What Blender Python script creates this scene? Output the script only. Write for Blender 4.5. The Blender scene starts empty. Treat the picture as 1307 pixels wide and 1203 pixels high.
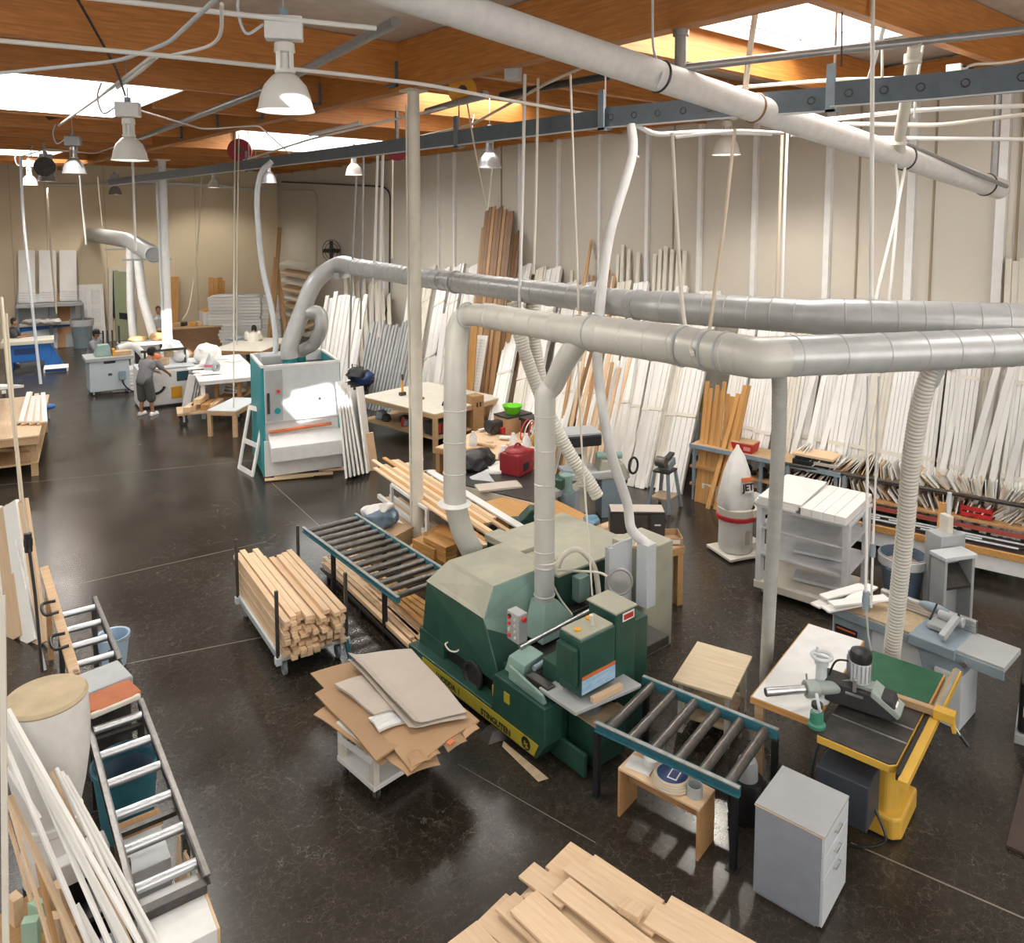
import bpy, bmesh, math, random
from mathutils import Vector, Matrix
R = math.radians
random.seed(7)
SC = bpy.context.scene
COL = SC.collection

# ---------------------------------------------------------------- camera model (used to survey floor points)
FPX, CXP, HZ, TILT, YAW, EYE = 1000.0, 653.5, 278.0, R(5.0), R(40.0), 5.0
CYP = HZ + FPX * math.tan(TILT)
FW = Vector((math.sin(YAW) * math.cos(TILT), math.cos(YAW) * math.cos(TILT), -math.sin(TILT)))
RT = Vector((math.cos(YAW), -math.sin(YAW), 0))
UP = Vector((math.sin(YAW) * math.sin(TILT), math.cos(YAW) * math.sin(TILT), math.cos(TILT)))
CAM = Vector((0, 0, EYE))
def ray(u, v): return FW + RT * ((u - CXP) / FPX) - UP * ((v - CYP) / FPX)
def P(u, v, z=0.0):
    d = ray(u, v); return CAM + d * ((z - EYE) / d.z)
def PD(u, v, dep):
    return CAM + ray(u, v) * dep
def PG(u, v, p):
    d = ray(u, v); a, b = math.sin(YAW), math.cos(YAW)
    return CAM + d * ((p[0] * a + p[1] * b) / (d.x * a + d.y * b))
def dep(p): return (Vector(p) - CAM).dot(FW)
WA = Vector((13.2, 5.0)); WS = 0.0488
def wx(y): return 13.2 + (y - 5) * WS
def PW(u, v, off=0.0):      # point on the right wall (off = distance in front of it)
    d = ray(u, v); t = (13.2 - 5 * WS - off) / (d.x - WS * d.y); return CAM + d * t
def fyw(x): return 33.7 + (14.6 - x) * 0.16
def PF(u, v, off=0.0):      # point on the far wall
    d = ray(u, v); t = (33.7 + 14.6 * .16 - off) / (d.y + .16 * d.x); return CAM + d * t
def fit(px, z):
    p = [P(u, v, z) for u, v in px]; c = sum(p, Vector()) / 4
    a = ((p[1] - p[0]) + (p[2] - p[3])) / 2; b = ((p[3] - p[0]) + (p[2] - p[1])) / 2
    return c, a.length, b.length, math.atan2(a.y, a.x)

# ---------------------------------------------------------------- materials
MATS = {}
def mat(name, col, rough=.6, metal=0., var=.0, scale=8., col2=None, bump=0., stretch=None, rnd=0., emit=0., spec=None, alpha=1.):
    if name in MATS: return MATS[name]
    m = bpy.data.materials.new(name); m.use_nodes = True
    nt = m.node_tree; N = nt.nodes; Lk = nt.links
    b = N['Principled BSDF']; b.inputs['Roughness'].default_value = rough; b.inputs['Metallic'].default_value = metal
    b.inputs['Base Color'].default_value = (*col, 1)
    if spec is not None: b.inputs['Specular IOR Level'].default_value = spec
    if emit: b.inputs['Emission Color'].default_value = (*col, 1); b.inputs['Emission Strength'].default_value = emit
    if alpha < 1: b.inputs['Alpha'].default_value = alpha
    src = None
    if var or col2 or bump:
        tc = N.new('ShaderNodeTexCoord'); mp = N.new('ShaderNodeMapping'); Lk.new(tc.outputs['Object'], mp.inputs['Vector'])
        if stretch: mp.inputs['Scale'].default_value = stretch
        nz = N.new('ShaderNodeTexNoise'); nz.inputs['Scale'].default_value = scale; nz.inputs['Detail'].default_value = 5; nz.inputs['Roughness'].default_value = .62
        Lk.new(mp.outputs['Vector'], nz.inputs['Vector'])
        rp = N.new('ShaderNodeValToRGB'); rp.color_ramp.elements[0].position = .3; rp.color_ramp.elements[1].position = .72
        c2 = col2 or tuple(max(0, c * (1 - var)) for c in col)
        rp.color_ramp.elements[0].color = (*c2, 1); rp.color_ramp.elements[1].color = (*col, 1)
        Lk.new(nz.outputs['Fac'], rp.inputs['Fac']); src = rp.outputs['Color']
        if bump:
            bp = N.new('ShaderNodeBump'); bp.inputs['Strength'].default_value = bump; bp.inputs['Distance'].default_value = .01
            Lk.new(nz.outputs['Fac'], bp.inputs['Height']); Lk.new(bp.outputs['Normal'], b.inputs['Normal'])
    if rnd:
        oi = N.new('ShaderNodeObjectInfo'); hs = N.new('ShaderNodeHueSaturation')
        mr = N.new('ShaderNodeMapRange'); mr.inputs['To Min'].default_value = 1 - rnd; mr.inputs['To Max'].default_value = 1 + rnd * .5
        Lk.new(oi.outputs['Random'], mr.inputs['Value']); Lk.new(mr.outputs['Result'], hs.inputs['Value'])
        if src: Lk.new(src, hs.inputs['Color'])
        else: hs.inputs['Color'].default_value = (*col, 1)
        src = hs.outputs['Color']
    if src: Lk.new(src, b.inputs['Base Color'])
    MATS[name] = m; return m
def wood(name, col, col2, rnd=.15, rough=.6, sc=3.): return mat(name, col, rough, 0, 0, sc, col2, .15, (1, 14, 14), rnd)

M_white = mat('white_paint', (.80, .80, .79), .45, 0, .12, 6)
M_board = mat('primed_white', (.84, .83, .80), .55, 0, .08, 3, rnd=.14)
M_cream = mat('cream_paint', (.72, .68, .59), .5, 0, .12, 5)
M_pine = wood('pine_lumber', (.80, .60, .40), (.68, .46, .27))
M_pale = wood('pale_plywood', (.74, .56, .38), (.62, .43, .26), .1)
M_oak = wood('tan_wood', (.52, .31, .14), (.38, .20, .08))
M_beam = wood('glulam', (.60, .245, .055), (.36, .125, .022), .12, .5, 2.2)
M_brown = wood('brown_wood', (.34, .19, .09), (.22, .11, .05))
M_orange = wood('orange_wood', (.62, .35, .12), (.46, .22, .06), .2)
M_bench = wood('bench_wood', (.60, .42, .25), (.45, .28, .14), .1)
M_green = mat('machine_green', (.026, .088, .064), .40, 0, .35, 5, (.015, .055, .040))
M_green2 = mat('dusty_green', (.43, .41, .32), .6, 0, .25, 4, (.33, .34, .27))
M_lgreen = mat('pale_teal', (.24, .37, .33), .5, 0, .2, 3)
M_teal = mat('teal_paint', (.015, .30, .34), .4, 0, .1, 3)
M_blue = mat('rail_blue', (.035, .165, .215), .45, 0, .3, 9)
M_worn = mat('worn_metal', (.40, .40, .37), .5, .2, .4, 14)
M_bblue = mat('bright_blue', (.02, .16, .52), .4, 0, .1, 4)
M_black = mat('black_paint', (.018, .018, .02), .4, 0, .3, 12)
M_dark = mat('dark_rubber', (.03, .03, .032), .6)
M_steel = mat('brushed_steel', (.62, .62, .62), .28, .9, .25, 14)
M_chrome = mat('chrome_roller', (.58, .60, .63), .40, .9)
M_roller = mat('worn_roller', (.20, .19, .18), .35, .7, .4, 16)
M_galv = mat('galvanised_duct', (.53, .545, .54), .36, .25, .15, 7)
M_galv2 = mat('painted_duct', (.57, .565, .52), .4, .08, .10, 6)
M_hose = mat('hose_white', (.60, .58, .52), .55, 0, .12, 7)
M_hoseg = mat('hose_grey', (.47, .47, .44), .5, 0, .2, 9)
M_grey = mat('machine_grey', (.42, .44, .45), .45, 0, .15, 5)
M_lgrey = mat('light_grey', (.60, .64, .67), .45, 0, .12, 5)
M_bgrey = mat('blue_grey', (.27, .34, .39), .45, 0, .2, 5)
M_strut = mat('strut_blue_grey', (.13, .17, .20), .45, .2, .2, 7)
M_cab = mat('cabinet_grey', (.30, .33, .385), .5, 0, .12, 7)
M_cabtop = mat('scuffed_grey', (.36, .37, .38), .55, 0, 0, 9, (.33, .345, .365))
M_yel = mat('machine_yellow', (.66, .40, .06), .42, 0, .15, 5)
M_syel = mat('sign_yellow', (.46, .39, .035), .5, 0, .15, 6)
M_iron = mat('dark_iron', (.045, .042, .040), .4, .5, .4, 10, (.09, .085, .08))
M_felt = mat('green_top', (.018, .115, .055), .7, 0, .25, 10)
M_red = mat('red_plastic', (.52, .03, .03), .45, 0, .1, 8)
M_dred = mat('dark_red', (.26, .012, .02), .45, 0, .1, 8)
M_rust = mat('orange_rubber', (.48, .13, .035), .6, 0, .25, 6)
M_stool = wood('scuffed_pale_planks', (.80, .67, .48), (.62, .48, .31), .05)
M_card = mat('cardboard', (.46, .29, .16), .8, 0, .15, 3, rnd=.15)
M_cardg = mat('grey_card', (.52, .46, .40), .75, 0, .12, 3)
M_wrap = mat('plastic_wrap', (.72, .72, .72), .25, 0, .15, 12)
M_cloth = mat('white_cloth', (.78, .77, .74), .8, 0, .12, 6, bump=.3)
M_bluebag = mat('trash_blue', (.13, .19, .27), .35, 0, .3, 10)
M_rope = mat('grey_cable', (.42, .41, .38), .6)
M_wire = mat('white_cable', (.75, .74, .71), .55)
M_beigewire = mat('beige_cable', (.58, .50, .38), .6)
M_pipe = mat('wrapped_pipe', (.72, .71, .69), .6, 0, .15, 9, bump=.4)
M_gpipe = mat('grey_pipe', (.33, .33, .32), .4, .4, .2, 9)
M_lamp = mat('lamp_enamel', (.78, .77, .73), .3, 0, .05, 4)
M_lampg = mat('lamp_aluminium', (.40, .40, .41), .3, .6)
M_bulb = mat('bulb_glow', (1., .93, .80), .5, emit=14.)
M_skin = mat('skin_tan', (.34, .17, .095), .55)
M_hair = mat('black_hair', (.012, .010, .010), .7)
M_tee = mat('grey_tee', (.23, .23, .245), .85, 0, .15, 20)
M_dtee = mat('dark_tee', (.055, .055, .06), .85)
M_shorts = mat('grey_shorts', (.075, .078, .075), .85)
M_shoe = mat('white_shoe', (.75, .75, .76), .6)
M_lime = mat('lime_plastic', (.16, .62, .02), .4)
M_paper = mat('paper_white', (.82, .82, .80), .7)
M_glow = mat('led_red', (.7, .05, .04), .35)
M_navy = mat('navy_label', (.02, .05, .17), .5)
M_lblue = mat('label_blue', (.20, .40, .62), .5, 0, 0, 9, (.45, .62, .78), stretch=(1, 1, 4))
M_oran = mat('label_orange', (.62, .16, .05), .5)
M_amber = mat('amber_plastic', (.72, .34, .02), .45)
M_dust = mat('sawdust', (.52, .40, .26), .9, 0, .3, 12, bump=.5)
M_glass = mat('dark_screen', (.03, .08, .10), .15)
M_pgreen = mat('pale_green_paint', (.36, .40, .25), .6, 0, .1, 3)  # greenish light of the doorway opening, put into the colour

# ---------------------------------------------------------------- mesh builder
class MB:
    def __init__(s): s.bm = bmesh.new()
    def hexa(s, b, t):
        vs = [s.bm.verts.new(p) for p in b] + [s.bm.verts.new(p) for p in t]; n = len(b)
        s.bm.faces.new(vs[:n][::-1]); s.bm.faces.new(vs[n:])
        for i in range(n): s.bm.faces.new((vs[i], vs[(i + 1) % n], vs[n + (i + 1) % n], vs[n + i]))
        return s
    def bx(s, x0, x1, y0, y1, z0, z1):
        return s.hexa([(x0, y0, z0), (x1, y0, z0), (x1, y1, z0), (x0, y1, z0)], [(x0, y0, z1), (x1, y0, z1), (x1, y1, z1), (x0, y1, z1)])
    def box(s, c, d, rz=0., rx=0., ry=0.):
        m = Matrix.Translation(c) @ Matrix.Rotation(rz, 4, 'Z') @ Matrix.Rotation(ry, 4, 'Y') @ Matrix.Rotation(rx, 4, 'X')
        x, y, z = d[0] / 2, d[1] / 2, d[2] / 2
        q = [m @ Vector(v) for v in ((-x, -y, -z), (x, -y, -z), (x, y, -z), (-x, y, -z), (-x, -y, z), (x, -y, z), (x, y, z), (-x, y, z))]
        return s.hexa(q[:4], q[4:])
    def bar(s, p, q, w, h, up=(0, 0, 1)):
        p, q = Vector(p), Vector(q); d = (q - p).normalized(); u = Vector(up)
        if abs(d.dot(u)) > .98: u = Vector((1, 0, 0))
        a = d.cross(u).normalized(); u = a.cross(d).normalized(); a *= w / 2; u *= h / 2
        return s.hexa([p - a - u, p + a - u, p + a + u, p - a + u], [q - a - u, q + a - u, q + a + u, q - a + u])
    def ring(s, c, ax, r, n, ref=None):
        ax = Vector(ax).normalized(); ref = ref or (Vector((0, 0, 1)) if abs(ax.z) < .9 else Vector((1, 0, 0)))
        a = ax.cross(ref).normalized(); b = ax.cross(a).normalized()
        return [s.bm.verts.new(Vector(c) + (a * math.cos(t) + b * math.sin(t)) * r) for t in [2 * math.pi * i / n for i in range(n)]]
    def skin(s, rings, cap=True):
        n = len(rings[0])
        for r0, r1 in zip(rings, rings[1:]):
            for i in range(n): s.bm.faces.new((r0[i], r0[(i + 1) % n], r1[(i + 1) % n], r1[i]))
        if cap: s.bm.faces.new(rings[0][::-1]); s.bm.faces.new(rings[-1])
        return s
    def cyl(s, p, q, r, r2=None, n=16, cap=True):
        p, q = Vector(p), Vector(q); ax = q - p
        return s.skin([s.ring(p, ax, r, n), s.ring(q, ax, r if r2 is None else r2, n)], cap)
    def tube(s, pts, r, n=10, cap=True, ridge=None):
        pts = [Vector(p) for p in pts]; rr = r if isinstance(r, (list, tuple)) else [r] * len(pts)
        if ridge:                       # spiral seam ridges: ridge = (spacing, height, half width)
            sp, hh, hw = ridge; np_, nr = [], []
            for i in range(len(pts) - 1):
                a, b, ra, rb = pts[i], pts[i + 1], rr[i], rr[i + 1]; Ls = (b - a).length; np_.append(a); nr.append(ra)
                k = int(Ls / sp)
                for j in range(k):
                    t = (j + .5) / k
                    for dt, dh in ((-hw, 0), (-hw * .3, hh), (hw * .3, hh), (hw, 0)):
                        tt = t + dt / Ls; np_.append(a.lerp(b, tt)); nr.append(ra + (rb - ra) * tt + dh)
            np_.append(pts[-1]); nr.append(rr[-1]); pts, rr = np_, nr
        d0 = (pts[1] - pts[0]).normalized(); ref = Vector((0, 0, 1)) if abs(d0.z) < .9 else Vector((1, 0, 0))
        a = d0.cross(ref).normalized(); rings = []
        for i, p in enumerate(pts):
            if i == 0: d = pts[1] - p
            elif i == len(pts) - 1: d = p - pts[i - 1]
            else: d = (pts[i + 1] - p).normalized() + (p - pts[i - 1]).normalized()
            d.normalize(); a = (a - d * a.dot(d)).normalized(); b = d.cross(a)
            k = 1.
            if 0 < i < len(pts) - 1: k = 1 / max(.6, d.dot((pts[i + 1] - p).normalized()))
            rings.append([s.bm.verts.new(p + (a * math.cos(t) + b * math.sin(t)) * rr[i] * (k if rr[i] < .02 else 1)) for t in [2 * math.pi * j / n for j in range(n)]])
        return s.skin(rings, cap)
    def lathe(s, prof, c=(0, 0, 0), n=24, ax=(0, 0, 1), cap=True):
        ax = Vector(ax).normalized()
        return s.skin([s.ring(Vector(c) + ax * z, ax, max(r, .0005), n) for r, z in prof], cap)
    def prism(s, poly, axis, a, b):     # polygon in the two other axes, extruded along axis 0/1/2
        def mk(p, w):
            return [(w, p[0], p[1]), (p[0], w, p[1]), (p[0], p[1], w)][axis]
        return s.hexa([mk(p, a) for p in poly], [mk(p, b) for p in poly])
    def ell(s, c, r, n=16, m=10):
        rings = []
        for j in range(1, m):
            t = math.pi * j / m - math.pi / 2
            rings.append([s.bm.verts.new((c[0] + r[0] * math.cos(t) * math.cos(2 * math.pi * i / n), c[1] + r[1] * math.cos(t) * math.sin(2 * math.pi * i / n), c[2] + r[2] * math.sin(t))) for i in range(n)])
        return s.skin(rings)
    def torus(s, c, ax, r, t, n=28, m=8):
        ax = Vector(ax).normalized(); ref = Vector((0, 0, 1)) if abs(ax.z) < .9 else Vector((1, 0, 0))
        a = ax.cross(ref).normalized(); b = ax.cross(a)
        rings = []
        for i in range(n):
            u = 2 * math.pi * i / n; d = a * math.cos(u) + b * math.sin(u)
            rings.append([s.bm.verts.new(Vector(c) + d * (r + t * math.cos(w)) + ax * t * math.sin(w)) for w in [2 * math.pi * k / m for k in range(m)]])
        rings.append(rings[0]); return s.skin(rings, False)
    def xf(s, m): bmesh.ops.transform(s.bm, matrix=m, verts=s.bm.verts); return s

def O(name, mb, m, par=None, bev=0., sm=False, world=False, seg=2):
    me = bpy.data.meshes.new(name)
    if world and par is not None: bmesh.ops.transform(mb.bm, matrix=(Matrix.Translation(par.location) @ Matrix.Rotation(par.rotation_euler.z, 4, 'Z')).inverted(), verts=mb.bm.verts)
    bmesh.ops.recalc_face_normals(mb.bm, faces=mb.bm.faces)
    mb.bm.to_mesh(me); mb.bm.free()
    if sm:
        for p in me.polygons: p.use_smooth = True
        me.set_sharp_from_angle(angle=R(34))
    o = bpy.data.objects.new(name, me); COL.objects.link(o)
    me.materials.append(m)
    if par is not None: o.parent = par
    if bev:
        bv = o.modifiers.new('bevel', 'BEVEL'); bv.width = bev; bv.segments = seg; bv.limit_method = 'ANGLE'; bv.angle_limit = R(40)
    return o
def tag(o, label, cat, group=None):
    o['label'] = label; o['category'] = cat
    if group: o['group'] = group
    return o
def T(name, label, cat, loc=(0, 0, 0), rz=0., group=None):
    o = bpy.data.objects.new(name, None); COL.objects.link(o); o.location = loc; o.rotation_euler = (0, 0, rz); o.empty_display_size = .1
    return tag(o, label, cat, group)
def one(name, label, cat, mb, m, group=None, bev=0., sm=False): return tag(O(name, mb, m, None, bev, sm), label, cat, group)
def S(name, mb, m, bev=0.):
    o = O(name, mb, m, None, bev); o['kind'] = 'structure'; return o
def plank(name, label, cat, p, q, w, t, m, up=(0, 0, 1), group=None, bev=.002, par=None):
    """one board: length along its own X, from p to q; up = direction of its thickness"""
    p, q = Vector(p), Vector(q); d = (q - p); L = d.length; d.normalize(); u = Vector(up)
    a = u.cross(d).normalized(); u = d.cross(a).normalized()
    o = O(name, MB().bx(0, L, -w / 2, w / 2, -t / 2, t / 2), m, par, bev, seg=1)
    o.matrix_world = Matrix(((d.x, a.x, u.x, p.x), (d.y, a.y, u.y, p.y), (d.z, a.z, u.z, p.z), (0, 0, 0, 1)))
    if label: tag(o, label, cat, group)
    return o
def text(name, s, size, m, par, mtx, extr=.002):
    cu = bpy.data.curves.new('t', 'FONT'); cu.body = s; cu.size = size; cu.extrude = extr; cu.offset = size * .03; cu.align_x = 'CENTER'; cu.align_y = 'CENTER'
    tmp = bpy.data.objects.new('t', cu); COL.objects.link(tmp); dg = bpy.context.evaluated_depsgraph_get()
    me = bpy.data.meshes.new_from_object(tmp.evaluated_get(dg)); bpy.data.objects.remove(tmp); bpy.data.curves.remove(cu)
    me.name = name; me.materials.clear(); me.materials.append(m)
    o = bpy.data.objects.new(name, me); COL.objects.link(o); o.parent = par; o.matrix_local = mtx; return o
from mathutils import noise as mnoise
def crumple(o, amp=.25, sc=7.):
    me = o.data; bm = bmesh.new(); bm.from_mesh(me); bmesh.ops.subdivide_edges(bm, edges=bm.edges, cuts=1, use_grid_fill=True)
    for v in bm.verts:
        n = mnoise.noise_vector(v.co * sc + Vector(o.location) * 3) * amp * .35; v.co += Vector((n.x, n.y, n.z * .8))
    bm.to_mesh(me); bm.free()
    for p in me.polygons: p.use_smooth = True
    me.set_sharp_from_angle(angle=R(50)); return o
def frame3(o, x, y):    # matrix with origin o, x axis x, y axis y (text plane)
    x = Vector(x).normalized(); y = Vector(y).normalized(); z = x.cross(y).normalized(); y = z.cross(x)
    return Matrix(((x.x, y.x, z.x, o[0]), (x.y, y.y, z.y, o[1]), (x.z, y.z, z.z, o[2]), (0, 0, 0, 1)))
def arc(c, a, b, r, t0, t1, n=8):   # arc points centre c, in-plane axes a,b
    c, a, b = Vector(c), Vector(a).normalized(), Vector(b).normalized()
    return [c + (a * math.cos(t0 + (t1 - t0) * i / n) + b * math.sin(t0 + (t1 - t0) * i / n)) * r for i in range(n + 1)]
def smooth_path(pts, k=6):          # Catmull-Rom through points
    pts = [Vector(p) for p in pts]; q = [pts[0] * 2 - pts[1]] + pts + [pts[-1] * 2 - pts[-2]]; out = []
    for i in range(1, len(q) - 2):
        a, b, c, d = q[i - 1:i + 3]
        for j in range(k):
            t = j / k; out.append(.5 * ((2 * b) + (c - a) * t + (2 * a - 5 * b + 4 * c - d) * t * t + (3 * b - a - 3 * c + d) * t ** 3))
    out.append(pts[-1]); return out
def castor(par, x, y, z=.0, r=.05, m=None):
    w = MB().cyl((x, y - .018, z + r), (x, y + .018, z + r), r, n=14)
    o = O('castor', w, m or M_dark, par, .004, True)
    O('fork', MB().bx(x - .02, x + .02, y - .028, y - .02, z + r * .8, z + 2 * r + .02).bx(x - .02, x + .02, y + .02, y + .028, z + r * .8, z + 2 * r + .02).bx(x - .03, x + .03, y - .028, y + .028, z + 2 * r + .015, z + 2 * r + .025), M_steel, o)
    return o
WORLD_STR = 1.1; SUN_STR = 16.0; SKY_E = 28.0; LAMP_E = 240.0; WIN_FILL_E = 12.0
# ================================================================ camera, light
cam = bpy.data.objects.new('camera', bpy.data.cameras.new('camera')); COL.objects.link(cam)
cam.location = CAM; cam.matrix_world = Matrix(((RT.x, UP.x, -FW.x, 0), (RT.y, UP.y, -FW.y, 0), (RT.z, UP.z, -FW.z, EYE), (0, 0, 0, 1)))
cam.data.sensor_fit = 'HORIZONTAL'; cam.data.sensor_width = 36; cam.data.lens = FPX / 1307 * 36
cam.data.shift_x = 0; cam.data.shift_y = -(601.5 - CYP) / 1307; cam.data.clip_start = .05; cam.data.clip_end = 200
SC.camera = cam
SC.view_settings.view_transform = 'Standard'; SC.view_settings.look = 'None'; SC.view_settings.gamma = 1; SC.view_settings.use_curve_mapping = False
SC.view_settings.exposure = 0.15
W = bpy.data.worlds.new('world'); SC.world = W; W.use_nodes = True
bg = W.node_tree.nodes['Background']; bg.inputs['Color'].default_value = (1.0, .985, .96, 1); bg.inputs['Strength'].default_value = WORLD_STR
SUN_D = Vector((4.6, 11.1, -6.0)).normalized()
sl = bpy.data.lights.new('sun', 'SUN'); sl.energy = SUN_STR; sl.angle = R(.6); sl.color = (1, .96, .9)
so = bpy.data.objects.new('sun', sl); COL.objects.link(so); so.rotation_euler = SUN_D.to_track_quat('-Z', 'Y').to_euler(); so.location = (-5, -5, 20)
def area(x, y, z, sx, sy, e, col=(1, .98, .95)):
    l = bpy.data.lights.new('skylight', 'AREA'); l.shape = 'RECTANGLE'; l.size = sx; l.size_y = sy; l.energy = e; l.color = col  # name shared by the real skylights and the added ceiling fills
    o = bpy.data.objects.new('skylight', l); COL.objects.link(o); o.location = (x, y, z)

# ================================================================ room shell
def floor_mat():
    m = bpy.data.materials.new('polished_concrete'); m.use_nodes = True; nt = m.node_tree; N = nt.nodes; K = nt.links; b = N['Principled BSDF']
    tc = N.new('ShaderNodeTexCoord')
    def noise(sc, det, st=None):
        mp = N.new('ShaderNodeMapping'); K.new(tc.outputs['Object'], mp.inputs['Vector'])
        if st: mp.inputs['Scale'].default_value = st
        n = N.new('ShaderNodeTexNoise'); n.inputs['Scale'].default_value = sc; n.inputs['Detail'].default_value = det; n.inputs['Roughness'].default_value = .65; n.inputs['Distortion'].default_value = .0
        K.new(mp.outputs['Vector'], n.inputs['Vector']); return n
    def ramp(src, a, b_, c0, c1):
        r = N.new('ShaderNodeValToRGB'); r.color_ramp.elements[0].position = a; r.color_ramp.elements[1].position = b_
        r.color_ramp.elements[0].color = c0; r.color_ramp.elements[1].color = c1; K.new(src, r.inputs['Fac']); return r
    n1 = noise(.7, 2); r1 = ramp(n1.outputs['Fac'], .3, .75, (.024, .0195, .015, 1), (.044, .0365, .029, 1))
    n2 = noise(15, 4, (1, 1.6, 1)); r2 = ramp(n2.outputs['Fac'], .35, .8, (.80, .80, .80, 1), (1.3, 1.28, 1.25, 1))
    mx = N.new('ShaderNodeMix'); mx.data_type = 'RGBA'; mx.blend_type = 'MULTIPLY'; mx.inputs[0].default_value = 1
    K.new(r1.outputs['Color'], mx.inputs[6]); K.new(r2.outputs['Color'], mx.inputs[7])
    # pale scratches and dust specks
    vo = N.new('ShaderNodeTexVoronoi'); vo.feature = 'DISTANCE_TO_EDGE'; vo.inputs['Scale'].default_value = 4.2
    n3 = noise(3, 4); ad = N.new('ShaderNodeVectorMath'); ad.operation = 'MULTIPLY_ADD'; ad.inputs[1].default_value = (.55, .55, 0)
    K.new(n3.outputs['Color'], ad.inputs[0]); K.new(tc.outputs['Object'], ad.inputs[2]); K.new(ad.outputs[0], vo.inputs['Vector'])
    r3 = ramp(vo.outputs['Distance'], .0, .008, (1, 1, 1, 1), (0, 0, 0, 1))
    n4 = noise(38, 2); r4 = ramp(n4.outputs['Fac'], .735, .76, (0, 0, 0, 1), (1, 1, 1, 1))
    n5 = noise(.55, 3); r5 = ramp(n5.outputs['Fac'], .45, .7, (.08, .08, .08, 1), (.55, .55, .55, 1))
    m3 = N.new('ShaderNodeMath'); m3.operation = 'MULTIPLY'; K.new(r3.outputs['Color'], m3.inputs[0]); K.new(r5.outputs['Color'], m3.inputs[1])
    m4 = N.new('ShaderNodeMath'); m4.operation = 'MULTIPLY_ADD'; m4.inputs[1].default_value = .35; K.new(r4.outputs['Color'], m4.inputs[0]); K.new(m3.outputs[0], m4.inputs[2])
    m5 = N.new('ShaderNodeMix'); m5.data_type = 'RGBA'; K.new(m4.outputs[0], m5.inputs[0]); K.new(mx.outputs[2], m5.inputs[6]); m5.inputs[7].default_value = (.34, .31, .26, 1)
    # fine swirling trowel scratches
    v2 = N.new('ShaderNodeTexVoronoi'); v2.feature = 'DISTANCE_TO_EDGE'; v2.inputs['Scale'].default_value = 9.
    n6 = noise(7, 3); a2 = N.new('ShaderNodeVectorMath'); a2.operation = 'MULTIPLY_ADD'; a2.inputs[1].default_value = (.3, .3, 0)
    K.new(n6.outputs['Color'], a2.inputs[0]); K.new(tc.outputs['Object'], a2.inputs[2]); K.new(a2.outputs[0], v2.inputs['Vector'])
    r7 = ramp(v2.outputs['Distance'], .0, .03, (.16, .16, .16, 1), (0, 0, 0, 1))
    m6 = N.new('ShaderNodeMix'); m6.data_type = 'RGBA'; K.new(r7.outputs['Color'], m6.inputs[0]); K.new(m5.outputs[2], m6.inputs[6]); m6.inputs[7].default_value = (.26, .22, .17, 1)
    K.new(m6.outputs[2], b.inputs['Base Color'])
    r6 = ramp(n1.outputs['Fac'], .3, .75, (.19, .19, .19, 1), (.29, .29, .29, 1)); K.new(r6.outputs['Color'], b.inputs['Roughness'])
    b.inputs['Specular IOR Level'].default_value = .5
    return m
S('floor', MB().bx(-9, 22, -6, 41, -.12, 0), floor_mat())
M_wall = mat('wall_beige', (.57, .53, .46), .7, 0, .05, 1.5)
M_wallf = mat('wall_tan', (.70, .59, .42), .7, 0, .05, 1.5)
def wall_poly(name, a, b, th, z1, m, nrm):
    n = Vector((nrm[0], nrm[1], 0)) * th
    a, b = Vector((*a, 0)), Vector((*b, 0))
    S(name, MB().hexa([a, b, b + n, a + n], [p + Vector((0, 0, z1)) for p in (a, b, b + n, a + n)]), m)
wall_poly('wall_right', (wx(-6), -6), (wx(fyw(14.6) + 1.), fyw(14.6) + 1.), .25, 7.55, M_wall, (1, -WS))
wall_poly('wall_far', (15.2, fyw(15.2)), (-9, fyw(-9)), .25, 7.55, M_wallf, (.16, 1))
wall_poly('wall_left', (-9, -6), (-9, 40), .25, 7.55, M_wall, (-1, 0))
wall_poly('wall_back', (-9, -6), (13.2, -6), .25, 7.55, M_wall, (0, -1))
# floor joints
M_joint = mat('joint_filler', (.20, .185, .155), .6)
def joint(n, pa, pb, w=.012):
    p, q = P(*pa), P(*pb); S('trim_joint_%d' % n, MB().bar(p, q, w, .003), M_joint)
joint(1, (1086, 1075), (1340, 1186), .014); joint(2, (347, 616), (440, 700), .014); joint(3, (100, 745), (340, 691)); joint(4, (130, 853), (380, 804)); joint(5, (0, 619), (345, 585), .010)
joint(6, (585, 975), (760, 1075), .006)
# right wall battens and panel joints
i = 1
for u, v0, v1, w in ((580, 190, 330, .10), (664, 175, 340, .14), (713, 172, 345, .10), (766, 168, 350, .10), (827, 165, 350, .12), (894, 165, 350, .12), (964, 160, 360, .12), (1058, 155, 370, .14), (1164, 152, 380, .16), (1279, 145, 380, .17), (560, 200, 330, .05), (520, 205, 330, .05), (488, 210, 330, .05)):
    a = PW(u, 250, .04); S('trim_%d' % i, MB().box((a.x, a.y, 3.75), (.08, w * .8, 7.5), R(-2.8)), M_white); i += 1
for u in (1096, 1192, 1300, 640, 860):
    a = PW(u, 250, .01); S('trim_%d' % i, MB().box((a.x, a.y, 3.75), (.03, .03, 7.5), R(-2.8)), mat('panel_joint', (.30, .24, .16), .7)); i += 1
M_seam = mat('wall_seam', (.50, .42, .30), .7)
for u in (15, 60, 135, 250, 300):
    a = PF(u, 300, .006); S('trim_%d' % i, MB().box((a.x, a.y, 3.75), (.025, .012, 7.5), R(-9)), M_seam); i += 1
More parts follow.
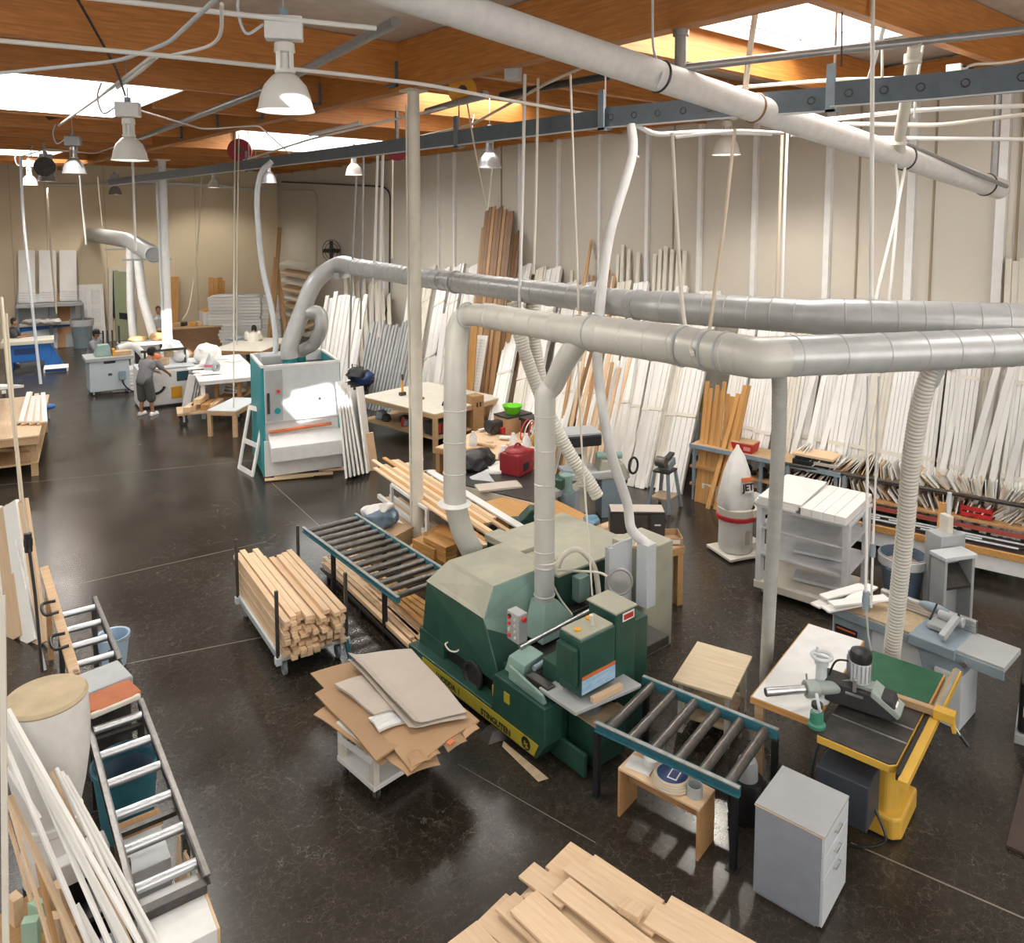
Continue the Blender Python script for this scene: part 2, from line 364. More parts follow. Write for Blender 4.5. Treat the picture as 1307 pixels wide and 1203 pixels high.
# roof deck with skylight openings
ZD = 7.5
HOLES = [(7.0, 10.3, 4.0, 6.0), (1.5, 4.0, 12.5, 16.9), (2.2, 4.9, 26.2, 29.0), (8.4, 11.0, 18.5, 22.0), (1.2, 2.6, 1.5, 3.3), (5.0, 6.0, 29.5, 32.0)]
M_foil = mat('foil_deck', (.72, .70, .66), .42, .25, .25, 4, bump=.6)
xs = sorted({-9, 21, *[h[0] for h in HOLES], *[h[1] for h in HOLES]}); ys = sorted({-6, 41, *[h[2] for h in HOLES], *[h[3] for h in HOLES]})
mb = MB(); vv = {}
def gv(x, y):
    if (x, y) not in vv: vv[x, y] = mb.bm.verts.new((x, y, ZD))
    return vv[x, y]
for x0, x1 in zip(xs, xs[1:]):
    for y0, y1 in zip(ys, ys[1:]):
        if not any(h[0] <= x0 and x1 <= h[1] and h[2] <= y0 and y1 <= h[3] for h in HOLES):
            mb.bm.faces.new([gv(x0, y0), gv(x1, y0), gv(x1, y1), gv(x0, y1)])
dk = S('ceiling', mb, M_foil); sol = dk.modifiers.new('thick', 'SOLIDIFY'); sol.thickness = .12; sol.offset = 1
dk.location.z = 0
for k, (x0, x1, y0, y1) in enumerate(HOLES):
    S('window_%d' % (k + 1), MB().bx(x0 - .05, x0 + .03, y0, y1, ZD - .02, ZD + .36).bx(x1 - .03, x1 + .05, y0, y1, ZD - .02, ZD + .36).bx(x0, x1, y0 - .05, y0 + .03, ZD - .02, ZD + .36).bx(x0, x1, y1 - .03, y1 + .05, ZD - .02, ZD + .36), M_white)
    if k != 4 and k != 1: area((x0 + x1) / 2, (y0 + y1) / 2, ZD + .33, x1 - x0 - .1, y1 - y0 - .1, SKY_E * (x1 - x0) * (y1 - y0))
area(2.75, 14.7, ZD + .33, 2.3, 4.2, SKY_E * 9)
for k, (x0, x1, y0, y1) in enumerate(HOLES):
    if k not in (1, 4): S('window_dome_%d' % (k + 1), MB().bx(x0, x1, y0, y1, ZD + .36, ZD + .40), mat('skylight_dome', (1, .99, .97), .6, emit=3.))
    if k in (0, 1, 2, 3): S('trim_well_%d' % k, MB().bx(x0 - .03, x1 + .03, y1, y1 + .03, 6.95 if k else 7.3, ZD).bx(x1, x1 + .03, y0, y1, 6.95 if k else 7.3, ZD), M_white)
for x, y in ((-2.5, 1.5), (-3, 9), (-3, 18), (4.5, -2.5), (9.5, -.5), (9.2, 12.5), (-2, 26)): area(x, y, 7.3, 2.6, 2.2, SKY_E * 6)  # fill lights added under the closed deck, standing for unseen skylights
# made-up windows with fill lights, added behind the viewer to brighten camera-facing sides
def added_window_fill(k, c, d, w, h, e):
    l = bpy.data.lights.new('window_light', 'AREA'); l.shape = 'RECTANGLE'; l.size = w; l.size_y = h; l.energy = e; l.color = (1, .97, .93)
    o = bpy.data.objects.new('window_light', l); COL.objects.link(o); o.location = c; o.rotation_euler = Vector(d).to_track_quat('-Z', 'Z').to_euler()
    f = MB(); x, y, z = c
    if d[1] > 0:
        for zz in (z - h / 2, z + h / 2): f.bx(x - w / 2 - .08, x + w / 2 + .08, y - .1, y + .05, zz - .05, zz + .05)
        for k_ in range(5): xx = x - w / 2 + w * k_ / 4; f.bx(xx - .04, xx + .04, y - .1, y - .01, z - h / 2, z + h / 2)
    else:
        for zz in (z - h / 2, z + h / 2): f.bx(x - .1, x + .05, y - w / 2 - .08, y + w / 2 + .08, zz - .05, zz + .05)
        for k_ in range(7): yy = y - w / 2 + w * k_ / 6; f.bx(x - .1, x - .01, yy - .04, yy + .04, z - h / 2, z + h / 2)
    S('window_%d' % k, f, M_white)  # frame built around the added fill light
added_window_fill(20, (3, -5.85, 4.2), (0, 1, 0), 14, 3.4, WIN_FILL_E * 48)
added_window_fill(21, (-8.85, 8, 4.2), (1, 0, 0), 24, 3.4, WIN_FILL_E * 82)
# timber roof structure
def beam(name, p, q, w=.14, h=.55):
    o = plank(name, None, None, p, q, w, h, M_beam, bev=0); o['kind'] = 'structure'
beam('beam_girder', (6.2, -5, 7.15), (6.2, 34.3, 7.15), .20, .68)
zb = 7.2
for y in (-3, .2, 9.9, 12.3, 14.7, 17.1, 19.5, 21.9, 24.3, 26.0, 29.2, 31.4, 33.2):
    x0 = 4.15 if y == 14.7 else -8
    beam('beam_purlin', (x0, y, zb), (6.1, y, zb), .13, .58)
for y in (-.9, 1.4, 3.75, 6.2, 8.6, 9.9, 12.3, 14.7, 17.1, 22.2, 24.6, 27, 29.4, 31.8):
    beam('beam_purlin', (6.3, y, zb), (wx(y) - .02, y, zb), .13, .58)
beam('beam_ledger', (wx(-6) - .07, -6, 7.2), (wx(34) - .07, 34, 7.2), .12, .5)
# sub-joists between purlins (2x4s seen at a grazing angle)
for x in (-1.2, .2, 1.4, 4.2, 5.1):
    beam('beam_joist', (x, 9.95, 7.42), (x, 12.3, 7.42), .05, .12)
# steel hangers
for p in ((6.08, 9.9, 7.05), (6.08, 12.3, 7.05), (6.08, 14.7, 7.05), (6.08, 17.1, 7.05), (6.32, 6.2, 7.05), (6.32, 3.75, 7.05), (6.08, 19.5, 7.05)):
    S('trim_hanger', MB().box(p, (.04, .19, .36)).box((p[0] - .03, p[1], p[2] - .16), (.1, .19, .02)), M_strut)
# columns
c = P(534, 705)
S('column_near', MB().cyl((c.x, c.y, 0), (c.x, c.y, 6.82), .085, n=24).cyl((c.x, c.y, 2.46), (c.x, c.y, 2.48), .089, n=24).cyl((c.x, c.y, 1.42), (c.x, c.y, 1.44), .089, n=24).cyl((c.x, c.y, 5.9), (c.x, c.y, 5.92), .089, n=24).box((c.x, c.y, 6.8), (.3, .3, .03)), M_cream)
S('column_conduit', MB().cyl((c.x - .085, c.y + .06, 0), (c.x - .085, c.y + .06, 6.6), .016), M_cream)
c2 = P(217, 478)
S('column_far', MB().cyl((c2.x, c2.y, 0), (c2.x, c2.y, 6.82), .12, n=24).box((c2.x, c2.y, 6.8), (.4, .4, .03)), M_white)
S('column_conduit', MB().cyl((c2.x - .16, c2.y, 0), (c2.x - .16, c2.y, 6.6), .035), M_lgrey)
# ================================================================ green planer
pl = T('planing_machine', 'large dark green planing machine with sloped hood, in the middle of the floor', 'machine', (5.2, 6.0, 0))
def W_(name, mb, m, par=pl, bev=0., sm=False): return O(name, mb, m, par, bev, sm, True)
b = W_('base', MB().prism([(5.05, .06), (7.2, .06), (7.2, .24), (5.70, .24), (5.66, .60), (4.93, .60), (4.93, .24)], 0, 4.52, 4.74).bx(4.70, 5.9, 5.75, 7.15, .1, .44).bx(4.74, 5.5, 5.0, 6.1, .08, .56).bx(4.635, 4.74, 6.68, 7.15, .06, .42), M_green, bev=.012)
def sub(_n, mb, _m):            # sub-parts: from floor coordinates to the machine's own space
    return mb.xf(Matrix.Translation((-5.2, -6.0, 0)))
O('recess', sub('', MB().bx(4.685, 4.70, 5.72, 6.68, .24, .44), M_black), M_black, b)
O('motor_wheel', sub('', MB().lathe([(.02, 0), (.135, 0), (.15, .02), (.15, .05), (.12, .05), (.11, .025), (.02, .025)], (4.64, 6.12, .33), 28, (-1, 0, 0)), M_dark), M_dark, b, 0, True)
ys = O('sign_strip', sub('', MB().hexa([(4.512, 5.06, .09), (4.512, 6.9, .09), (4.512, 6.9, .225), (4.512, 5.0, .225)], [(4.506, 5.06, .09), (4.506, 6.9, .09), (4.506, 6.9, .225), (4.506, 5.0, .225)]), M_syel), M_syel, b)
ys['label'] = 'yellow strip with worn black lettering and a black round emblem'
for s_, y_, z_ in (('STINGUTEN', 5.62, .132), ('LUODDA  I', 6.42, .145)):
    text('lettering', s_, .085, M_black, b, frame3((4.504 - 5.2, y_ - 6, z_), (0, -1, 0), (0, 0, 1)), .001)
O('emblem', sub('', MB().cyl((4.507, 5.17, .157), (4.5035, 5.17, .157), .062, n=24), 0), M_black, b)
O('emblem_figure', sub('', MB().bar((4.503, 5.14, .12), (4.503, 5.19, .175), .004, .012).bar((4.503, 5.145, .165), (4.503, 5.20, .14), .004, .010).bar((4.503, 5.17, .11), (4.503, 5.16, .15), .004, .01), 0), M_syel, b)
O('sticker', sub('', MB().bx(4.512, 4.519, 5.42, 5.5, .40, .50), 0), M_syel, b)
W_('bracket', MB().bx(4.53, 4.60, 5.64, 5.69, .22, .56), M_green)
W_('bracket_tape', MB().bx(4.525, 4.605, 5.635, 5.695, .36, .47), M_syel)
# hood: profile across the machine, running along it
B0 = [(4.63, 5.68, .40), (4.64, 7.1, .40), (5.63, 7.1, .40), (5.55, 5.74, .40)]; B1 = [(4.70, 6.05, .93), (4.66, 7.03, .98), (5.66, 7.03, .95), (5.66, 6.05, .93)]; B2 = [(4.87, 6.10, 1.20), (4.87, 6.90, 1.20), (5.64, 6.88, 1.20), (5.63, 6.10, 1.20)]
hood = W_('hood', MB().hexa(B0, B1).hexa(B1, B2), M_green, bev=.012)
up = lambda v, d=.008: tuple(Vector(v) + Vector((-.004, -.001, d)))
W_('hood_top', MB().hexa([B1[0], B1[1], B2[1], B2[0]], [up(B1[0]), up(B1[1]), up(B2[1]), up(B2[0])]).hexa(B2, [up(v) for v in B2]), M_green2)['label'] = 'sawdust-covered sloped top of the hood'
bk = lambda v: (v[0], v[1] - .012, v[2] + .001)
ep = [(5.05, 5.90, .66), (4.70, 5.925, .70), (4.70, 6.05, .93), (4.87, 6.10, 1.20), (5.63, 6.10, 1.20), (5.66, 6.05, .93), (5.60, 5.95, .76)]
W_('hood_end_panel', MB().hexa([(v[0], v[1] + .01, v[2]) for v in ep], [bk(v) for v in ep]), M_lgreen)['label'] = 'pale dusty teal end of the hood'
W_('handle', MB().tube(smooth_path([(4.64, 6.60, .47), (4.60, 6.59, .46), (4.59, 6.50, .44), (4.60, 6.41, .46), (4.64, 6.40, .47)]), .009, 8), M_cream, sm=True)
# rear cabinet
W_('rear_cabinet', MB().bx(5.68, 6.95, 5.98, 7.25, .05, 1.10), M_green, bev=.015)
W_('rear_cabinet_lid', MB().bx(5.66, 6.97, 5.96, 7.27, 1.10, 1.135).bx(5.66, 5.9, 6.6, 7.27, 1.135, 1.19), M_green2, bev=.01)['label'] = 'dusty grey-green lid'
W_('electrical_box', MB().bx(5.88, 6.05, 5.86, 5.98, .78, 1.06), M_lgreen, bev=.01)
W_('breaker_switch', MB().bx(6.2, 6.28, 5.95, 5.98, .84, .90), M_black, bev=.008)
# table bed with rods
W_('bed', MB().bx(4.74, 6.3, 4.95, 5.72, .56, .66).bx(4.62, 4.72, 5.0, 5.3, .66, .72).bx(5.0, 6.3, 5.85, 6.05, .66, .72), M_iron, bev=.008)
W_('guide_rod', MB().cyl((4.78, 5.58, .80), (6.12, 5.58, .88), .022), M_steel, sm=True)
W_('guide_rod', MB().cyl((4.72, 5.30, .74), (5.9, 5.40, .80), .026), M_bgrey, sm=True)
W_('chip_guard', MB().hexa([(4.62, 5.36, .62), (4.95, 5.36, .62), (4.95, 5.62, .62), (4.62, 5.62, .62)], [(4.66, 5.36, .76), (4.9, 5.36, .80), (4.9, 5.6, .80), (4.66, 5.6, .76)]).hexa([(4.55, 4.98, .60), (4.60, 4.98, .60), (4.62, 5.5, .60), (4.57, 5.5, .60)], [(4.53, 4.98, .70), (4.56, 4.98, .70), (4.60, 5.5, .74), (4.57, 5.5, .74)]), M_lgreen, bev=.008)
W_('feed_block', MB().bx(4.78, 5.2, 5.02, 5.25, .66, .86), M_green, bev=.015)
# control box
pc = W_('control_box', MB().bx(4.80, 4.92, 5.62, 5.80, .80, 1.10), M_grey, bev=.01)
pc['label'] = 'grey control box with red push buttons'
for k in range(4):
    o = O('button', sub('', MB().cyl((4.80, 5.755, .855 + .062 * k), (4.782, 5.755, .855 + .062 * k), .018, n=12), 0), (M_glow, M_cream, M_glow, M_glow)[k], pc, 0, True)
    O('indicator', sub('', MB().cyl((4.80, 5.675, .855 + .062 * k), (4.790, 5.675, .855 + .062 * k), .014, n=12), 0), M_cream, pc, 0, True)
O('selector', sub('', MB().cyl((4.80, 5.755, 1.055), (4.785, 5.755, 1.055), .02, n=14), 0), M_black, pc)
O('stop_button', sub('', MB().cyl((4.86, 5.62, 1.05), (4.86, 5.59, 1.05), .026, n=14), 0), M_glow, pc, 0, True)
# front feed unit with label panel
fu = W_('feed_unit', MB().bx(4.72, 5.17, 4.68, 4.96, .74, 1.27).bx(4.66, 4.72, 4.7, 4.94, .85, 1.2), M_green, bev=.015)
O('motor_plate', sub('', MB().bx(4.735, 5.155, 4.70, 4.95, 1.27, 1.285), 0), M_green2, fu)
O('lever', sub('', MB().cyl((4.99, 4.80, 1.27), (4.95, 4.78, 1.40), .018), 0), M_cream, fu, 0, True)
O('gauge', sub('', MB().cyl((5.05, 4.9, 1.28), (5.05, 4.9, 1.30), .035).cyl((4.82, 4.82, 1.28), (4.82, 4.82, 1.30), .03), 0), M_amber, fu)
O('caution_label', sub('', MB().bx(4.735, 5.165, 4.672, 4.678, .77, .90), 0), M_lblue, fu)
O('label_stripe', sub('', MB().bx(4.735, 5.165, 4.670, 4.677, .905, .935), 0), M_oran, fu)
W_('outlet_table', MB().hexa([(4.60, 4.62, .66), (5.36, 4.52, .66), (5.36, 5.0, .66), (4.60, 5.1, .66)], [(4.60, 4.62, .70), (5.36, 4.52, .70), (5.36, 5.0, .70), (4.60, 5.1, .70)]), M_grey, bev=.008)
W_('wooden_strip', MB().box((4.98, 4.60, .73), (.36, .05, .05), R(-4)), M_pine)
W_('side_column', MB().bx(5.24, 5.52, 4.74, 5.1, .0, 1.32), M_green, bev=.02)
W_('side_column_cap', MB().bx(5.23, 5.53, 4.73, 5.11, 1.32, 1.335), M_green2)
pn = W_('name_plate', MB().bx(5.33, 5.49, 4.733, 4.738, 1.22, 1.30), M_paper)
O('plate_mark', sub('', MB().bx(5.345, 5.475, 4.730, 4.734, 1.235, 1.285), 0), M_red, pn)
W_('side_housing', MB().bx(5.53, 5.84, 4.85, 5.2, .0, 1.08), M_green, bev=.02)
W_('gear_motor', MB().lathe([(.02, 0), (.11, 0), (.12, .03), (.12, .2), (.10, .22), (.02, .24)], (5.0, 4.85, .36), 20), M_bgrey, sm=True)
W_('lower_cover', MB().bx(4.72, 4.76, 4.62, 5.1, .02, .24).bx(4.86, 5.26, 4.62, 4.98, .04, .44), M_green, bev=.012)
W_('lower_cover_top', MB().bx(4.85, 5.27, 4.61, 4.99, .44, .455), M_dust)
W_('foot_pad', MB().hexa([(4.36, 5.55, 0), (4.56, 5.5, 0), (4.56, 5.75, 0), (4.36, 5.72, 0)], [(4.44, 5.58, .08), (4.54, 5.56, .08), (4.54, 5.68, .08), (4.44, 5.68, .08)]), M_iron)
# rear extraction panel
pn = W_('back_panel', MB().bx(6.12, 6.52, 5.66, 5.69, .50, 1.42).bx(6.10, 6.15, 5.62, 5.69, .50, 1.42), M_lgrey, bev=.004)
W_('channel_guard', MB().bx(6.47, 6.62, 5.40, 5.56, .70, 1.42), M_lgrey, bev=.006)
W_('rear_housing', MB().bx(6.60, 7.12, 5.56, 6.05, .0, 1.27), M_green2, bev=.015)
W_('scrap_block', MB().box((6.72, 5.68, 1.285), (.25, .14, .03), .4), M_pine)
hw = W_('handwheel', MB().torus((5.80, 5.2, 1.30), (-.55, -.8, .15), .125, .018, 32).lathe([(.02, -.01), (.12, -.012), (.12, .012), (.05, .016), (.02, .02)], (5.80, 5.2, 1.30), 28, (-.55, -.8, .15)), M_gpipe, sm=True)
W_('handwheel_post', MB().cyl((5.86, 5.32, .6), (5.83, 5.28, 1.28), .035), M_bgrey, sm=True)
W_('loose_hose', MB().tube(smooth_path([(5.72, 6.05, 1.14), (5.74, 5.98, 1.32), (5.86, 5.86, 1.40), (5.98, 5.74, 1.22), (5.98, 5.66, .9), (5.92, 5.6, .7)]), .03, 10), M_cream, sm=True)
W_('control_cable', MB().tube(smooth_path([(5.64, 5.96, 1.20), (5.72, 5.75, 1.24), (5.82, 5.50, 1.28), (5.80, 5.3, 1.28)]), .014, 8).tube(smooth_path([(5.55, 6.02, 1.2), (5.6, 5.9, .95), (5.62, 5.7, .8)]), .012, 8), M_cream, sm=True)
fn = W_('extraction_funnel', MB().hexa([(5.10, 5.60, .70), (5.68, 5.60, .70), (5.68, 5.9, .70), (5.10, 5.9, .70)], [(5.28, 5.76, 1.0), (5.46, 5.76, 1.0), (5.46, 5.98, 1.0), (5.28, 5.98, 1.0)]), M_lgreen, bev=.006)
# sawdust on the floor by the planer
one('sawdust_trail', 'thin spill of sawdust on the floor along the green planer base', 'sawdust', MB().hexa([(4.40, 4.88, 0), (4.5, 4.85, 0), (4.51, 5.5, 0), (4.45, 5.45, 0)], [(4.43, 4.9, .006), (4.49, 4.9, .012), (4.49, 5.4, .010), (4.47, 5.4, .006)]), M_dust)['kind'] = 'stuff'

# ================================================================ roller tables
def roller_table(name, label, corners, z, n, mrail, mrol, rr, rail_h, legs, legm, cat='roller conveyor', lz=None, railw=.035):
    c, lx, ly, rz = fit(corners, z)
    t = T(name, label, cat, (c.x, c.y, 0), rz); lx /= 2; ly /= 2
    for s in (-1, 1):
        O('side_rail', MB().bx(-lx, lx, s * ly - railw * .3, s * ly + railw * .3, z - rail_h, z).bx(-lx, lx, min(s * ly, s * ly + s * railw), max(s * ly, s * ly + s * railw), z - rail_h, z - rail_h + .012), mrail, t, .002)
        O('rail_lip', MB().bx(-lx, lx, min(s * ly, s * ly + s * railw), max(s * ly, s * ly + s * railw), z - .010, z + .002), M_worn if mrail is M_blue else M_roller, t, .002)
    for k in range(n):
        x = -lx + (k + .5) / n * 2 * lx
        O('roller', MB().cyl((x, -ly + .01, z - rr - .005), (x, ly - .01, z - rr - .005), rr, n=16), mrol, t, .003, True)
    for x, y in legs:
        O('leg', MB().bx(x * lx - .025, x * lx + .025, y * ly - .025, y * ly + .025, 0, z - rail_h).bx(x * lx - .05, x * lx + .05, y * ly - .05, y * ly + .05, 0, .008), legm, t, .003)
    return t, c, lx, ly, rz
roller_table('roller_conveyor', 'long teal-railed roller conveyor with many grey rollers feeding the green planer', [(392, 668), (532, 778), (560, 722), (449, 658)], .66, 13, M_blue, M_roller, .038, .075, [(-.32, -.97), (.72, -.97), (-.32, .97), (.72, .97)], M_black)
roller_table('roller_conveyor', 'short teal-railed six-roller conveyor in front of the green planer, over the wooden bench', [(755, 914), (943, 1004), (995, 931), (826, 867)], .70, 6, M_blue, M_roller, .042, .085, [(-.99, -.99), (.93, -.99), (-.93, .99), (.97, .99)], M_black)

# near-left dark conveyor pair
for lab, cs, n, z, cr in (('dark-railed roller conveyor with chrome rollers in the bottom left corner', [(110, 912), (180, 1146), (260, 1128), (180, 892)], 6, .78, 1), ('small dark-railed roller conveyor with four chrome rollers behind the orange pad', [(74, 774), (98, 855), (152, 842), (118, 760)], 4, .78, 1)):
    t, c, lx, ly, rz = roller_table('roller_conveyor', lab, cs, z, n, M_iron, M_chrome, .034, .07, [(-.9, -.95), (-.9, .95), (.55, -.95), (.55, .95)], M_iron)
    if n == 6:
        O('cross_brace', MB().bx(lx * .26, lx * .3, -ly, ly, z - .11, z - .075), M_iron, t); O('cross_brace', MB().bx(-lx * .8, -lx * .76, -ly, ly, z - .11, z - .075), M_iron, t)
        O('end_plate', MB().bx(lx - .02, lx + .05, -ly, ly, z - .08, z - .02), M_iron, t, .004)
        t2 = T('storage_cabinet', 'white cabinet with wooden edge under the near end of the dark conveyor', 'cabinet', t.location, rz)
        O('body', MB().bx(lx * .86, lx * 1.3, -ly * .95, ly * .92, 0, z - .085), M_white, t2, .004); O('edge_strip', MB().bx(lx * .86, lx * 1.3, ly * .92, ly * 1.0, 0, z - .085), M_pine, t2)
        t3 = T('storage_cabinet', 'white cabinet with a brown wooden top under the middle of the dark conveyor', 'cabinet', t.location, rz)
        O('body', MB().bx(lx * .0, lx * .42, -ly * .8, ly * .6, 0, .48), M_lgrey, t3, .004); O('cabinet_top', MB().bx(-lx * .02, lx * .10, -ly * .85, ly * .7, .48, .52), M_oak, t3); O('side_board', MB().bx(lx * -.02, lx * .46, -ly * .92, -ly * .82, 0, .5), M_oak, t3)
        bn = T('waste_bin', 'dark blue waste bin under the far end of the dark conveyor', 'bin', (t.matrix_basis @ Vector((-lx * .55, 0, 0))))
        O('body', MB().lathe([(.19, 0), (.24, .55), (.255, .56), (.255, .6), (.235, .6), (.225, .55), (.18, .02)], n=28), M_blue, bn, 0, True); O('liner', MB().lathe([(.2, .3), (.23, .59), (.26, .605), (.235, .58)], n=28, cap=False), M_bluebag, bn, 0, True)
        # boards leaning behind the conveyor foot
        for k in range(3):
            plank('offcut', 'pale offcut board standing under the dark conveyor near end', 'board', t.matrix_basis @ Vector((lx * (.52 + .08 * k), ly * (.55 + .1 * k), 0.0)), t.matrix_basis @ Vector((lx * (.45 + .08 * k), ly * .9, .62)), .1, .02, M_pale, (1, 0, .2), 'offcuts under the dark conveyor')
# ================================================================ near right: cabinet, bench, stool, table saw
def boxy(name, label, cat, corners, z, group=None):
    c, lx, ly, rz = fit(corners, z); return T(name, label, cat, (c.x, c.y, 0), rz, group), lx / 2, ly / 2
t, lx, ly = boxy('drawer_cabinet', 'tall grey drawer cabinet with scuffed top, nearest the front right', 'cabinet', [(958, 1022), (1050, 1065), (1086, 1018), (1005, 978)], .72)
O('body', MB().bx(-lx, lx - .02, -ly, ly, .03, .70).bx(-lx + .01, lx - .05, -ly + .02, ly - .02, 0, .03), M_cab, t, .002)
O('cabinet_top', MB().bx(-lx - .003, lx + .003, -ly - .003, ly + .003, .70, .72), M_cabtop, t, .002)
O('edge_strip', MB().bx(-lx - .005, lx + .005, -ly - .005, -ly - .001, .702, .712), M_pine, t)
for nm, z0, z1 in (('drawer', .555, .695), ('drawer', .40, .55), ('door', .035, .395)):
    d = O(nm, MB().bx(lx - .02, lx + .002, -ly + .004, ly - .004, z0, z1), M_lgrey, t, .003)
    zc = (z0 + z1) / 2 if nm == 'drawer' else z1 - .05
    hh = O('handle', MB().tube([(lx, -.05, zc + .01), (lx + .025, -.05, zc + .01), (lx + .025, .05, zc + .01), (lx, .05, zc + .01)], .005, 8), M_steel, d, 0, True)
t, lx, ly = boxy('bench', 'small brown wooden bench under the short roller conveyor', 'bench', [(787, 977), (885, 1030), (920, 1010), (813, 959)], .43)
O('bench_top', MB().bx(-lx, lx, -ly, ly, .41, .43), M_pine, t, .002)
for s in (-1, 1): O('leg_panel', MB().bx(s * lx - (.022 if s > 0 else 0), s * lx + (.022 if s < 0 else 0), -ly, ly, 0, .41), M_oak, t, .002)
O('stretcher', MB().bx(-lx + .03, lx - .03, -.01, .01, .25, .33), M_oak, t)
bt = t; bm_ = t.matrix_basis
q = bm_ @ Vector((.06, .0, .43))
t = T('cord_coil', 'coil of grey cord around a blue printed disc on the small brown bench', 'coil', q, .3)
for k in range(4): O('turn', MB().torus((0, 0, .015 + .018 * k), (0, 0, 1), .155 - .006 * k, .014, 30), M_beigewire, t, 0, True)
d = O('label_disc', MB().cyl((0, 0, .03), (0, 0, .075), .125, n=28), M_navy, t, .004)
O('label_print', MB().bx(-.07, .05, -.06, .02, .075, .078), M_paper, d); O('label_print', MB().bx(-.06, .04, -.05, .01, .078, .080), M_navy, d)
q = bm_ @ Vector((.27, -.02, .43)); one('pipe_offcut', 'short grey plastic pipe piece on the end of the brown bench', 'pipe', MB().lathe([(.058, 0), (.062, .0), (.062, .09), (.054, .09), (.054, .004)], q + Vector((0, 0, .0)), 24, cap=True), M_grey, sm=True)
q = bm_ @ Vector((-.27, .0, .43)); one('metal_plate', 'white metal plate lying on the left end of the brown bench', 'plate', MB().box(q + Vector((0, -.04, .008)), (.16, .22, .014), t.rotation_euler.z), M_white, bev=.002)
q = bm_ @ Vector((-.16, .06, .43)); one('tape_roll', 'stack of white rolls on the brown bench behind the plate', 'roll', MB().lathe([(.03, 0), (.07, 0), (.07, .035), (.066, .04), (.07, .045), (.07, .08), (.03, .08)], q, 22), M_white, sm=True)
q = bm_ @ Vector((.10, .12, .43)); t = T('sanding_disc', 'dusty round part resting behind the cord coil', 'disc', q); O('disc', MB().lathe([(.04, 0), (.09, 0), (.09, .05), (.04, .05)], n=22), M_dust, t, 0, True); O('hub', MB().cyl((0, 0, .05), (0, 0, .09), .05, .02, 16), M_steel, t, 0, True)
# stool-like table
t, lx, ly = boxy('work_table', 'small low table with scratched pale plank top and white legs', 'table', [(852, 863), (926, 889), (968, 838), (896, 821)], .56)
O('table_top', MB().bx(-lx, lx, -ly, ly, .53, .56), M_stool, t, .006)
for sx in (-1, 1):
    for sy in (-1, 1): O('leg', MB().box((sx * (lx - .06), sy * (ly - .1), .265), (.05, .07, .53)), M_cream, t, .004)
O('shelf', MB().bx(-lx + .05, lx - .05, -ly + .08, ly - .08, .16, .18), M_dust, t, .002)
# shop vacuum beside cabinet
q = P(952, 1040)
t = T('shop_vacuum', 'dark canister vacuum between the conveyor leg and the grey cabinet', 'vacuum', q)
O('canister', MB().lathe([(.02, 0), (.13, 0), (.15, .04), (.15, .3), (.13, .34), (.02, .34)], n=24), M_black, t, 0, True); O('motor_head', MB().lathe([(.09, .34), (.085, .46), (.07, .50), (.04, .505), (.035, .47), (.01, .47)], n=22), M_grey, t, 0, True); O('hose', MB().tube(smooth_path([(.1, -.1, .3), (.2, -.2, .2), (.1, -.3, .05), (-.1, -.25, .03)]), .02, 8), M_dark, t, 0, True)

# ---- table saw with outfeed table
zt = .84
cW, lW, mW, rW = fit([(948, 885), (1030, 913), (1109, 821), (1043, 798)], zt)
t = T('outfeed_table', 'white laminate table with wood edge behind the black-topped saw', 'table', (cW.x, cW.y, 0), rW); lW /= 2; mW /= 2
O('table_top', MB().bx(-lW, lW, -mW, mW, zt - .03, zt), M_white, t, .002); O('edge_strip', MB().bx(-lW - .012, lW + .012, -mW - .012, mW + .012, zt - .06, zt - .004), M_orange, t, .002)
for sx, sy in ((-1, -1), (-1, 1), (1, 1)): O('leg', MB().box((sx * (lW - .05), sy * (mW - .06), (zt - .06) / 2), (.08, .05, zt - .06)), M_bench, t, .004)
TSX = {}
cS, lS, mS, rS = fit([(1027, 926), (1128, 972), (1193, 909), (1106, 880)], zt)
ts = T('table_saw', 'yellow cabinet table saw with black cast top and green extension', 'table saw', (cS.x, cS.y, 0), rS); lS /= 2; mS /= 2
O('saw_table', MB().prism([(-lS, -mS), (lS - .04, -mS), (lS, -mS + .04), (lS, mS), (-lS, mS)], 2, zt - .02, zt), M_iron, ts, .003)
O('table_edge', MB().prism([(-lS - .006, -mS - .008), (lS - .04, -mS - .008), (lS + .008, -mS + .04), (lS + .008, mS), (-lS - .006, mS)], 2, zt - .075, zt - .012), M_yel, ts, .006)
for y in (-.12, .1): O('mitre_slot', MB().bx(-lS, lS, y - .01, y + .01, zt - .004, zt + .0012), M_steel, ts)
O('insert_plate', MB().bx(-.2, .18, -.05, .04, zt - .002, zt + .0015), M_iron, ts)
O('saw_body', MB().prism([(-.1, -.14), (lS - .12, -.14), (lS - .05, -.07), (lS - .05, .28), (-.1, .28)], 2, .16, zt - .06), M_yel, ts, .02)
O('mobile_base', MB().prism([(-.16, -.19), (lS - .06, -.19), (lS, -.13), (lS, .34), (-.16, .34)], 2, .02, .2), M_yel, ts, .02)
O('switch_strap', MB().bx(lS - .14, lS - .04, -.15, -.06, .60, .645), M_bgrey, ts, .008)
cG, lG, mG, rG = fit([(1075, 867), (1180, 902), (1206, 862), (1107, 826)], zt)
R0 = ts.matrix_basis.inverted()
def tsl(v): return R0 @ Vector(v)
gc = tsl((cG.x, cG.y, 0)); o = O('extension_top', MB().bx(-lG / 2, lG / 2, -mG / 2, mG / 2, zt - .03, zt), M_felt, ts, .003); o.location = gc; o.rotation_euler.z = rG - rS; o['label'] = 'dark green extension table top'
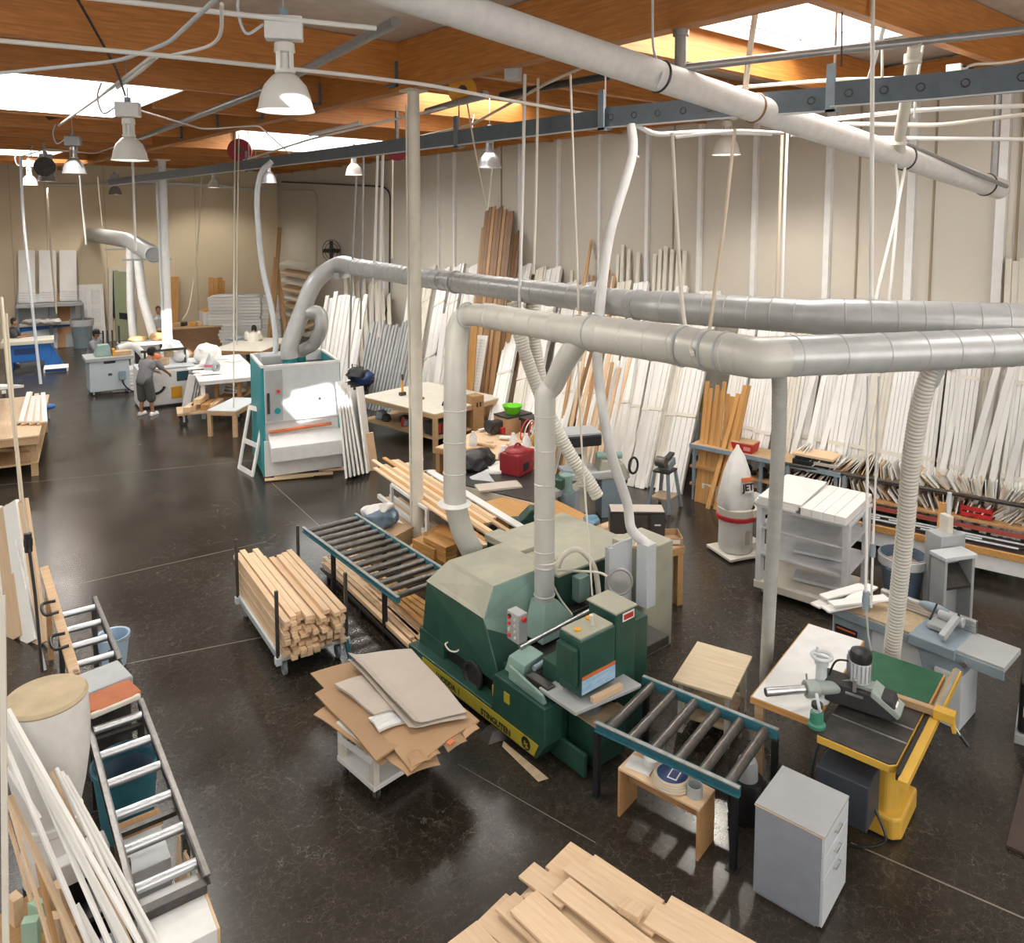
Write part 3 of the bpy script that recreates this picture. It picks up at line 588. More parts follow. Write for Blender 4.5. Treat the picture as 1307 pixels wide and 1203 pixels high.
o2 = O('extension_edge', MB().bx(-lG / 2 - .01, lG / 2 + .012, -mG / 2 - .01, mG / 2 + .01, zt - .07, zt - .005), M_orange, ts, .003); o2.location = gc; o2.rotation_euler.z = rG - rS
# fence rail along the front (right) edge
ra, rb = tsl(P(1154, 997, zt - .04)), tsl(P(1222, 858, zt - .04)); u = (rb - ra).normalized(); w = Vector((u.y, -u.x, 0))
rl = O('fence_rail', MB().bar(ra - u * .05, rb, .07, .06), M_yel, ts, .004)
O('rail_scale', MB().bar(ra - w * .045 + Vector((0, 0, .01)), ra + u * 1.0 - w * .045 + Vector((0, 0, .01)), .03, .05), M_black, rl); O('rail_tube', MB().bar(ra + u * 1.05 + Vector((0, 0, .034)), rb + Vector((0, 0, .034)), .04, .012), M_steel, rl)
fa, fb = tsl(P(1192, 907, zt + .03)), tsl(P(1092, 873, zt + .03))
fn = O('rip_fence', MB().bar(fa, fb, .06, .06), M_bench, ts, .004); fd = (fa - fb).normalized()
O('fence_head', MB().bar(fa, fa + fd * .16, .1, .08).bar(fa + fd * .13, fa + fd * .16 + Vector((0, 0, -.12)), .07, .03), M_yel, fn, .006)
O('fence_handle', MB().cyl(fa + fd * .14 + Vector((0, 0, -.05)), fa + fd * .22 + Vector((0, 0, -.16)), .008), M_steel, fn, 0, True); O('handle_grip', MB().cyl(fa + fd * .20 + Vector((0, 0, -.13)), fa + fd * .26 + Vector((0, 0, -.2)), .018, n=12), M_black, fn, 0, True)
# motor cover box hanging under the top
q = P(1075, 985, .0)
cM, lM, mM, rM = fit([(1037, 960), (1105, 980), (1122, 950), (1060, 935)], .62)
mc = O('motor_cover', MB().bx(-.2, .2, -.16, .16, .22, .60), mat('cover_dark', (.05, .058, .072), .5, 0, .2, 6), ts, .01); mc.location = (-.08, -.34, 0)
O('power_cord', MB().tube(smooth_path([(.12, -.28, .3), (.22, -.34, .12), (.06, -.42, .03), (-.1, -.44, .02)]), .011, 8), M_black, ts, 0, True)
q = tsl(P(1010, 960, .8)); O('hanging_cord', MB().tube(smooth_path([(-lS + .02, -mS + .03, zt - .02), (-lS - .03, -mS - .02, .5), (-lS, -mS, .12)]), .010, 8), M_black, ts, 0, True)
M_sage = mat('grey_green_cast', (.33, .38, .35), .4, 0, .15, 8)
# ---- power feeder standing on the saw
fz = zt
base = P(1046, 900, zt)
pf = T('power_feeder', 'grey-green stock feeder with motor and dark roller housing on the saw top', 'feeder', (base.x, base.y, zt), rS)
inv = pf.matrix_basis.inverted()
def L(u, v, z): return inv @ P(u, v, z)
cb_ = L(1047, 893, zt)
O('column', MB().lathe([(.075, 0), (.075, .02), (.048, .04), (.045, .32), (.058, .33), (.058, .37), (.02, .38)], cb_, 20), M_lgrey, pf, 0, True)
hwc = cb_ + Vector((0, 0, .40)); hw = O('crank_wheel', MB().torus(hwc, (0, 0, 1), .080, .016, 26).bar(hwc - Vector((.08, 0, 0)), hwc + Vector((.08, 0, 0)), .02, .015), M_lgrey, pf, 0, True)
O('crank_grip', MB().cyl(hwc + Vector((-.05, .03, 0)), hwc + Vector((-.05, .03, .05)), .011), M_lgrey, hw, 0, True)
az = .16
aL, aR = L(977, 883, zt + az), L(1097, 874, zt + az)
O('arm', MB().cyl(aL, aL.lerp(aR, .45), .036, n=20), M_steel, pf, .004, True); O('arm_sleeve', MB().cyl(aL.lerp(aR, .42), aR, .055, n=20).cyl(aL.lerp(aR, .42), aL.lerp(aR, .55), .072, n=20), M_sage, pf, .006, True)
O('clamp_lever', MB().tube([cb_ + Vector((-.06, .05, .06)), cb_ + Vector((-.14, .06, .07)), cb_ + Vector((-.15, .07, .15))], .008, 8), M_steel, pf, 0, True)
hc = L(1083, 900, zt + .0); ang = math.atan2((L(1140, 920, zt) - L(1050, 890, zt)).y, (L(1140, 920, zt) - L(1050, 890, zt)).x)
ro = Matrix.Translation(L(1096, 903, zt)) @ Matrix.Rotation(ang, 4, 'Z')
O('roller_housing', MB().prism([(-.33, .03), (.27, .03), (.31, .08), (.27, .20), (-.28, .22), (-.33, .17)], 1, -.10, .10).xf(ro), M_dark, pf, .012)
O('housing_cover', MB().hexa([(.10, -.105, .19), (.315, -.105, .06), (.315, .105, .06), (.10, .105, .19)], [(.11, -.105, .245), (.34, -.105, .11), (.34, .105, .11), (.11, .105, .245)]).bx(-.02, .12, -.06, .06, .20, .245).xf(ro), M_sage, pf, .01)
O('cover_label', MB().hexa([(.22, -.05, .181), (.30, -.05, .134), (.30, .04, .134), (.22, .04, .181)], [(.22, -.05, .186), (.30, -.05, .139), (.30, .04, .139), (.22, .04, .186)]).xf(ro), M_paper, pf)
for k in range(4): O('drive_roller', MB().cyl((-.2 + .12 * k, -.05, .05), (-.2 + .12 * k, .05, .05), .048, n=18).xf(ro), M_dark, pf, .004, True)
O('clamp_screw', MB().cyl((-.02, -.1, .19), (-.02, -.1, .30), .016).bar((-.09, -.1, .16), (.05, -.1, .16), .025, .02).xf(ro), M_steel, pf, .003)
mt_ = ro @ Vector((.0, .0, .24))
mo = O('motor', MB().lathe([(.07, 0), (.082, .01), (.086, .19), (.06, .21)], mt_, 24), M_lgrey, pf, 0, True); O('motor_cap', MB().lathe([(.087, .185), (.092, .23), (.08, .27), (.04, .29), (.01, .29)], mt_, 24), M_black, mo, 0, True)
for k in range(16):
    a = k * math.pi / 8; O('cooling_fin', MB().box(mt_ + Vector((math.cos(a) * .087, math.sin(a) * .087, .10)), (.012, .005, .15), a), M_steel, mo)
O('switch_tube', MB().cyl(mt_ + Vector((-.10, .07, 0)), mt_ + Vector((-.10, .07, .16)), .033, n=18).cyl(mt_ + Vector((-.10, .07, .16)), mt_ + Vector((-.10, .07, .20)), .024, n=18), M_bgrey, pf, .004, True)
O('feeder_cable', MB().tube(smooth_path([mt_ + Vector((-.1, .05, .12)), mt_ + Vector((-.2, .0, .10)), mt_ + Vector((-.24, -.04, -.04)), mt_ + Vector((-.2, -.06, -.1))]), .009, 8), M_black, pf, 0, True)
# green router on the left corner of the saw
q = P(1042, 926, zt)
t = T('dust_fitting', 'green round-based tool with a grey ring handle on the saw corner', 'tool', q, .3)
O('base', MB().lathe([(.02, 0), (.07, 0), (.072, .025), (.055, .04), (.052, .12), (.02, .13)], n=24), mat('tool_green', (.05, .22, .15), .4), t, 0, True); hh = O('ring_handle', MB().torus((0, -.01, .20), (.3, -1, .25), .062, .013, 28), M_lgrey, t, 0, True); O('dial', MB().lathe([(.01, 0), (.045, .0), (.045, .03), (.01, .03)], (0, .0, .165), 20), M_dark, t, 0, True); O('neck', MB().cyl((0, 0, .12), (0, 0, .17), .03), M_lgrey, t, 0, True)

# ---- jointer behind the saw (long blue-grey machine)
zj = .80
cJ, lJ, mJ, rJ = fit([(1055, 768), (1283, 855), (1305, 822), (1085, 745)], zj)
jt = T('jointer', 'long blue-grey jointer with ribbed steel fence behind the green saw extension', 'jointer', (cJ.x, cJ.y, 0), rJ); lJ /= 2; mJ /= 2
O('infeed_table', MB().bx(lJ * .50, lJ, -mJ * .9, mJ * .7, zj - .06, zj), M_grey, jt, .006); O('outfeed_table', MB().bx(-lJ, lJ * .05, -mJ * .9, mJ * .7, zj - .06, zj), M_dust, jt, .006)
O('table_flank', MB().bx(-lJ, lJ, -mJ * .92, -mJ * .84, zj - .13, zj - .03), M_bgrey, jt, .006)
O('saddle', MB().bx(lJ * .02, lJ * .52, -mJ * 1.05, mJ * .8, zj - .10, zj + .005), M_bgrey, jt, .008)
O('stand', MB().bx(-lJ * .95, lJ * .30, -mJ * .7, mJ * .6, .05, zj - .13), M_lgrey, jt, .01); O('stand_column', MB().hexa([(lJ * .30, -mJ * .7, 0), (lJ * .58, -mJ * .7, 0), (lJ * .58, mJ * .5, 0), (lJ * .30, mJ * .5, 0)], [(lJ * .10, -mJ * .9, zj - .1), (lJ * .60, -mJ * .9, zj - .1), (lJ * .60, mJ * .6, zj - .1), (lJ * .10, mJ * .6, zj - .1)]), M_bgrey, jt, .01)
O('foot_box', MB().bx(lJ * .30, lJ * .60, -mJ * .95, mJ * .5, 0, zj - .25), M_lgrey, jt, .01)
O('access_panel', MB().bx(-lJ * .93, -lJ * .45, -mJ * .74, -mJ * .69, .18, zj - .12), M_bgrey, jt, .006); O('door_sheet', MB().bx(-lJ * .9, -lJ * .62, -mJ * .755, -mJ * .735, .22, .46), M_white, jt); pl_ = O('name_plate', MB().bx(-lJ * .9, -lJ * .62, -mJ * .76, -mJ * .73, .45, .56), M_black, jt); O('plate_mark', MB().bx(-lJ * .88, -lJ * .64, -mJ * .77, -mJ * .755, .52, .54), M_oran, pl_)
O('door_handle', MB().tube([(lJ * -.1, -mJ * .72, .25), (lJ * -.1, -mJ * .78, .27), (lJ * .22, -mJ * .78, .27), (lJ * .22, -mJ * .72, .2)], .012, 8), M_black, jt, 0, True)
fe = O('fence', MB().bx(-lJ * .55, lJ * .55, mJ * .55, mJ * .72, zj, zj + .13), M_steel, jt, .004)
for k in range(4): O('fence_rib', MB().bx(-lJ * .55, lJ * .55, mJ * .53, mJ * .56, zj + .01 + .03 * k, zj + .025 + .03 * k), M_steel, fe)
O('fence_carriage', MB().bx(lJ * .12, lJ * .30, -mJ * .3, mJ * .6, zj + .02, zj + .07).cyl((lJ * .16, mJ * .4, zj + .1), (lJ * .44, mJ * .4, zj + .1), .05, n=18).bar((lJ * .35, -mJ * .8, zj + .05), (lJ * .38, mJ * .3, zj + .16), .06, .07), M_grey, jt, .008)
O('cutter_guard', MB().ell((lJ * .08, mJ * .6, zj + .12), (.16, .05, .05)), M_bgrey, jt, 0, True); O('lock_lever', MB().cyl((lJ * .1, mJ * .1, zj + .05), (lJ * .15, mJ * .3, zj + .22), .01).cyl((lJ * .4, mJ * .3, zj + .1), (lJ * .4, mJ * .2, zj + .2), .012), M_black, jt, 0, True)
O('height_knob', MB().cyl((lJ * .62, -mJ * .95, zj - .1), (lJ * .62, -mJ * 1.05, zj - .1), .03, n=12), M_steel, jt, 0, True)
for k, (du, dv, a) in enumerate(((1058, 762, .0), (1075, 768, .12), (1095, 757, -.1), (1070, 752, .05), (1085, 762, .2))):
    p = P(du, dv, zj + .03 + .02 * k); plank('moulding_offcut', 'white moulding offcut stacked on the left end of the jointer', 'offcut', p + Vector((-.3, .1 * a * 3, 0)), p + Vector((.3, -.1 - a * .8, 0)), .12, .022, M_board, group='offcuts on the jointer')
# ================================================================ lumber cart
t = T('lumber_cart', 'flat lumber cart with black upright posts and blue wheels', 'cart', (0, 0, 0))
c, lx, ly, rz = fit([(300, 757), (357, 835), (442, 815), (384, 742)], .26)
t.location = (c.x, c.y, 0); t.rotation_euler.z = rz; lx /= 2; ly /= 2; LC = t
O('deck', MB().bx(-lx, lx, -ly, ly, .20, .24).bx(-lx, lx, -ly, -ly + .03, .19, .27).bx(-lx, lx, ly - .03, ly, .19, .27), M_lgrey, t, .004)
for sx in (-1, 1):
    for sy in (-1, 1):
        castor(t, sx * (lx - .08), sy * (ly - .08), 0, .075, M_bgrey)
        x, y = sx * (lx - .02), sy * (ly + .005)
        O('post', MB().bx(x - .018, x + .018, y - .018, y + .018, .2, 1.0), M_iron, t, .004); O('post_socket', MB().bx(x - .04, x + .04, y - .03, y + .03, .17, .25), M_lgrey, t, .004)
O('brake_pedal', MB().bar((lx + .04, ly - .02, .24), (lx + .10, ly + .0, .04), .05, .03), M_blue, t, .006)
t.rotation_euler.z = rz
Mx = Matrix.Translation((c.x, c.y, 0)) @ Matrix.Rotation(rz, 4, 'Z')
random.seed(3)
wy = 2 * ly - .06; n = 9; bw = wy / n
for row in range(9):
    for k in range(n):
        top = 8 if k < 4 else (6 if k < 6 else 7)
        if row > top: continue
        if row >= 7 and k in (4,): continue
        y = -ly + .03 + (k + .5) * bw + random.uniform(-.008, .008); z = .265 + row * .052
        a, b_ = -lx - random.uniform(.10, .34), lx + random.uniform(-.05, .16)
        if k >= 5: a += .16
        yy = random.uniform(-.012, .012)
        plank('pine_board', 'pale pine board stacked on the lumber cart with upright posts', 'board', Mx @ Vector((a, y, z)), Mx @ Vector((b_, y + yy, z + random.uniform(0, .006))), bw - .012, .046, M_pine, group='boards on the lumber cart')
# boards lying under the long conveyor on a low black rack
ra = T('low_rack', 'low black steel rack under the long conveyor', 'rack', P(475, 780))
a1, a2 = P(410, 725, .12), P(525, 838, .12); d = (a2 - a1).normalized(); w = Vector((d.y, -d.x, 0)) * -1
O('rail', MB().bar(a1, a2, .03, .03), M_black, ra, world=True); O('rail', MB().bar(a1 + w * .55, a2 + w * .55, .03, .03), M_black, ra, world=True)
for f in (.1, .5, .9): O('crossbar', MB().bar(a1.lerp(a2, f), a1.lerp(a2, f) + w * .55, .03, .03), M_black, ra, world=True); O('foot', MB().bx(-.02, .02, -.02, .02, 0, .1).xf(Matrix.Translation((a1.lerp(a2, f).x, a1.lerp(a2, f).y, 0))), M_black, ra, world=True)
for k in range(16):
    j = k % 8; z = .155 + .035 * (k // 8); o_ = w * (.05 + .065 * j); s_ = random.uniform(-.25, .15)
    plank('thin_board', 'thin pine board lying on the low rack under the long conveyor', 'board', a1 + o_ + d * s_ + Vector((0, 0, z - .12)), a2 + o_ + d * (random.uniform(-.3, .0)) + w * random.uniform(-.05, .05) + Vector((0, 0, z - .12)), .055, .028, M_pine, group='boards under the long conveyor')
for k in range(4):
    plank('orange_board', 'orange-toned board laid slanting on the boards under the long conveyor', 'board', a1 + w * (.35 + .06 * k) + d * (.9 + .1 * k) + Vector((0, 0, .12)), a2 + w * (.28 + .1 * k) + Vector((0, 0, .20)), .06, .025, M_orange, group='slanting boards under the long conveyor')

# ================================================================ cardboard trolley
t = T('trolley', 'small white two-tier trolley carrying flattened cardboard', 'cart', (0, 0, 0)); c, lx, ly, rz = fit([(427, 965), (471, 1003), (560, 970), (508, 930)], .12)
t.location = (c.x, c.y, 0); t.rotation_euler.z = rz; lx /= 2; ly /= 2
O('lower_deck', MB().bx(-lx, lx, -ly, ly, .11, .16), M_white, t, .005); O('upper_deck', MB().bx(-lx, lx, -ly, ly, .44, .48), M_white, t, .005)
for sx in (-1, 1):
    for sy in (-1, 1): O('leg', MB().bx(sx * (lx - .04) - .035, sx * (lx - .04) + .035, sy * (ly - .035) - .03, sy * (ly - .035) + .03, .16, .44), M_cream, t, .004); castor(t, sx * (lx - .05), sy * (ly - .06), 0, .04)
O('brace', MB().bar((-lx + .04, -ly, .34), (lx - .04, -ly, .38), .02, .05), M_white, t)
def sheet(label, corners, z0, th, m, sag=.0, name='cardboard_sheet', group=None, curl=0., n=8):
    """flat sheet through four picture points, thin, slightly sagging"""
    p = [P(u, v, z0) for u, v in corners]; mb = MB(); g = []
    for k in (0, 1):
        rows = []
        for i in range(n + 1):
            r_ = []
            for j in range(n + 1):
                a, b = i / n, j / n; q = (p[0] * (1 - a) + p[1] * a) * (1 - b) + (p[3] * (1 - a) + p[2] * a) * b
                e = (2 * a - 1) ** 2 + (2 * b - 1) ** 2
                r_.append(mb.bm.verts.new(q + Vector((0, 0, -sag * e + curl * max(0, 1 - 4 * b) ** 2 + .006 * math.sin(9 * a + 3 * b + z0 * 40) + (0 if k == 0 else th)))))
            rows.append(r_)
        g.append(rows)
    for i in range(n):
        for j in range(n):
            mb.bm.faces.new((g[0][i][j], g[0][i + 1][j], g[0][i + 1][j + 1], g[0][i][j + 1])); mb.bm.faces.new((g[1][i][j], g[1][i][j + 1], g[1][i + 1][j + 1], g[1][i + 1][j]))
    for i in range(n):
        for a, b in (((i, 0), (i + 1, 0)), ((i, n), (i + 1, n)), ((0, i), (0, i + 1)), ((n, i), (n, i + 1))):
            mb.bm.faces.new((g[0][a[0]][a[1]], g[0][b[0]][b[1]], g[1][b[0]][b[1]], g[1][a[0]][a[1]]))
    return one(name, label, 'cardboard', mb, m, group, sm=False)
sheet('large brown cardboard sheet with torn front flaps, lowest on the white trolley', [(400, 905), (485, 968), (610, 915), (510, 838)], .485, .010, M_card, .03)
sheet('brown cardboard sheet poking out at the front of the trolley pile', [(478, 955), (520, 985), (562, 970), (540, 930)], .47, .008, M_card, .02)
sheet('brown cardboard sheet at the left rear of the trolley pile', [(396, 856), (440, 905), (560, 880), (500, 830)], .51, .012, M_card, .02)
sheet('long brown cardboard layer with ragged left edge on the trolley pile', [(402, 882), (480, 966), (560, 920), (470, 850)], .525, .016, M_card, .02)
sheet('brown cardboard layer with printed red box mark on the trolley pile', [(440, 880), (525, 975), (612, 912), (520, 850)], .545, .012, M_card, .035)
sheet('folded pale cardboard with white face at the left of the trolley pile', [(427, 872), (478, 912), (512, 905), (463, 862)], .575, .022, M_cardg, .01)
sheet('silver-lined folded cardboard under the pale sheet', [(470, 915), (484, 932), (522, 920), (500, 908)], .565, .02, M_wrap, .01)
sheet('grey-beige cardboard sheet with rounded corner, second from the top of the trolley pile', [(444, 842), (522, 930), (596, 912), (526, 836)], .59, .008, M_cardg, .015, curl=.04)
sheet('large pale grey-beige cardboard sheet lying topmost on the trolley pile', [(444, 836), (528, 924), (596, 905), (525, 826)], .615, .008, M_cardg, .012, curl=.05)
for k, cc in enumerate(([(517, 958), (525, 975), (550, 966), (536, 950)], [(536, 950), (548, 965), (562, 958), (552, 943)], [(555, 940), (572, 955), (596, 942), (580, 925)], [(582, 928), (594, 938), (612, 926), (600, 915)])):
    sheet('small brown cardboard flap folded out at the front edge of the trolley pile', cc, .52 - .004 * k, .006, M_card, .015, 'cardboard_flap', 'front cardboard flaps', n=3)
q = [P(568, 948, .56), P(580, 945, .56)]; one('printed_mark', 'small red printed box mark on a cardboard flap', 'mark', MB().box(P(575, 946, .531), (.07, .05, .002), .3), M_oran)

# ================================================================ plywood stack, bottom centre
random.seed(11)
zS = .62
def pl_px(label, a, b, wd, z, m=M_pale, th=.02, name='plywood_board', group='plywood boards in the bottom stack'):
    return plank(name, label, 'board', P(*a, z), P(*b, z), wd, th, m, group=group, bev=.0015)
lowp = T('pallet', 'low pallet under the plywood stack at the bottom centre', 'pallet', P(770, 1240, 0))
ca = P(640, 1170, .0); d1 = (P(930, 1290, zS) - P(690, 1120, zS)).normalized(); w1 = Vector((d1.y, -d1.x, 0))
cc = P(765, 1215, zS); rzp = math.atan2(d1.y, d1.x); lowp.location = (cc.x, cc.y, 0); lowp.rotation_euler.z = rzp
for yy in (-.55, 0, .55): O('runner', MB().bx(-.6, .75, yy - .04, yy + .04, 0, .12), M_oak, lowp, .004)
for xx in (-.5, -.1, .3, .68): O('deck_board', MB().bx(xx - .06, xx + .06, -.65, .65, .12, .14), M_oak, lowp, .002)
for lev in range(14):           # layers of boards, ends visible on the left
    for k in range(4):
        y = (-.47 + .31 * k) + random.uniform(-.02, .02); x0 = -.72 + random.uniform(-.05, .06) + (.03 * k); 
        M4 = lowp.matrix_basis
        plank('plywood_board', 'pale plywood board inside the stack at the bottom centre', 'board', M4 @ Vector((x0, y, .155 + lev * .032)), M4 @ Vector((.8, y, .155 + lev * .032)), .29, .028, M_pale if (lev * 3 + k) % 7 else M_pine, group='plywood boards in the bottom stack')
for lab, a, b, wd, z in (('pale plywood board with a straight left end, topmost at the front of the bottom stack', (668, 1150), (860, 1330), .23, .665), ('plywood board at the lower left edge of the bottom stack', (590, 1190), (680, 1290), .23, .62),
    ('long tan plywood board on the right part of the bottom stack', (727, 1102), (840, 1185), .15, .62), ('tan plywood board along the far edge of the bottom stack', (753, 1098), (842, 1158), .12, .60), ('plywood board with a small knot in the middle of the bottom stack', (716, 1130), (850, 1235), .17, .63),
    ('plywood board with an even end on the right of the bottom stack', (830, 1165), (990, 1260), .2, .64), ('plywood board along the right edge of the bottom stack', (852, 1152), (990, 1230), .12, .625), ('short plywood board at the rear left of the bottom stack', (672, 1110), (725, 1150), .16, .61), ('plywood board partly covered at the left of the bottom stack', (645, 1150), (720, 1215), .18, .63)):
    pl_px(lab, a, b, wd, z, group=None)
q = P(806, 1163, .65); one('offcut', 'small pale offcut block lying in the gap of the bottom stack', 'offcut', MB().box(q + Vector((0, 0, .015)), (.14, .10, .045), rzp + .1), M_pale, bev=.002)

# ================================================================ left side: dust bag, white mouldings, boards, clamps
q = P(60, 1062, .0)
q = PD(58, 888, 5.5); q = Vector((q.x, q.y, 0)); ZT = PG(58, 888, q).z
t = T('dust_extractor', 'tall white cloth dust bag with a stained tan top, at the left edge', 'dust extractor', q)
O('filter_bag', MB().lathe([(.02, ZT - .95), (.17, ZT - .93), (.185, ZT - .84), (.225, ZT - .66), (.258, ZT - .45), (.27, ZT - .25), (.265, ZT - .06), (.262, ZT - .015)], n=40), M_cloth, t, 0, True)
O('bag_top', MB().lathe([(.262, ZT - .02), (.268, ZT - .005), (.25, ZT + .015), (.12, ZT + .03), (.01, ZT + .035)], n=40), mat('stained_cloth', (.58, .47, .31), .85, 0, .25, 5, bump=.3), t, 0, True)
O('collar_strap', MB().lathe([(.185, ZT - .93), (.20, ZT - .93), (.20, ZT - .88), (.185, ZT - .88)], n=32), M_white, t, 0, True)
O('blower_housing', MB().lathe([(.05, .34), (.20, .34), (.20, ZT - .94), (.1, ZT - .92)], n=32), M_white, t, 0, True); O('outlet_port', MB().bx(-.02, .3, -.30, -.12, ZT - 1.25, ZT - 1.08), M_white, t, .01)
O('base_plate', MB().bx(-.3, .3, -.3, .3, .06, .1), M_iron, t, .005); O('lower_drum', MB().lathe([(.05, .1), (.2, .1), (.2, .34), (.05, .34)], n=28), M_black, t, 0, True)
for sx in (-1, 1):
    for sy in (-1, 1): castor(t, sx * .24, sy * .24, 0, .024)
# white mouldings slanting across the bottom left
MG = 'white mouldings slanting in the bottom left corner'
for k, (a, za, b, zb_, w_, m_, lb) in enumerate((
    ((6, 908), 1.75, (172, 1225), .75, .045, M_board, 'long white moulding running from the left edge past the white dust bag'),
    ((10, 905), 1.78, (190, 1225), .77, .030, M_board, None), ((14, 915), 1.70, (155, 1240), .73, .030, M_board, None), ((2, 940), 1.68, (128, 1240), .70, .030, M_board, None),
    ((78, 985), 1.34, (200, 1215), .66, .028, M_board, None), ((72, 980), 1.36, (190, 1225), .65, .022, M_board, None), ((84, 990), 1.32, (212, 1220), .64, .020, M_board, None), ((66, 985), 1.30, (178, 1230), .63, .022, M_pale, 'narrow pine strip between the white mouldings below the dust bag'),
    ((12, 1015), 1.35, (110, 1230), .70, .040, M_pale, 'raw pine strip with a square end among the white mouldings at bottom left'), ((10, 978), 1.5, (50, 1045), 1.30, .03, M_board, 'short white strip above the square-ended pine strip'),
    ((12, 1025), 1.25, (70, 1225), .72, .022, M_pale, 'narrow raw pine strip left of the square-ended strip'), ((8, 1040), 1.2, (40, 1150), .8, .02, M_pine, 'thin pine strip along the left edge below the white mouldings'), ((110, 1105), .98, (170, 1235), .62, .045, M_board, 'short white moulding with a raw end below the dust bag'), ((96, 1155), .9, (142, 1240), .60, .045, M_board, None), ((70, 1135), .85, (100, 1235), .60, .035, M_pale, 'short pine strip at the very bottom left'), ((48, 1100), .95, (90, 1290), .45, .03, M_oak, 'brown strip behind the pine strips at bottom left'))):
    plank('moulding_strip', lb or 'long white moulding slanting across the bottom left corner', 'moulding', P(*a, za), P(*b, zb_), w_, .018, m_, (.5, -.5, .7), None if lb else MG)
one('ply_box', 'open wooden crate under the mouldings at the bottom left corner', 'crate', MB().box((P(35, 1180, .45).x, P(35, 1180, .45).y, .22), (.5, .5, .44), .3), M_oak, bev=.004)
for k, (u, v) in enumerate(((20, 1165), (48, 1172), (75, 1150), (70, 1190), (40, 1195))):
    q = P(u, v, .5); one('block_offcut', 'green-edged offcut standing in the wooden crate at bottom left', 'offcut', MB().box(q + Vector((0, 0, -.02)), (.06, .09, .28), .3 + .2 * k), (M_pale, mat('mint_edge', (.38, .55, .42), .7), M_pale)[k % 3], 'offcuts in the crate')
# cream board standing at the very left edge
plank('leaning_board', 'long cream board standing upright at the left picture edge', 'board', P(8, 1260, .9), PD(3, 760, 4.6), .06, .03, M_cream, (-1, .2, 0))
# framed white boards leaning at left
FG = 'white door frames leaning at the left edge'
for k, (a, b) in enumerate((((-4, 800), (-6, 650)), ((20, 815), (3, 648)), ((38, 820), (14, 642)), ((52, 822), (26, 640)))):
    plank('leaning_board', ('white board at the left picture edge, outermost of the leaning group', 'white board second from the left in the leaning group', 'white board third from the left in the leaning group', 'white board with raw edge, rightmost of the group leaning at left')[k], 'board', P(a[0], a[1], .0), PG(b[0], b[1], P(a[0] - 30, a[1] - 40)), .26, .045, (M_board, M_pale, M_board, M_pale)[k], (-1, -.6, 0))
plank('metal_tube', 'thin grey metal tube leaning in front of the white boards at left', 'tube', P(58, 855, .0), PG(20, 690, P(35, 830)), .025, .025, M_steel, (-1, 0, 0))
# wooden plank with clamps beside small conveyor
t = T('clamp_board', 'tan wooden plank holding two black clamps beside the small conveyor', 'board', P(82, 862, 0))
a, b = P(60, 750, .9), P(88, 868, .72)
O('plank', MB().bar(P(56, 725, 1.0), P(96, 862, .75), .09, .05), M_bench, t, .004, world=True)
for f in (.45, .75):
    q = P(56, 725, 1.0).lerp(P(96, 862, .75), f) + Vector((-.05, -.02, .05)); O('clamp', MB().tube(smooth_path([q + Vector((.06, .1, .03)), q + Vector((-.06, .12, .02)), q + Vector((-.07, -.1, .0)), q + Vector((.05, -.12, 0))]), .016, 8), M_black, t, 0, True, world=True)
for s in (0, 1): O('trestle_leg', MB().bar(P(60 + 30 * s, 738 + 110 * s, .95 - .2 * s), Vector((*P(60 + 30 * s, 738 + 110 * s, .95 - .2 * s).xy, 0)), .05, .05), M_oak, t, world=True)
# grey box and orange pad between the two dark conveyors
q = P(128, 878, .80)
c, lx, ly, rz = fit([(98, 868), (104, 885), (176, 868), (150, 848)], .82)
t = T('tool_case', 'grey case between the two dark conveyors, beneath the orange pad', 'case', (c.x, c.y, 0), rz)
O('case_body', MB().bx(-.22, .16, -.2, .2, .62, .84), M_grey, t, .015); O('case_stand', MB().bx(-.2, .14, -.18, .18, 0, .62), M_iron, t, .01)
t2 = T('orange_pad', 'orange rubber pad with rounded corners on the grey case', 'pad', P(140, 890, .86), rz)
O('pad', MB().prism([(-.15, -.21), (.11, -.20), (.16, -.12), (.16, .14), (.12, .22), (-.15, .21)], 2, -.015, .02), M_rust, t2, .012); O('pad_rim', MB().bx(.13, .17, -.2, .2, -.03, .018), M_cream, t2, .012)
q = P(150, 832, 0); t = T('bucket', 'pale blue bucket on the floor beside the small conveyor', 'bucket', P(146, 848, 0)); O('body', MB().lathe([(.12, 0), (.165, .34), (.175, .345), (.175, .36), (.155, .355), (.11, .02)], n=28), mat('pale_blue_plastic', (.42, .56, .72), .4), t, 0, True); O('handle', MB().tube(arc((0, 0, .34), (0, 1, 0), (1, 0, -.2), .17, 0, math.pi, 10), .005, 6), M_steel, t, 0, True)
# air hose drop with connector, left
def drop(label, pts, r, m, name='hanging_cable', conn=None, cm=None, fin=None):
    t = T(name, label, 'cable', pts[-1]); O('cable', MB().tube(pts, r, 8), m, t, 0, True, world=True)
    if conn is not None:
        q, ln, rr = conn; O('connector', MB().cyl(q + Vector((0, 0, -ln / 2)), q + Vector((0, 0, ln / 2)), rr, n=14).cyl(q + Vector((0, 0, -ln * .18)), q + Vector((0, 0, ln * .18)), rr * 1.15, n=14), cm or M_bgrey, t, 0, True, world=True)
    return t
cq = PD(36, 692, 6.6)
drop('thin cable with dark connector hanging in front of the leaning boards at left', [PD(8, 400, 6.6), PD(14, 480, 6.6), PD(24, 600, 6.6), cq], .011, M_beigewire, conn=(cq, .16, .03), cm=M_black)
drop('black tail cable hanging below the connector at left', [cq, PD(45, 760, 6.5), PD(54, 858, 6.4)], .012, M_black)
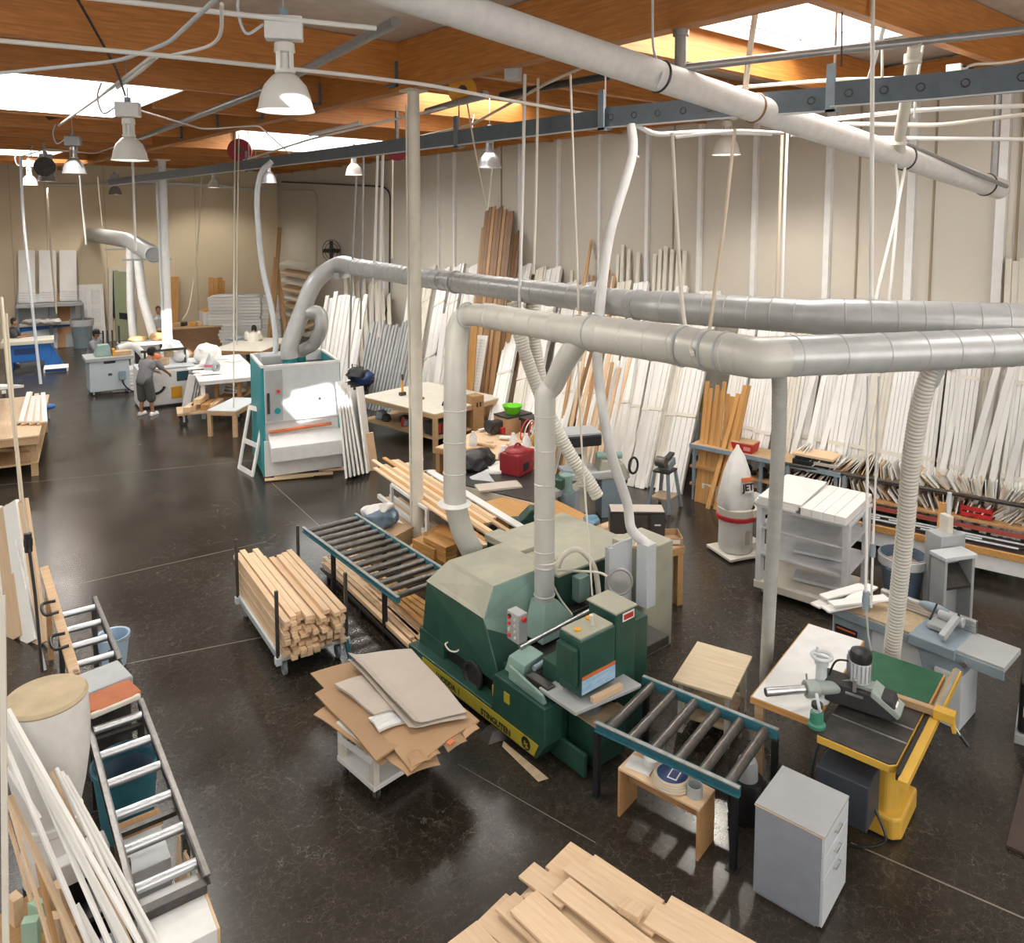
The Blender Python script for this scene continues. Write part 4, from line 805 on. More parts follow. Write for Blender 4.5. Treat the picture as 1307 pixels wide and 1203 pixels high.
# ================================================================ boards along the right wall
random.seed(21)
def lerp_tab(tab, u):
    for (a, b), (c, d) in zip(tab, tab[1:]):
        if u <= c: return b + (d - b) * max(0, (u - a)) / (c - a)
    return tab[-1][1]
FOOT = [(380, 455), (440, 480), (520, 520), (600, 556), (700, 590), (780, 610), (860, 628), (1000, 655), (1150, 690), (1330, 735)]
TOPL = [(540, 338), (560, 335), (680, 346), (800, 360), (1000, 382), (1240, 392), (1340, 396)]
def bundle(label, cat, foot, top, w, th, m, n, grp, bands=(.35, .72), jag=.03, name='moulding_bundle', bandm=None):
    foot, top = Vector(foot), Vector(top); d = top - foot; L = d.length; d.normalize(); u = Vector((-1, -.25, .2)); a = u.cross(d).normalized(); u = d.cross(a).normalized()
    o = MB(); bw = w / n
    for k in range(n):
        dz = random.uniform(-.012, .012); o.bx(random.uniform(0, jag * .3), L - random.uniform(0, jag), -w / 2 + k * bw + .002, -w / 2 + (k + 1) * bw - .002, -th / 2, th / 2 + dz)
    ob = O(name, o, m)
    ob.matrix_world = Matrix(((d.x, a.x, u.x, foot.x), (d.y, a.y, u.y, foot.y), (d.z, a.z, u.z, foot.z), (0, 0, 0, 1)))
    for b in bands:
        x = L * b; O('tape_band', MB().bx(x, x + .06, -w / 2 - .004, w / 2 + .004, -th / 2 - .004, th / 2 + .016), bandm or M_cream, ob)
    return tag(ob, label, cat, grp)
def at_wall(ut, vt, slope, vf=None, off=.16):
    uf = ut
    for _ in range(6): uf = ut - slope * (lerp_tab(FOOT, uf) - vt)
    return P(uf, vf or lerp_tab(FOOT, uf), .0), PW(ut, vt, off)
zones = [(545, 640, 'strapped bundle of white mouldings leaning on the right wall behind the cream-topped workbench'), (640, 745, 'strapped bundle of white mouldings leaning on the right wall behind the cluttered bench'), (745, 900, 'strapped bundle of white mouldings leaning on the right wall behind the grinder stand'),
    (900, 1010, 'strapped bundle of white mouldings leaning on the right wall behind the dust collector'), (1010, 1150, 'strapped bundle of white mouldings leaning on the right wall above the shelf of offcuts'), (1150, 1400, 'strapped bundle of white mouldings leaning on the right wall at the far right edge')]
ut = 552.; i = 0
while ut < 1345:
    px = random.uniform(15, 25) * (1 if ut < 900 else 1.25)
    if 612 < ut < 662 or 893 < ut - 20 < 935: ut += px; continue
    sl = .17 + random.uniform(-.03, .03) - max(0, (ut - 1000)) * .00015
    f, tp = at_wall(ut, lerp_tab(TOPL, ut) + random.uniform(-7, 12), sl, off=.12 + .05 * (i % 3))
    z = [z for z in zones if z[0] <= ut < z[1]][0]
    w = px * dep(tp) / 1000 * .98
    bundle(z[2], 'moulding', f + Vector((-.06 * (i % 3), 0, 0)), tp, w, .10, M_board if i % 5 else M_cream, max(2, int(w / .05)), 'white moulding bundles ' + z[2].split('wall ')[1])
    ut += px; i += 1
# second rank: loose narrower boards in front
for k in range(22):
    ut = random.choice([random.uniform(690, 760), random.uniform(800, 890), random.uniform(1000, 1330)]); f, tp = at_wall(ut, lerp_tab(TOPL, ut) + random.uniform(25, 90), random.uniform(.14, .26), off=.40)
    z = [z for z in zones if z[0] <= ut < z[1]][0]
    plank('moulding', z[2].replace('strapped bundle of white mouldings', 'single loose white moulding'), 'moulding', f + Vector((-.2, 0, 0)), tp, .09, .03, M_board, (-1, -.25, .2), 'loose mouldings ' + z[2].split('wall ')[1])
# taller white boards standing behind, tops above the rest
for (u, v, lab) in ((795, 312, 'a'), (803, 318, 'a'), (789, 325, 'a'), (843, 318, 'b'), (850, 314, 'b'), (858, 318, 'b'), (866, 316, 'b'), (874, 320, 'b'), (836, 324, 'b'), (1288, 330, 'c'), (1297, 333, 'c'), (1306, 329, 'c'), (730, 345, 'd'), (815, 322, 'a')):
    f = PW(u - 6, 600, .3); f.z = 0; tp = PW(u, v, .08); f = Vector((tp.x - .35, tp.y - .15, 0))
    plank('tall_moulding', {'a': 'tall grey-white moulding rising above the bundles beside the brown pole', 'b': 'tall cream moulding rising above the bundles behind the long ducts', 'c': 'tall cream moulding rising above the bundles at the far right edge', 'd': 'tall white moulding rising above the bundles behind the cluttered bench'}[lab], 'moulding', f, tp, .085, .03, M_cream, (-1, -.1, .1), {'a': 'tall mouldings by the brown pole', 'b': 'tall mouldings behind the ducts', 'c': 'tall mouldings at the right edge', 'd': None}[lab])
# brown and orange boards
for k in range(11):
    u = 617 + 4.6 * k; v = 262 + random.uniform(0, 14) + (25 if k in (0, 9, 10) else 0); f, tp = at_wall(u, v, .10, 540 + k * .6, .10)
    plank('brown_board', 'long brown rough board leaning high on the right wall behind the near duct elbow', 'board', f, tp, .12, .03, M_brown if k % 3 else M_oak, (-1, -.2, .1), 'tall brown boards on the right wall')
for (u, v) in ((755, 306), (748, 346), (757, 352), (778, 345), (785, 350), (740, 362)):
    f, tp = at_wall(u, v, .16, None, .1); plank('brown_pole', 'narrow brown board leaning on the right wall among the white bundles', 'board', f, tp, .07, .03, M_oak, (-1, -.2, .1), 'narrow brown boards among the bundles')
for k in range(13):
    u = 903 + 4.4 * k; v = 484 + random.uniform(0, 28); f = P(u - 16 - (20 if k > 8 else 0) + random.uniform(-4, 4), 640 + k, 0); q = PG(u, v, f + Vector((.55, 0, 0)))
    plank('orange_board', 'bright orange-tan board leaning behind the dust collector', 'board', f, q, .075, .022, M_orange, (-1, -.2, .2), 'orange boards behind the dust collector')
for k in range(9):
    u = 938 + 4 * k; f = P(u - 42 + random.uniform(-4, 4), 632 + k, 0) + Vector((-.1, 0, 0)); q = PG(u + 20, 500 + random.uniform(0, 30), f + Vector((.6, 0, 0)))
    plank('orange_board', 'slanting orange-tan board crossing those behind the dust collector', 'board', f, q, .05, .022, M_orange, (-1, -.2, .2), 'slanting orange boards behind the dust collector')
for k in range(14):                 # fan of pine and white strips behind the bench
    u = 735 + 5 * k; f = P(700 + 5.2 * k, 612 + k, 0); q = PG(u + random.uniform(-6, 12), 430 + random.uniform(0, 40), f + Vector((1.0, .3, 0)))
    plank('strip', 'long pine or white strip fanned against the wall behind the bench with the stereo', 'strip', f, q, .07, .025, (M_pine, M_board, M_oak, M_pale)[k % 4], (-1, -.2, .2), 'fanned strips behind the bench')
for k in range(5):
    u = 638 + 6 * k; f = P(622 + 6 * k, 545, 0); plank('brown_board', 'wide brown board leaning behind the grinder clutter, right of the white louvre', 'board', f, PG(u, 412 + 3 * k, f + Vector((.7, .2, 0))), .14, .03, M_brown if k % 2 else M_oak, (-1, -.2, .2), 'wide brown boards right of the louvre')
f = P(598, 541, 0); q = PG(616, 428, f + Vector((.7, .2, 0)))
lo = plank('louvre_shutter', 'white louvred shutter panel leaning between brown boards', 'shutter', f, q, .34, .04, M_board, (-1, -.25, .2))
Ll = (q - f).length
for k in range(26): O('louvre_slat', MB().box((.12 + (Ll - .24) * k / 25, -.0, .026), (.012, .26, .014)), M_cream, lo)
O('tilt_rod', MB().bx(.1, Ll - .1, -.008, .008, .03, .045), M_lgrey, lo)
for (u, v, uf, vf, lab, m) in ((583, 420, 580, 548, 'orange-tan board leaning left of the white louvre panel', M_orange), (607, 400, 597, 545, 'second orange-tan board behind the louvre panel', M_orange), (668, 440, 640, 548, 'pine-edged white panel leaning right of the wide brown boards', M_pale), (683, 460, 655, 552, 'white panel with pine edge leaning behind the flexible hoses', M_board), (525, 365, 505, 515, 'white frame board leaning left of the cream column', M_board), (533, 350, 518, 520, 'orange-edged board leaning just left of the cream column', M_orange), (556, 455, 545, 530, 'grey-white board leaning right of the cream column', M_board), (568, 400, 552, 532, 'white board leaning behind the cream column', M_board)):
    f = P(uf, vf, 0); plank('leaning_board', lab, 'board', f, PG(u, v, f + Vector((.8, .3, 0))), .2, .03, m, (-1, -.2, .2))
# wooden frame near the column
f = P(512, 512, 0)
# far part of the right wall: grey tubes, panels, white stacks
for k in range(16):
    u = 466 + 4.6 * k * .9; f = P(452 + 4.4 * k * .9, 518 + k * .9, 0); plank('grey_profile', 'thin grey metal profile in the rack on the right wall behind the open sander', 'profile', f, PG(u + 8, 413 + random.uniform(-5, 5), f + Vector((.8, .4, 0))), .07, .05, M_grey, (-1, -.2, .2), 'grey profiles on the right wall')
for k in range(10):
    u = 412 + 5.5 * k; f = P(402 + 5.0 * k, 478 + 3.0 * k, 0); plank('white_sheet', 'white narrow panel in the stack leaning behind the open sander', 'panel', f, PG(u + 6, 372 + random.uniform(-6, 10) + k, f + Vector((1.0, .4, 0))), .16, .04, M_board, (-1, -.2, .2), 'white panels behind the sander')
for k in range(8):
    f = P(430 + 7 * k, 500 + 3.2 * k, 0) + Vector((.5, 0, 0)); plank('cream_sheet', 'tall cream panel at the back of the far stacks on the right wall', 'panel', f, PW(440 + 8 * k, 345 + 4 * k + random.uniform(-8, 8), .2), .2, .03, M_cream, (-1, -.2, .2), 'cream panels of the far stacks')
for k in range(9):
    y = 31 - 0.0 * k; a = P(352 + 1 * k, 452, 0); q = Vector((13.4, 29.5, .5 + .33 * k)); 
    plank('slat_tray', 'pale slatted shelf tray in the tilted rack in the far corner', 'rack', q + Vector((-.1, .9, .05)), q + Vector((.2, -1.0, -.05)), .5, .06, M_pale if k % 2 else M_cream, (-.3, 0, 1), 'trays of the corner rack')
for (a, b, lab) in (((346, 392), (357, 290), 'tall narrow brown board leaning in the far corner'), ((342, 388), (352, 328), 'brown board leaning left in the far corner'), ((368, 372), (352, 330), 'brown board slanting right in the far corner')):
    f = P(a[0], 447, 0); plank('corner_board', lab, 'board', f, PG(b[0], b[1], f + Vector((.2, .6, 0))), .16, .04, M_oak, (-1, -.6, .2))
fanp = PW(423, 320, .35)
t = T('wall_fan', 'round wall fan with wire guard high on the right wall above the sander duct', 'fan', fanp)
for r_ in (.42, .3, .17): O('guard_ring', MB().torus((0, 0, 0), (-1, -.5, 0), r_, .012, 30, 6), M_iron, t, 0, True)
O('hub', MB().cyl((-.06, -.03, 0), (.2, .1, 0), .09), M_iron, t, 0, True)
for k in range(4):
    a = k * math.pi / 2; d = Vector((.45, -.9, 0)) * math.cos(a) + Vector((0, 0, 1)) * math.sin(a); O('blade', MB().bar(d * .05, d * .38, .16, .012, (-1, -.5, .5)), M_iron, t)
O('wall_bracket', MB().bar((.1, .05, 0), (.34, 0, 0), .06, .06), M_iron, t)
# ================================================================ shelving along the wall
# tall bench A behind the dust collector
zA = .98
aL_, aR_ = P(880, 568, zA), P(1000, 592, zA); dA = (aR_ - aL_).normalized(); nA = Vector((-dA.y, dA.x, 0)); nA = nA if nA.x > 0 else -nA
t = T('shelf_bench', 'grey-framed shelf bench with wooden top behind the dust collector', 'bench', Vector((*aL_.xy, 0)))
O('bench_top', MB().bar(aL_ + nA * .3, aR_ + nA * .3 + dA * .9, .6, .04), M_bench, t, .004, world=True); O('top_edge', MB().bar(aL_, aR_ + dA * .9, .03, .07), M_bgrey, t, world=True)
for z, m in ((.60, M_oak), (.28, M_oak)): O('shelf', MB().bar(aL_ + nA * .3 + Vector((0, 0, z - zA)), aR_ + nA * .3 + dA * .9 + Vector((0, 0, z - zA)), .55, .04), m, t, world=True)
O('front_panel', MB().bar(aL_ + dA * .25 + nA * .02 + Vector((0, 0, .22 - zA)), aR_ + dA * .1 + nA * .02 + Vector((0, 0, .22 - zA)), .02, .24), M_white, t, world=True)
for f in (.03, .5, .97):
    for n_ in (.04, .55): O('leg', MB().box((aL_.lerp(aR_ + dA * .9, f) + nA * n_ + Vector((0, 0, -zA / 2))), (.045, .045, zA)), M_bgrey, t, world=True)
def onA(f, n_, z=zA + .02): return aL_.lerp(aR_, f) + nA * n_ + Vector((0, 0, z - zA))
q = onA(.55, .25); t = T('red_bin', 'red plastic parts bin with a wooden lid board on the shelf bench top', 'bin', q, math.atan2(dA.y, dA.x))
O('bin', MB().hexa([(-.17, -.13, 0), (.17, -.13, 0), (.17, .13, 0), (-.17, .13, 0)], [(-.2, -.16, .16), (.2, -.16, .16), (.2, .16, .16), (-.2, .16, .16)]), M_red, t, .006); O('lid_board', MB().bx(-.19, .19, -.15, .15, .16, .175), M_bench, t); O('bin_label', MB().bx(.03, .15, -.163, -.15, .05, .11), mat('pale_red', (.6, .25, .22), .6), t)
for k, f in enumerate((.60, .76, .93)):
    q = onA(f, .18, .62); t = T('power_tool', 'black cordless tool on the middle shelf of the shelf bench, %s from the left' % ('first', 'second', 'third')[k], 'tool', q, .3 * k)
    O('body', MB().lathe([(.03, 0), (.07, .02), (.075, .12), (.05, .16), (.02, .18)], n=16), M_black, t, 0, True); O('grip', MB().box((.06, .05, .09), (.05, .14, .05), .3, .2), M_dark, t, .012); O('battery', MB().box((.05, -.07, .03), (.08, .09, .06)), M_black, t, .008)
q = onA(.2, .25, .62); t = T('bench_motor', 'yellow and dark electric motor on the middle shelf of the shelf bench', 'motor', q); O('body', MB().cyl((-.12, 0, .1), (.12, 0, .1), .1), M_yel, t, .01, True); O('foot', MB().bx(-.1, .1, -.09, .09, 0, .03), M_iron, t)
for k in range(3): q = onA(.30 + .12 * k, .25, .30); one('dark_board', 'dark board lying on the bottom shelf of the shelf bench', 'board', MB().box(q + Vector((0, 0, .02 + .0 * k)), (.3, .4, .035), .3), M_oak, 'boards on the bench shelf')
q = onA(1.25, .25); t = T('tool_tray', 'pale wooden board with black tool cases stacked on the right end of the shelf bench', 'tray', q, math.atan2(dA.y, dA.x))
O('case', MB().bx(-.3, .25, -.2, .2, .0, .09), M_black, t, .01); O('case_lid', MB().bx(-.26, .3, -.18, .2, .10, .15), M_dark, t, .01); O('board', MB().bx(-.3, .34, -.2, .22, .15, .19), M_pine, t, .003); O('papers', MB().bx(.05, .4, -.22, .1, .06, .1), M_cardg, t)
q = onA(1.28, .1, .62); t = T('heat_gun', 'black cup-shaped tool hanging under the right end of the shelf bench', 'tool', q); O('body', MB().lathe([(.02, .0), (.09, .03), (.11, .12), (.09, .16), (.02, .14)], n=18), M_black, t, 0, True); O('handle', MB().box((.1, .02, .1), (.18, .05, .04), 0, 0, .5), M_dark, t, .01)
one('yellow_bottle', 'small yellow bottle standing below the shelf bench top', 'bottle', MB().lathe([(.04, 0), (.04, .12), (.015, .16), (.015, .19)], onA(1.02, .1, .62), 14), M_yel, sm=True)
# long offcut rack B
zB = 1.0
bL, bR = P(1000, 591, zB), P(1330, 650, zB); dB = (bR - bL).normalized(); nB = Vector((-dB.y, dB.x, 0)); nB = nB if nB.x > 0 else -nB; LB = (bR - bL).length; rB = math.atan2(dB.y, dB.x)
t = T('offcut_rack', 'long wall rack with dark pipe rail and shelves of moulding offcuts', 'rack', Vector((*bL.xy, 0)))
O('pipe_rail', MB().cyl(bL, bR, .03), M_iron, t, 0, True, world=True); O('top_shelf', MB().bar(bL + nB * .33 + Vector((0, 0, -.03)), bR + nB * .33 + Vector((0, 0, -.03)), .6, .03), M_bench, t, world=True)
plank('brown_board', 'narrow brown board standing among the white bundles at the far right', 'board', PW(1242, 640, .5).xy.to_3d() + Vector((0, 0, .9)), PW(1256, 495, .3), .22, .04, M_oak, (-1, -.3, .1))
one('yellow_sign', 'small worn yellow plastic sign hanging left of the orange boards', 'sign', MB().hexa([PW(885, 520, .75), PW(896, 527, .75), PW(898, 503, .7), PW(887, 498, .7)], [PW(885, 520, .77), PW(896, 527, .77), PW(898, 503, .72), PW(887, 498, .72)]), M_syel)
O('middle_shelf', MB().bar(bL + nB * .3 + Vector((0, 0, .68 - zB)), bR + nB * .3 + Vector((0, 0, .68 - zB)), .8, .03), M_oak, t, world=True)
O('red_tray_edge', MB().bar(bL - nB * .12 + dB * .3 + Vector((0, 0, .60 - zB)), bR - nB * .12 + Vector((0, 0, .60 - zB)), .02, .06), mat('dull_red', (.35, .07, .05), .6), t, world=True)
O('lower_shelf', MB().bar(bL - nB * .05 + Vector((0, 0, .44 - zB)), bR - nB * .05 + Vector((0, 0, .44 - zB)), .8, .05), M_iron, t, world=True)
O('front_beam', MB().bar(bL - nB * .48 + Vector((0, 0, .42 - zB)), bR - nB * .48 + Vector((0, 0, .42 - zB)), .06, .09), M_orange, t, world=True)
O('front_panel', MB().bar(bL - nB * .46 + Vector((0, 0, .26 - zB)), bR - nB * .46 + Vector((0, 0, .26 - zB)), .03, .20), M_white, t, world=True)
for f in (.02, .27, .52, .98): O('rack_leg', MB().box(bL.lerp(bR, f) + Vector((0, 0, -zB / 2)), (.05, .05, zB)), M_bgrey, t, world=True)
for f in (.3, .7): O('rack_leg', MB().box(bL.lerp(bR, f) + nB * .55 + Vector((0, 0, -zB / 2)), (.05, .05, zB)), M_iron, t, world=True)
u0 = P(1197, 735, 0.); o = PG(1213, 644, u0)
plank('upright_plank', 'orange wooden plank standing upright against the front of the offcut rack', 'post', u0, Vector((u0.x + .12, u0.y, o.z)), .14, .06, M_orange, (-1, -.3, .1), bev=.004)
random.seed(5)
for lev, z, nn, u_a, dep_ in ((0, zB + .0, 95, .12, .30), (1, .70, 60, .1, .22)):
    s = u_a
    for k in range(nn):
        s += random.uniform(.028, .05) * (1.15 if lev == 0 else 1.5)
        if s > LB - .1: break
        h = random.uniform(.18, .28); ti = .75 * math.sin(s * 2.2 + lev) + random.uniform(-.15, .15)
        q = bL + dB * s + nB * (dep_ + random.uniform(-.06, .1)) + Vector((0, 0, z - zB + h * .42 * math.cos(ti) + .02))
        o = O('moulding_offcut', MB().box((0, 0, 0), (.016, random.uniform(.32, .48), h)), (M_board, M_cream, M_board, M_board, M_cream, M_pale)[k % 6])
        o.location = q; o.rotation_euler = (random.uniform(-.1, .1), ti, rB + random.uniform(-.12, .12))
        tag(o, ('short white moulding offcut standing on the top shelf of the long wall rack', 'short moulding offcut on the middle shelf of the long wall rack')[lev], 'offcut', ('offcuts on the top rack shelf', 'offcuts on the middle rack shelf')[lev])
for k in range(12):
    s = .3 + .22 * k; z = .485 + .02 * (k % 2); a = bL + dB * (s - .2) - nB * (.35 - .1 * (k % 3)) + Vector((0, 0, z - zB))
    plank('metal_strip', 'long grey strip lying on the lower shelf of the wall rack', 'strip', a, a + dB * 1.2, .05, .012, M_lgrey if k % 2 else M_iron, group='strips on the lower rack shelf')
q = bL + dB * (LB * .78) + nB * .1 + Vector((0, 0, .71 - zB)); t = T('red_crate', 'red plastic crate half hidden on the middle shelf of the wall rack', 'crate', q, rB); O('crate', MB().bx(-.2, .2, -.12, .12, 0, .06).bx(-.2, -.18, -.12, .12, 0, .15).bx(.18, .2, -.12, .12, 0, .15).bx(-.2, .2, -.12, -.10, .09, .15), M_red, t); O('contents', MB().box((0, .02, .09), (.2, .14, .1), .3), M_oak, t)
# grinder stand
q = P(848, 648)
t = T('grinder_stand', 'grey belt grinder on a four-legged stand near the wall bundles', 'grinder', q, .25)
for sx in (-1, 1):
    for sy in (-1, 1): O('leg', MB().bar((sx * .24, sy * .2, 0), (sx * .15, sy * .12, .66), .05, .05), M_bgrey, t, .004)
O('tray', MB().bx(-.2, .2, -.17, .17, .2, .23), M_dust, t, .004); O('stand_top', MB().bx(-.18, .18, -.15, .15, .66, .69), M_iron, t, .004); O('grinder_body', MB().bar((.22, .0, .80), (-.05, .0, .74), .2, .13), M_bgrey, t, .012); O('belt_wheel', MB().cyl((-.16, -.09, .86), (-.16, .09, .86), .09, n=20), M_roller, t, .006, True); O('belt_arm', MB().bar((-.2, 0, .78), (.24, -.02, .92), .1, .05), M_iron, t, .01)
# dust collector
q = P(938, 706); t = T('dust_collector', 'white bag dust collector with red band and printed upper bag', 'dust collector', q, R(-20))
bag = O('upper_bag', MB().lathe([(.27, .74), (.285, .80), (.25, 1.0), (.20, 1.25), (.12, 1.48), (.035, 1.62), (.02, 1.66)], n=32), M_cloth, t, 0, True)
for v in bag.data.vertices:
    a = math.atan2(v.co.y, v.co.x); k = 1 + .07 * math.sin(5 * a + v.co.z * 2) * min(1, (1.66 - v.co.z) * 2); v.co.x *= k; v.co.y *= k * .8
lb = O('lower_bag', MB().lathe([(.05, .07), (.23, .08), (.25, .14), (.245, .4), (.25, .56)], n=32), M_cloth, t, 0, True)
O('collar', MB().lathe([(.26, .56), (.29, .57), (.29, .62), (.26, .63)], n=32), M_red, t, 0, True); O('drum', MB().lathe([(.05, .63), (.275, .63), (.275, .74), (.05, .74)], n=32).hexa([(.1, -.28, .63), (.55, -.2, .63), (.55, .2, .63), (.1, .28, .63)], [(.1, -.27, .74), (.55, -.2, .74), (.55, .2, .74), (.1, .27, .74)]), M_cream, t, .006, True)
O('base', MB().bx(-.3, .55, -.3, .3, .03, .07), M_cream, t, .006); O('blower_motor', MB().cyl((.42, -.1, .72), (.42, .14, .72), .13, n=20), M_grey, t, .01, True); O('support', MB().bx(.3, .34, -.22, -.18, .07, .62).bx(.3, .34, .18, .22, .07, .62), M_lgrey, t); O('paper_tag', MB().box((.03, -.25, .33), (.07, .01, .2)), M_cardg, t)
O('gauge', MB().cyl((.30, -.24, .5), (.30, -.27, .5), .03), M_yel, t)
lg = O('logo_patch', MB().hexa([(-.07, -.222, 1.0), (.13, -.222, 1.0), (.13, -.235, 1.0), (-.07, -.235, 1.0)], [(-.06, -.19, 1.2), (.115, -.19, 1.2), (.115, -.2, 1.2), (-.06, -.2, 1.2)]), M_paper, bag); O('logo_stripe', MB().hexa([(-.067, -.21, 1.16), (.125, -.21, 1.16), (.125, -.222, 1.16), (-.067, -.222, 1.16)], [(-.06, -.19, 1.22), (.115, -.19, 1.22), (.115, -.208, 1.22), (-.06, -.208, 1.22)]), M_oran, bag)
text('lettering', 'JET', .14, M_black, bag, frame3((.03, -.236, 1.085), (1, 0, 0), (0, .17, 1)), .002)
for sx in (-.25, .5):
    for sy in (-.25, .25): castor(t, sx, sy, -.0, .012)
# white plank cart
ct, clx, cly, crz = fit([(962, 634), (1080, 668), (1108, 645), (1000, 612)], 1.12)
q0, q1 = P(968, 752), P(1075, 782); 
t = T('shelf_cart', 'tall white wooden cart with three shelves and thick planks on top', 'cart', (0, 0, 0)); cc, lx, ly, rz = fit([(958, 750), (1080, 790), (1110, 752), (1000, 722)], .06)
t.location = (cc.x, cc.y, 0); t.rotation_euler.z = rz; lx /= 2; ly /= 2; hC = Z_top = PG(963, 636, P(962, 752)).z
M_wcart = mat('worn_white', (.66, .67, .69), .6, 0, .22, 5)
O('base', MB().bx(-lx, lx, -ly, ly, .10, .20), M_cream, t, .006)
for z in (.20 + (hC - .2) * .36, .20 + (hC - .2) * .70): O('shelf', MB().bx(-lx + .02, lx - .02, -ly + .02, ly - .02, z - .025, z), M_wcart, t, .003)
O('cart_top', MB().bx(-lx, lx, -ly, ly, hC - .06, hC - .02), M_wcart, t, .004)
for sx in (-1, 1):
    for sy in (-1, 1): O('post', MB().box((sx * (lx - .05), sy * (ly - .07), (hC + .14) / 2), (.07, .13, hC - .20)), M_wcart, t, .004); castor(t, sx * (lx - .1), sy * (ly - .1), 0, .04)
for z in (.20, .2 + (hC - .2) * .36): plank('slanted_board', 'white board lying slanted on a shelf of the tall white cart', 'board', t.matrix_basis @ Vector((-.2, -.1, z + .05)), t.matrix_basis @ Vector((lx - .1, .05, z + .03)), .3, .04, M_wcart, group='boards on the cart shelves')
for k in range(4):
    x = .02 + .14 * k; plank('thick_plank', 'thick grey-white plank in the row on the right half of the tall white cart', 'plank', t.matrix_basis @ Vector((x + .06, -ly - .06, hC + .04)), t.matrix_basis @ Vector((x + .06, ly + .05, hC + .04)), .135, .10, M_board, group='thick planks on the cart')
for k in range(3): plank('white_sheet', 'white panel in the loose pile on the left half of the tall white cart', 'panel', t.matrix_basis @ Vector((-lx * .55 + .03 * k, -ly - .04, hC + .01 + .04 * k)), t.matrix_basis @ Vector((-lx * .45 - .02 * k, ly + .1, hC + .01 + .04 * k)), .55, .035, M_board, group='loose panels on the cart')
# blue bin, metal chute
q = P(1150, 770); t = T('rubbish_bin', 'large blue-grey rubbish bin with plastic liner beside the offcut rack', 'bin', q); O('body', MB().lathe([(.2, 0), (.27, .62), (.29, .63), (.29, .68), (.27, .68), (.26, .62), (.18, .03)], n=32), M_bluebag, t, 0, True); O('liner', MB().lathe([(.25, .52), (.28, .685), (.30, .66), (.295, .55)], n=32, cap=False), M_wrap, t, 0, True); O('contents', MB().ell((0, 0, .52), (.24, .24, .08)), M_card, t, 0, True)
for s in (-1, 1): O('handle', MB().tube(arc((s * .28, 0, .55), (0, 1, 0), (s, 0, 0), .07, 0, math.pi, 8), .014, 8), M_bluebag, t, 0, True)
qa = P(1212, 800); hT = PG(1205, 705, qa).z
t = T('metal_stand', 'dull grey metal hopper stand with channel sides between bin and jointer', 'stand', qa, R(-25))
O('front_channel', MB().bx(-.24, -.20, -.13, .12, 0, hT).bx(.16, .2, -.13, .12, 0, hT).bx(-.24, .2, .08, .12, 0, hT), M_grey, t, .006); O('rear_channel', MB().bx(-.05, .32, .14, .40, 0, hT + .14), M_grey, t, .008); O('top_tray', MB().bx(-.26, .22, -.15, .1, hT - .03, hT + .02), M_lgrey, t, .008); O('chute_floor', MB().hexa([(-.2, -.12, hT - .4), (.16, -.12, hT - .4), (.16, .08, hT - .2), (-.2, .08, hT - .2)], [(-.2, -.12, hT - .37), (.16, -.12, hT - .37), (.16, .08, hT - .17), (-.2, .08, hT - .17)]), M_iron, t)
O('guide_post', MB().cyl((.2, .3, hT + .14), (.22, .32, hT + .62), .025), M_lgrey, t, 0, True); O('post_box', MB().bx(.1, .18, .2, .34, hT + .1, hT + .36), M_cream, t, .004)
# right edge: black machine corner and brown panel
q = P(1294, 948); t = T('black_machine', 'corner of a black machine with a steel foot at the right picture edge', 'machine', q, R(-76)); O('body', MB().bx(.02, .7, .02, .6, .10, .62), M_black, t, .03); O('foot', MB().bx(.0, .7, 0, .6, 0, .10), M_grey, t, .01); O('cover', MB().bx(.06, .7, .06, .6, .62, .74), M_bgrey, t, .03); O('side_plate', MB().bx(.06, .3, .012, .022, .28, .38), M_cardg, t)
one('floor_board', 'dark brown board lying on the floor at the right picture edge', 'panel', MB().hexa([P(1284, 1082, .0), P(1345, 1110, .0), P(1345, 960, .0), P(1308, 985, .0)], [P(1284, 1082, .0) + Vector((0, 0, .03)), P(1345, 1110, .0) + Vector((0, 0, .03)), P(1345, 960, .0) + Vector((0, 0, .03)), P(1308, 985, .0) + Vector((0, 0, .03))]), mat('dark_hardboard', (.07, .045, .035), .55, 0, .2, 8), bev=.003)
# ================================================================ wide belt sander in the sunlight
fl, fr, bl_ = P(337, 614), P(437, 600), P(307, 585)
ang = math.atan2((fr - fl).y, (fr - fl).x); wS = (fr - fl).length; dS = 1.55; hS = 2.18
sd = T('belt_sander', 'tall white and teal wide belt sander standing in the sunlight', 'sander', (fl.x, fl.y, 0), ang)
O('side_panel', MB().bx(0, .05, .0, dS, .08, hS), M_teal, sd, .01)['label'] = 'teal side panel'
O('side_panel', MB().bx(wS - .05, wS, .0, dS, .08, hS), M_teal, sd, .01); O('back_panel', MB().bx(.05, wS - .05, dS - .05, dS, .08, hS), M_white, sd)
up_ = O('upper_front', MB().bx(.05, wS - .02, -.02, .05, 1.12, hS), M_lgrey, sd, .01)
O('control_strip', MB().bx(.07, .38, -.03, -.015, 1.15, hS - .05), M_grey, sd, .004); O('button_column', MB().bx(.09, .14, -.045, -.03, 1.3, 1.7), M_iron, sd)
O('emergency_button', MB().cyl((.30, -.03, 1.72), (.30, -.06, 1.72), .035), M_glow, sd, 0, True); O('round_emblem', MB().cyl((.28, -.03, 1.34), (.28, -.036, 1.34), .06, n=18), M_teal, sd); O('panel_lock', MB().cyl((1.08, -.02, 1.5), (1.08, -.03, 1.5), .03), M_iron, sd)
O('inner_throat', MB().bx(.05, wS - .05, .06, .1, .75, 1.12), M_white, sd); O('pressure_bar', MB().cyl((.12, -.01, .94), (wS - .2, -.01, .98), .03, n=12), M_oran, sd, 0, True)
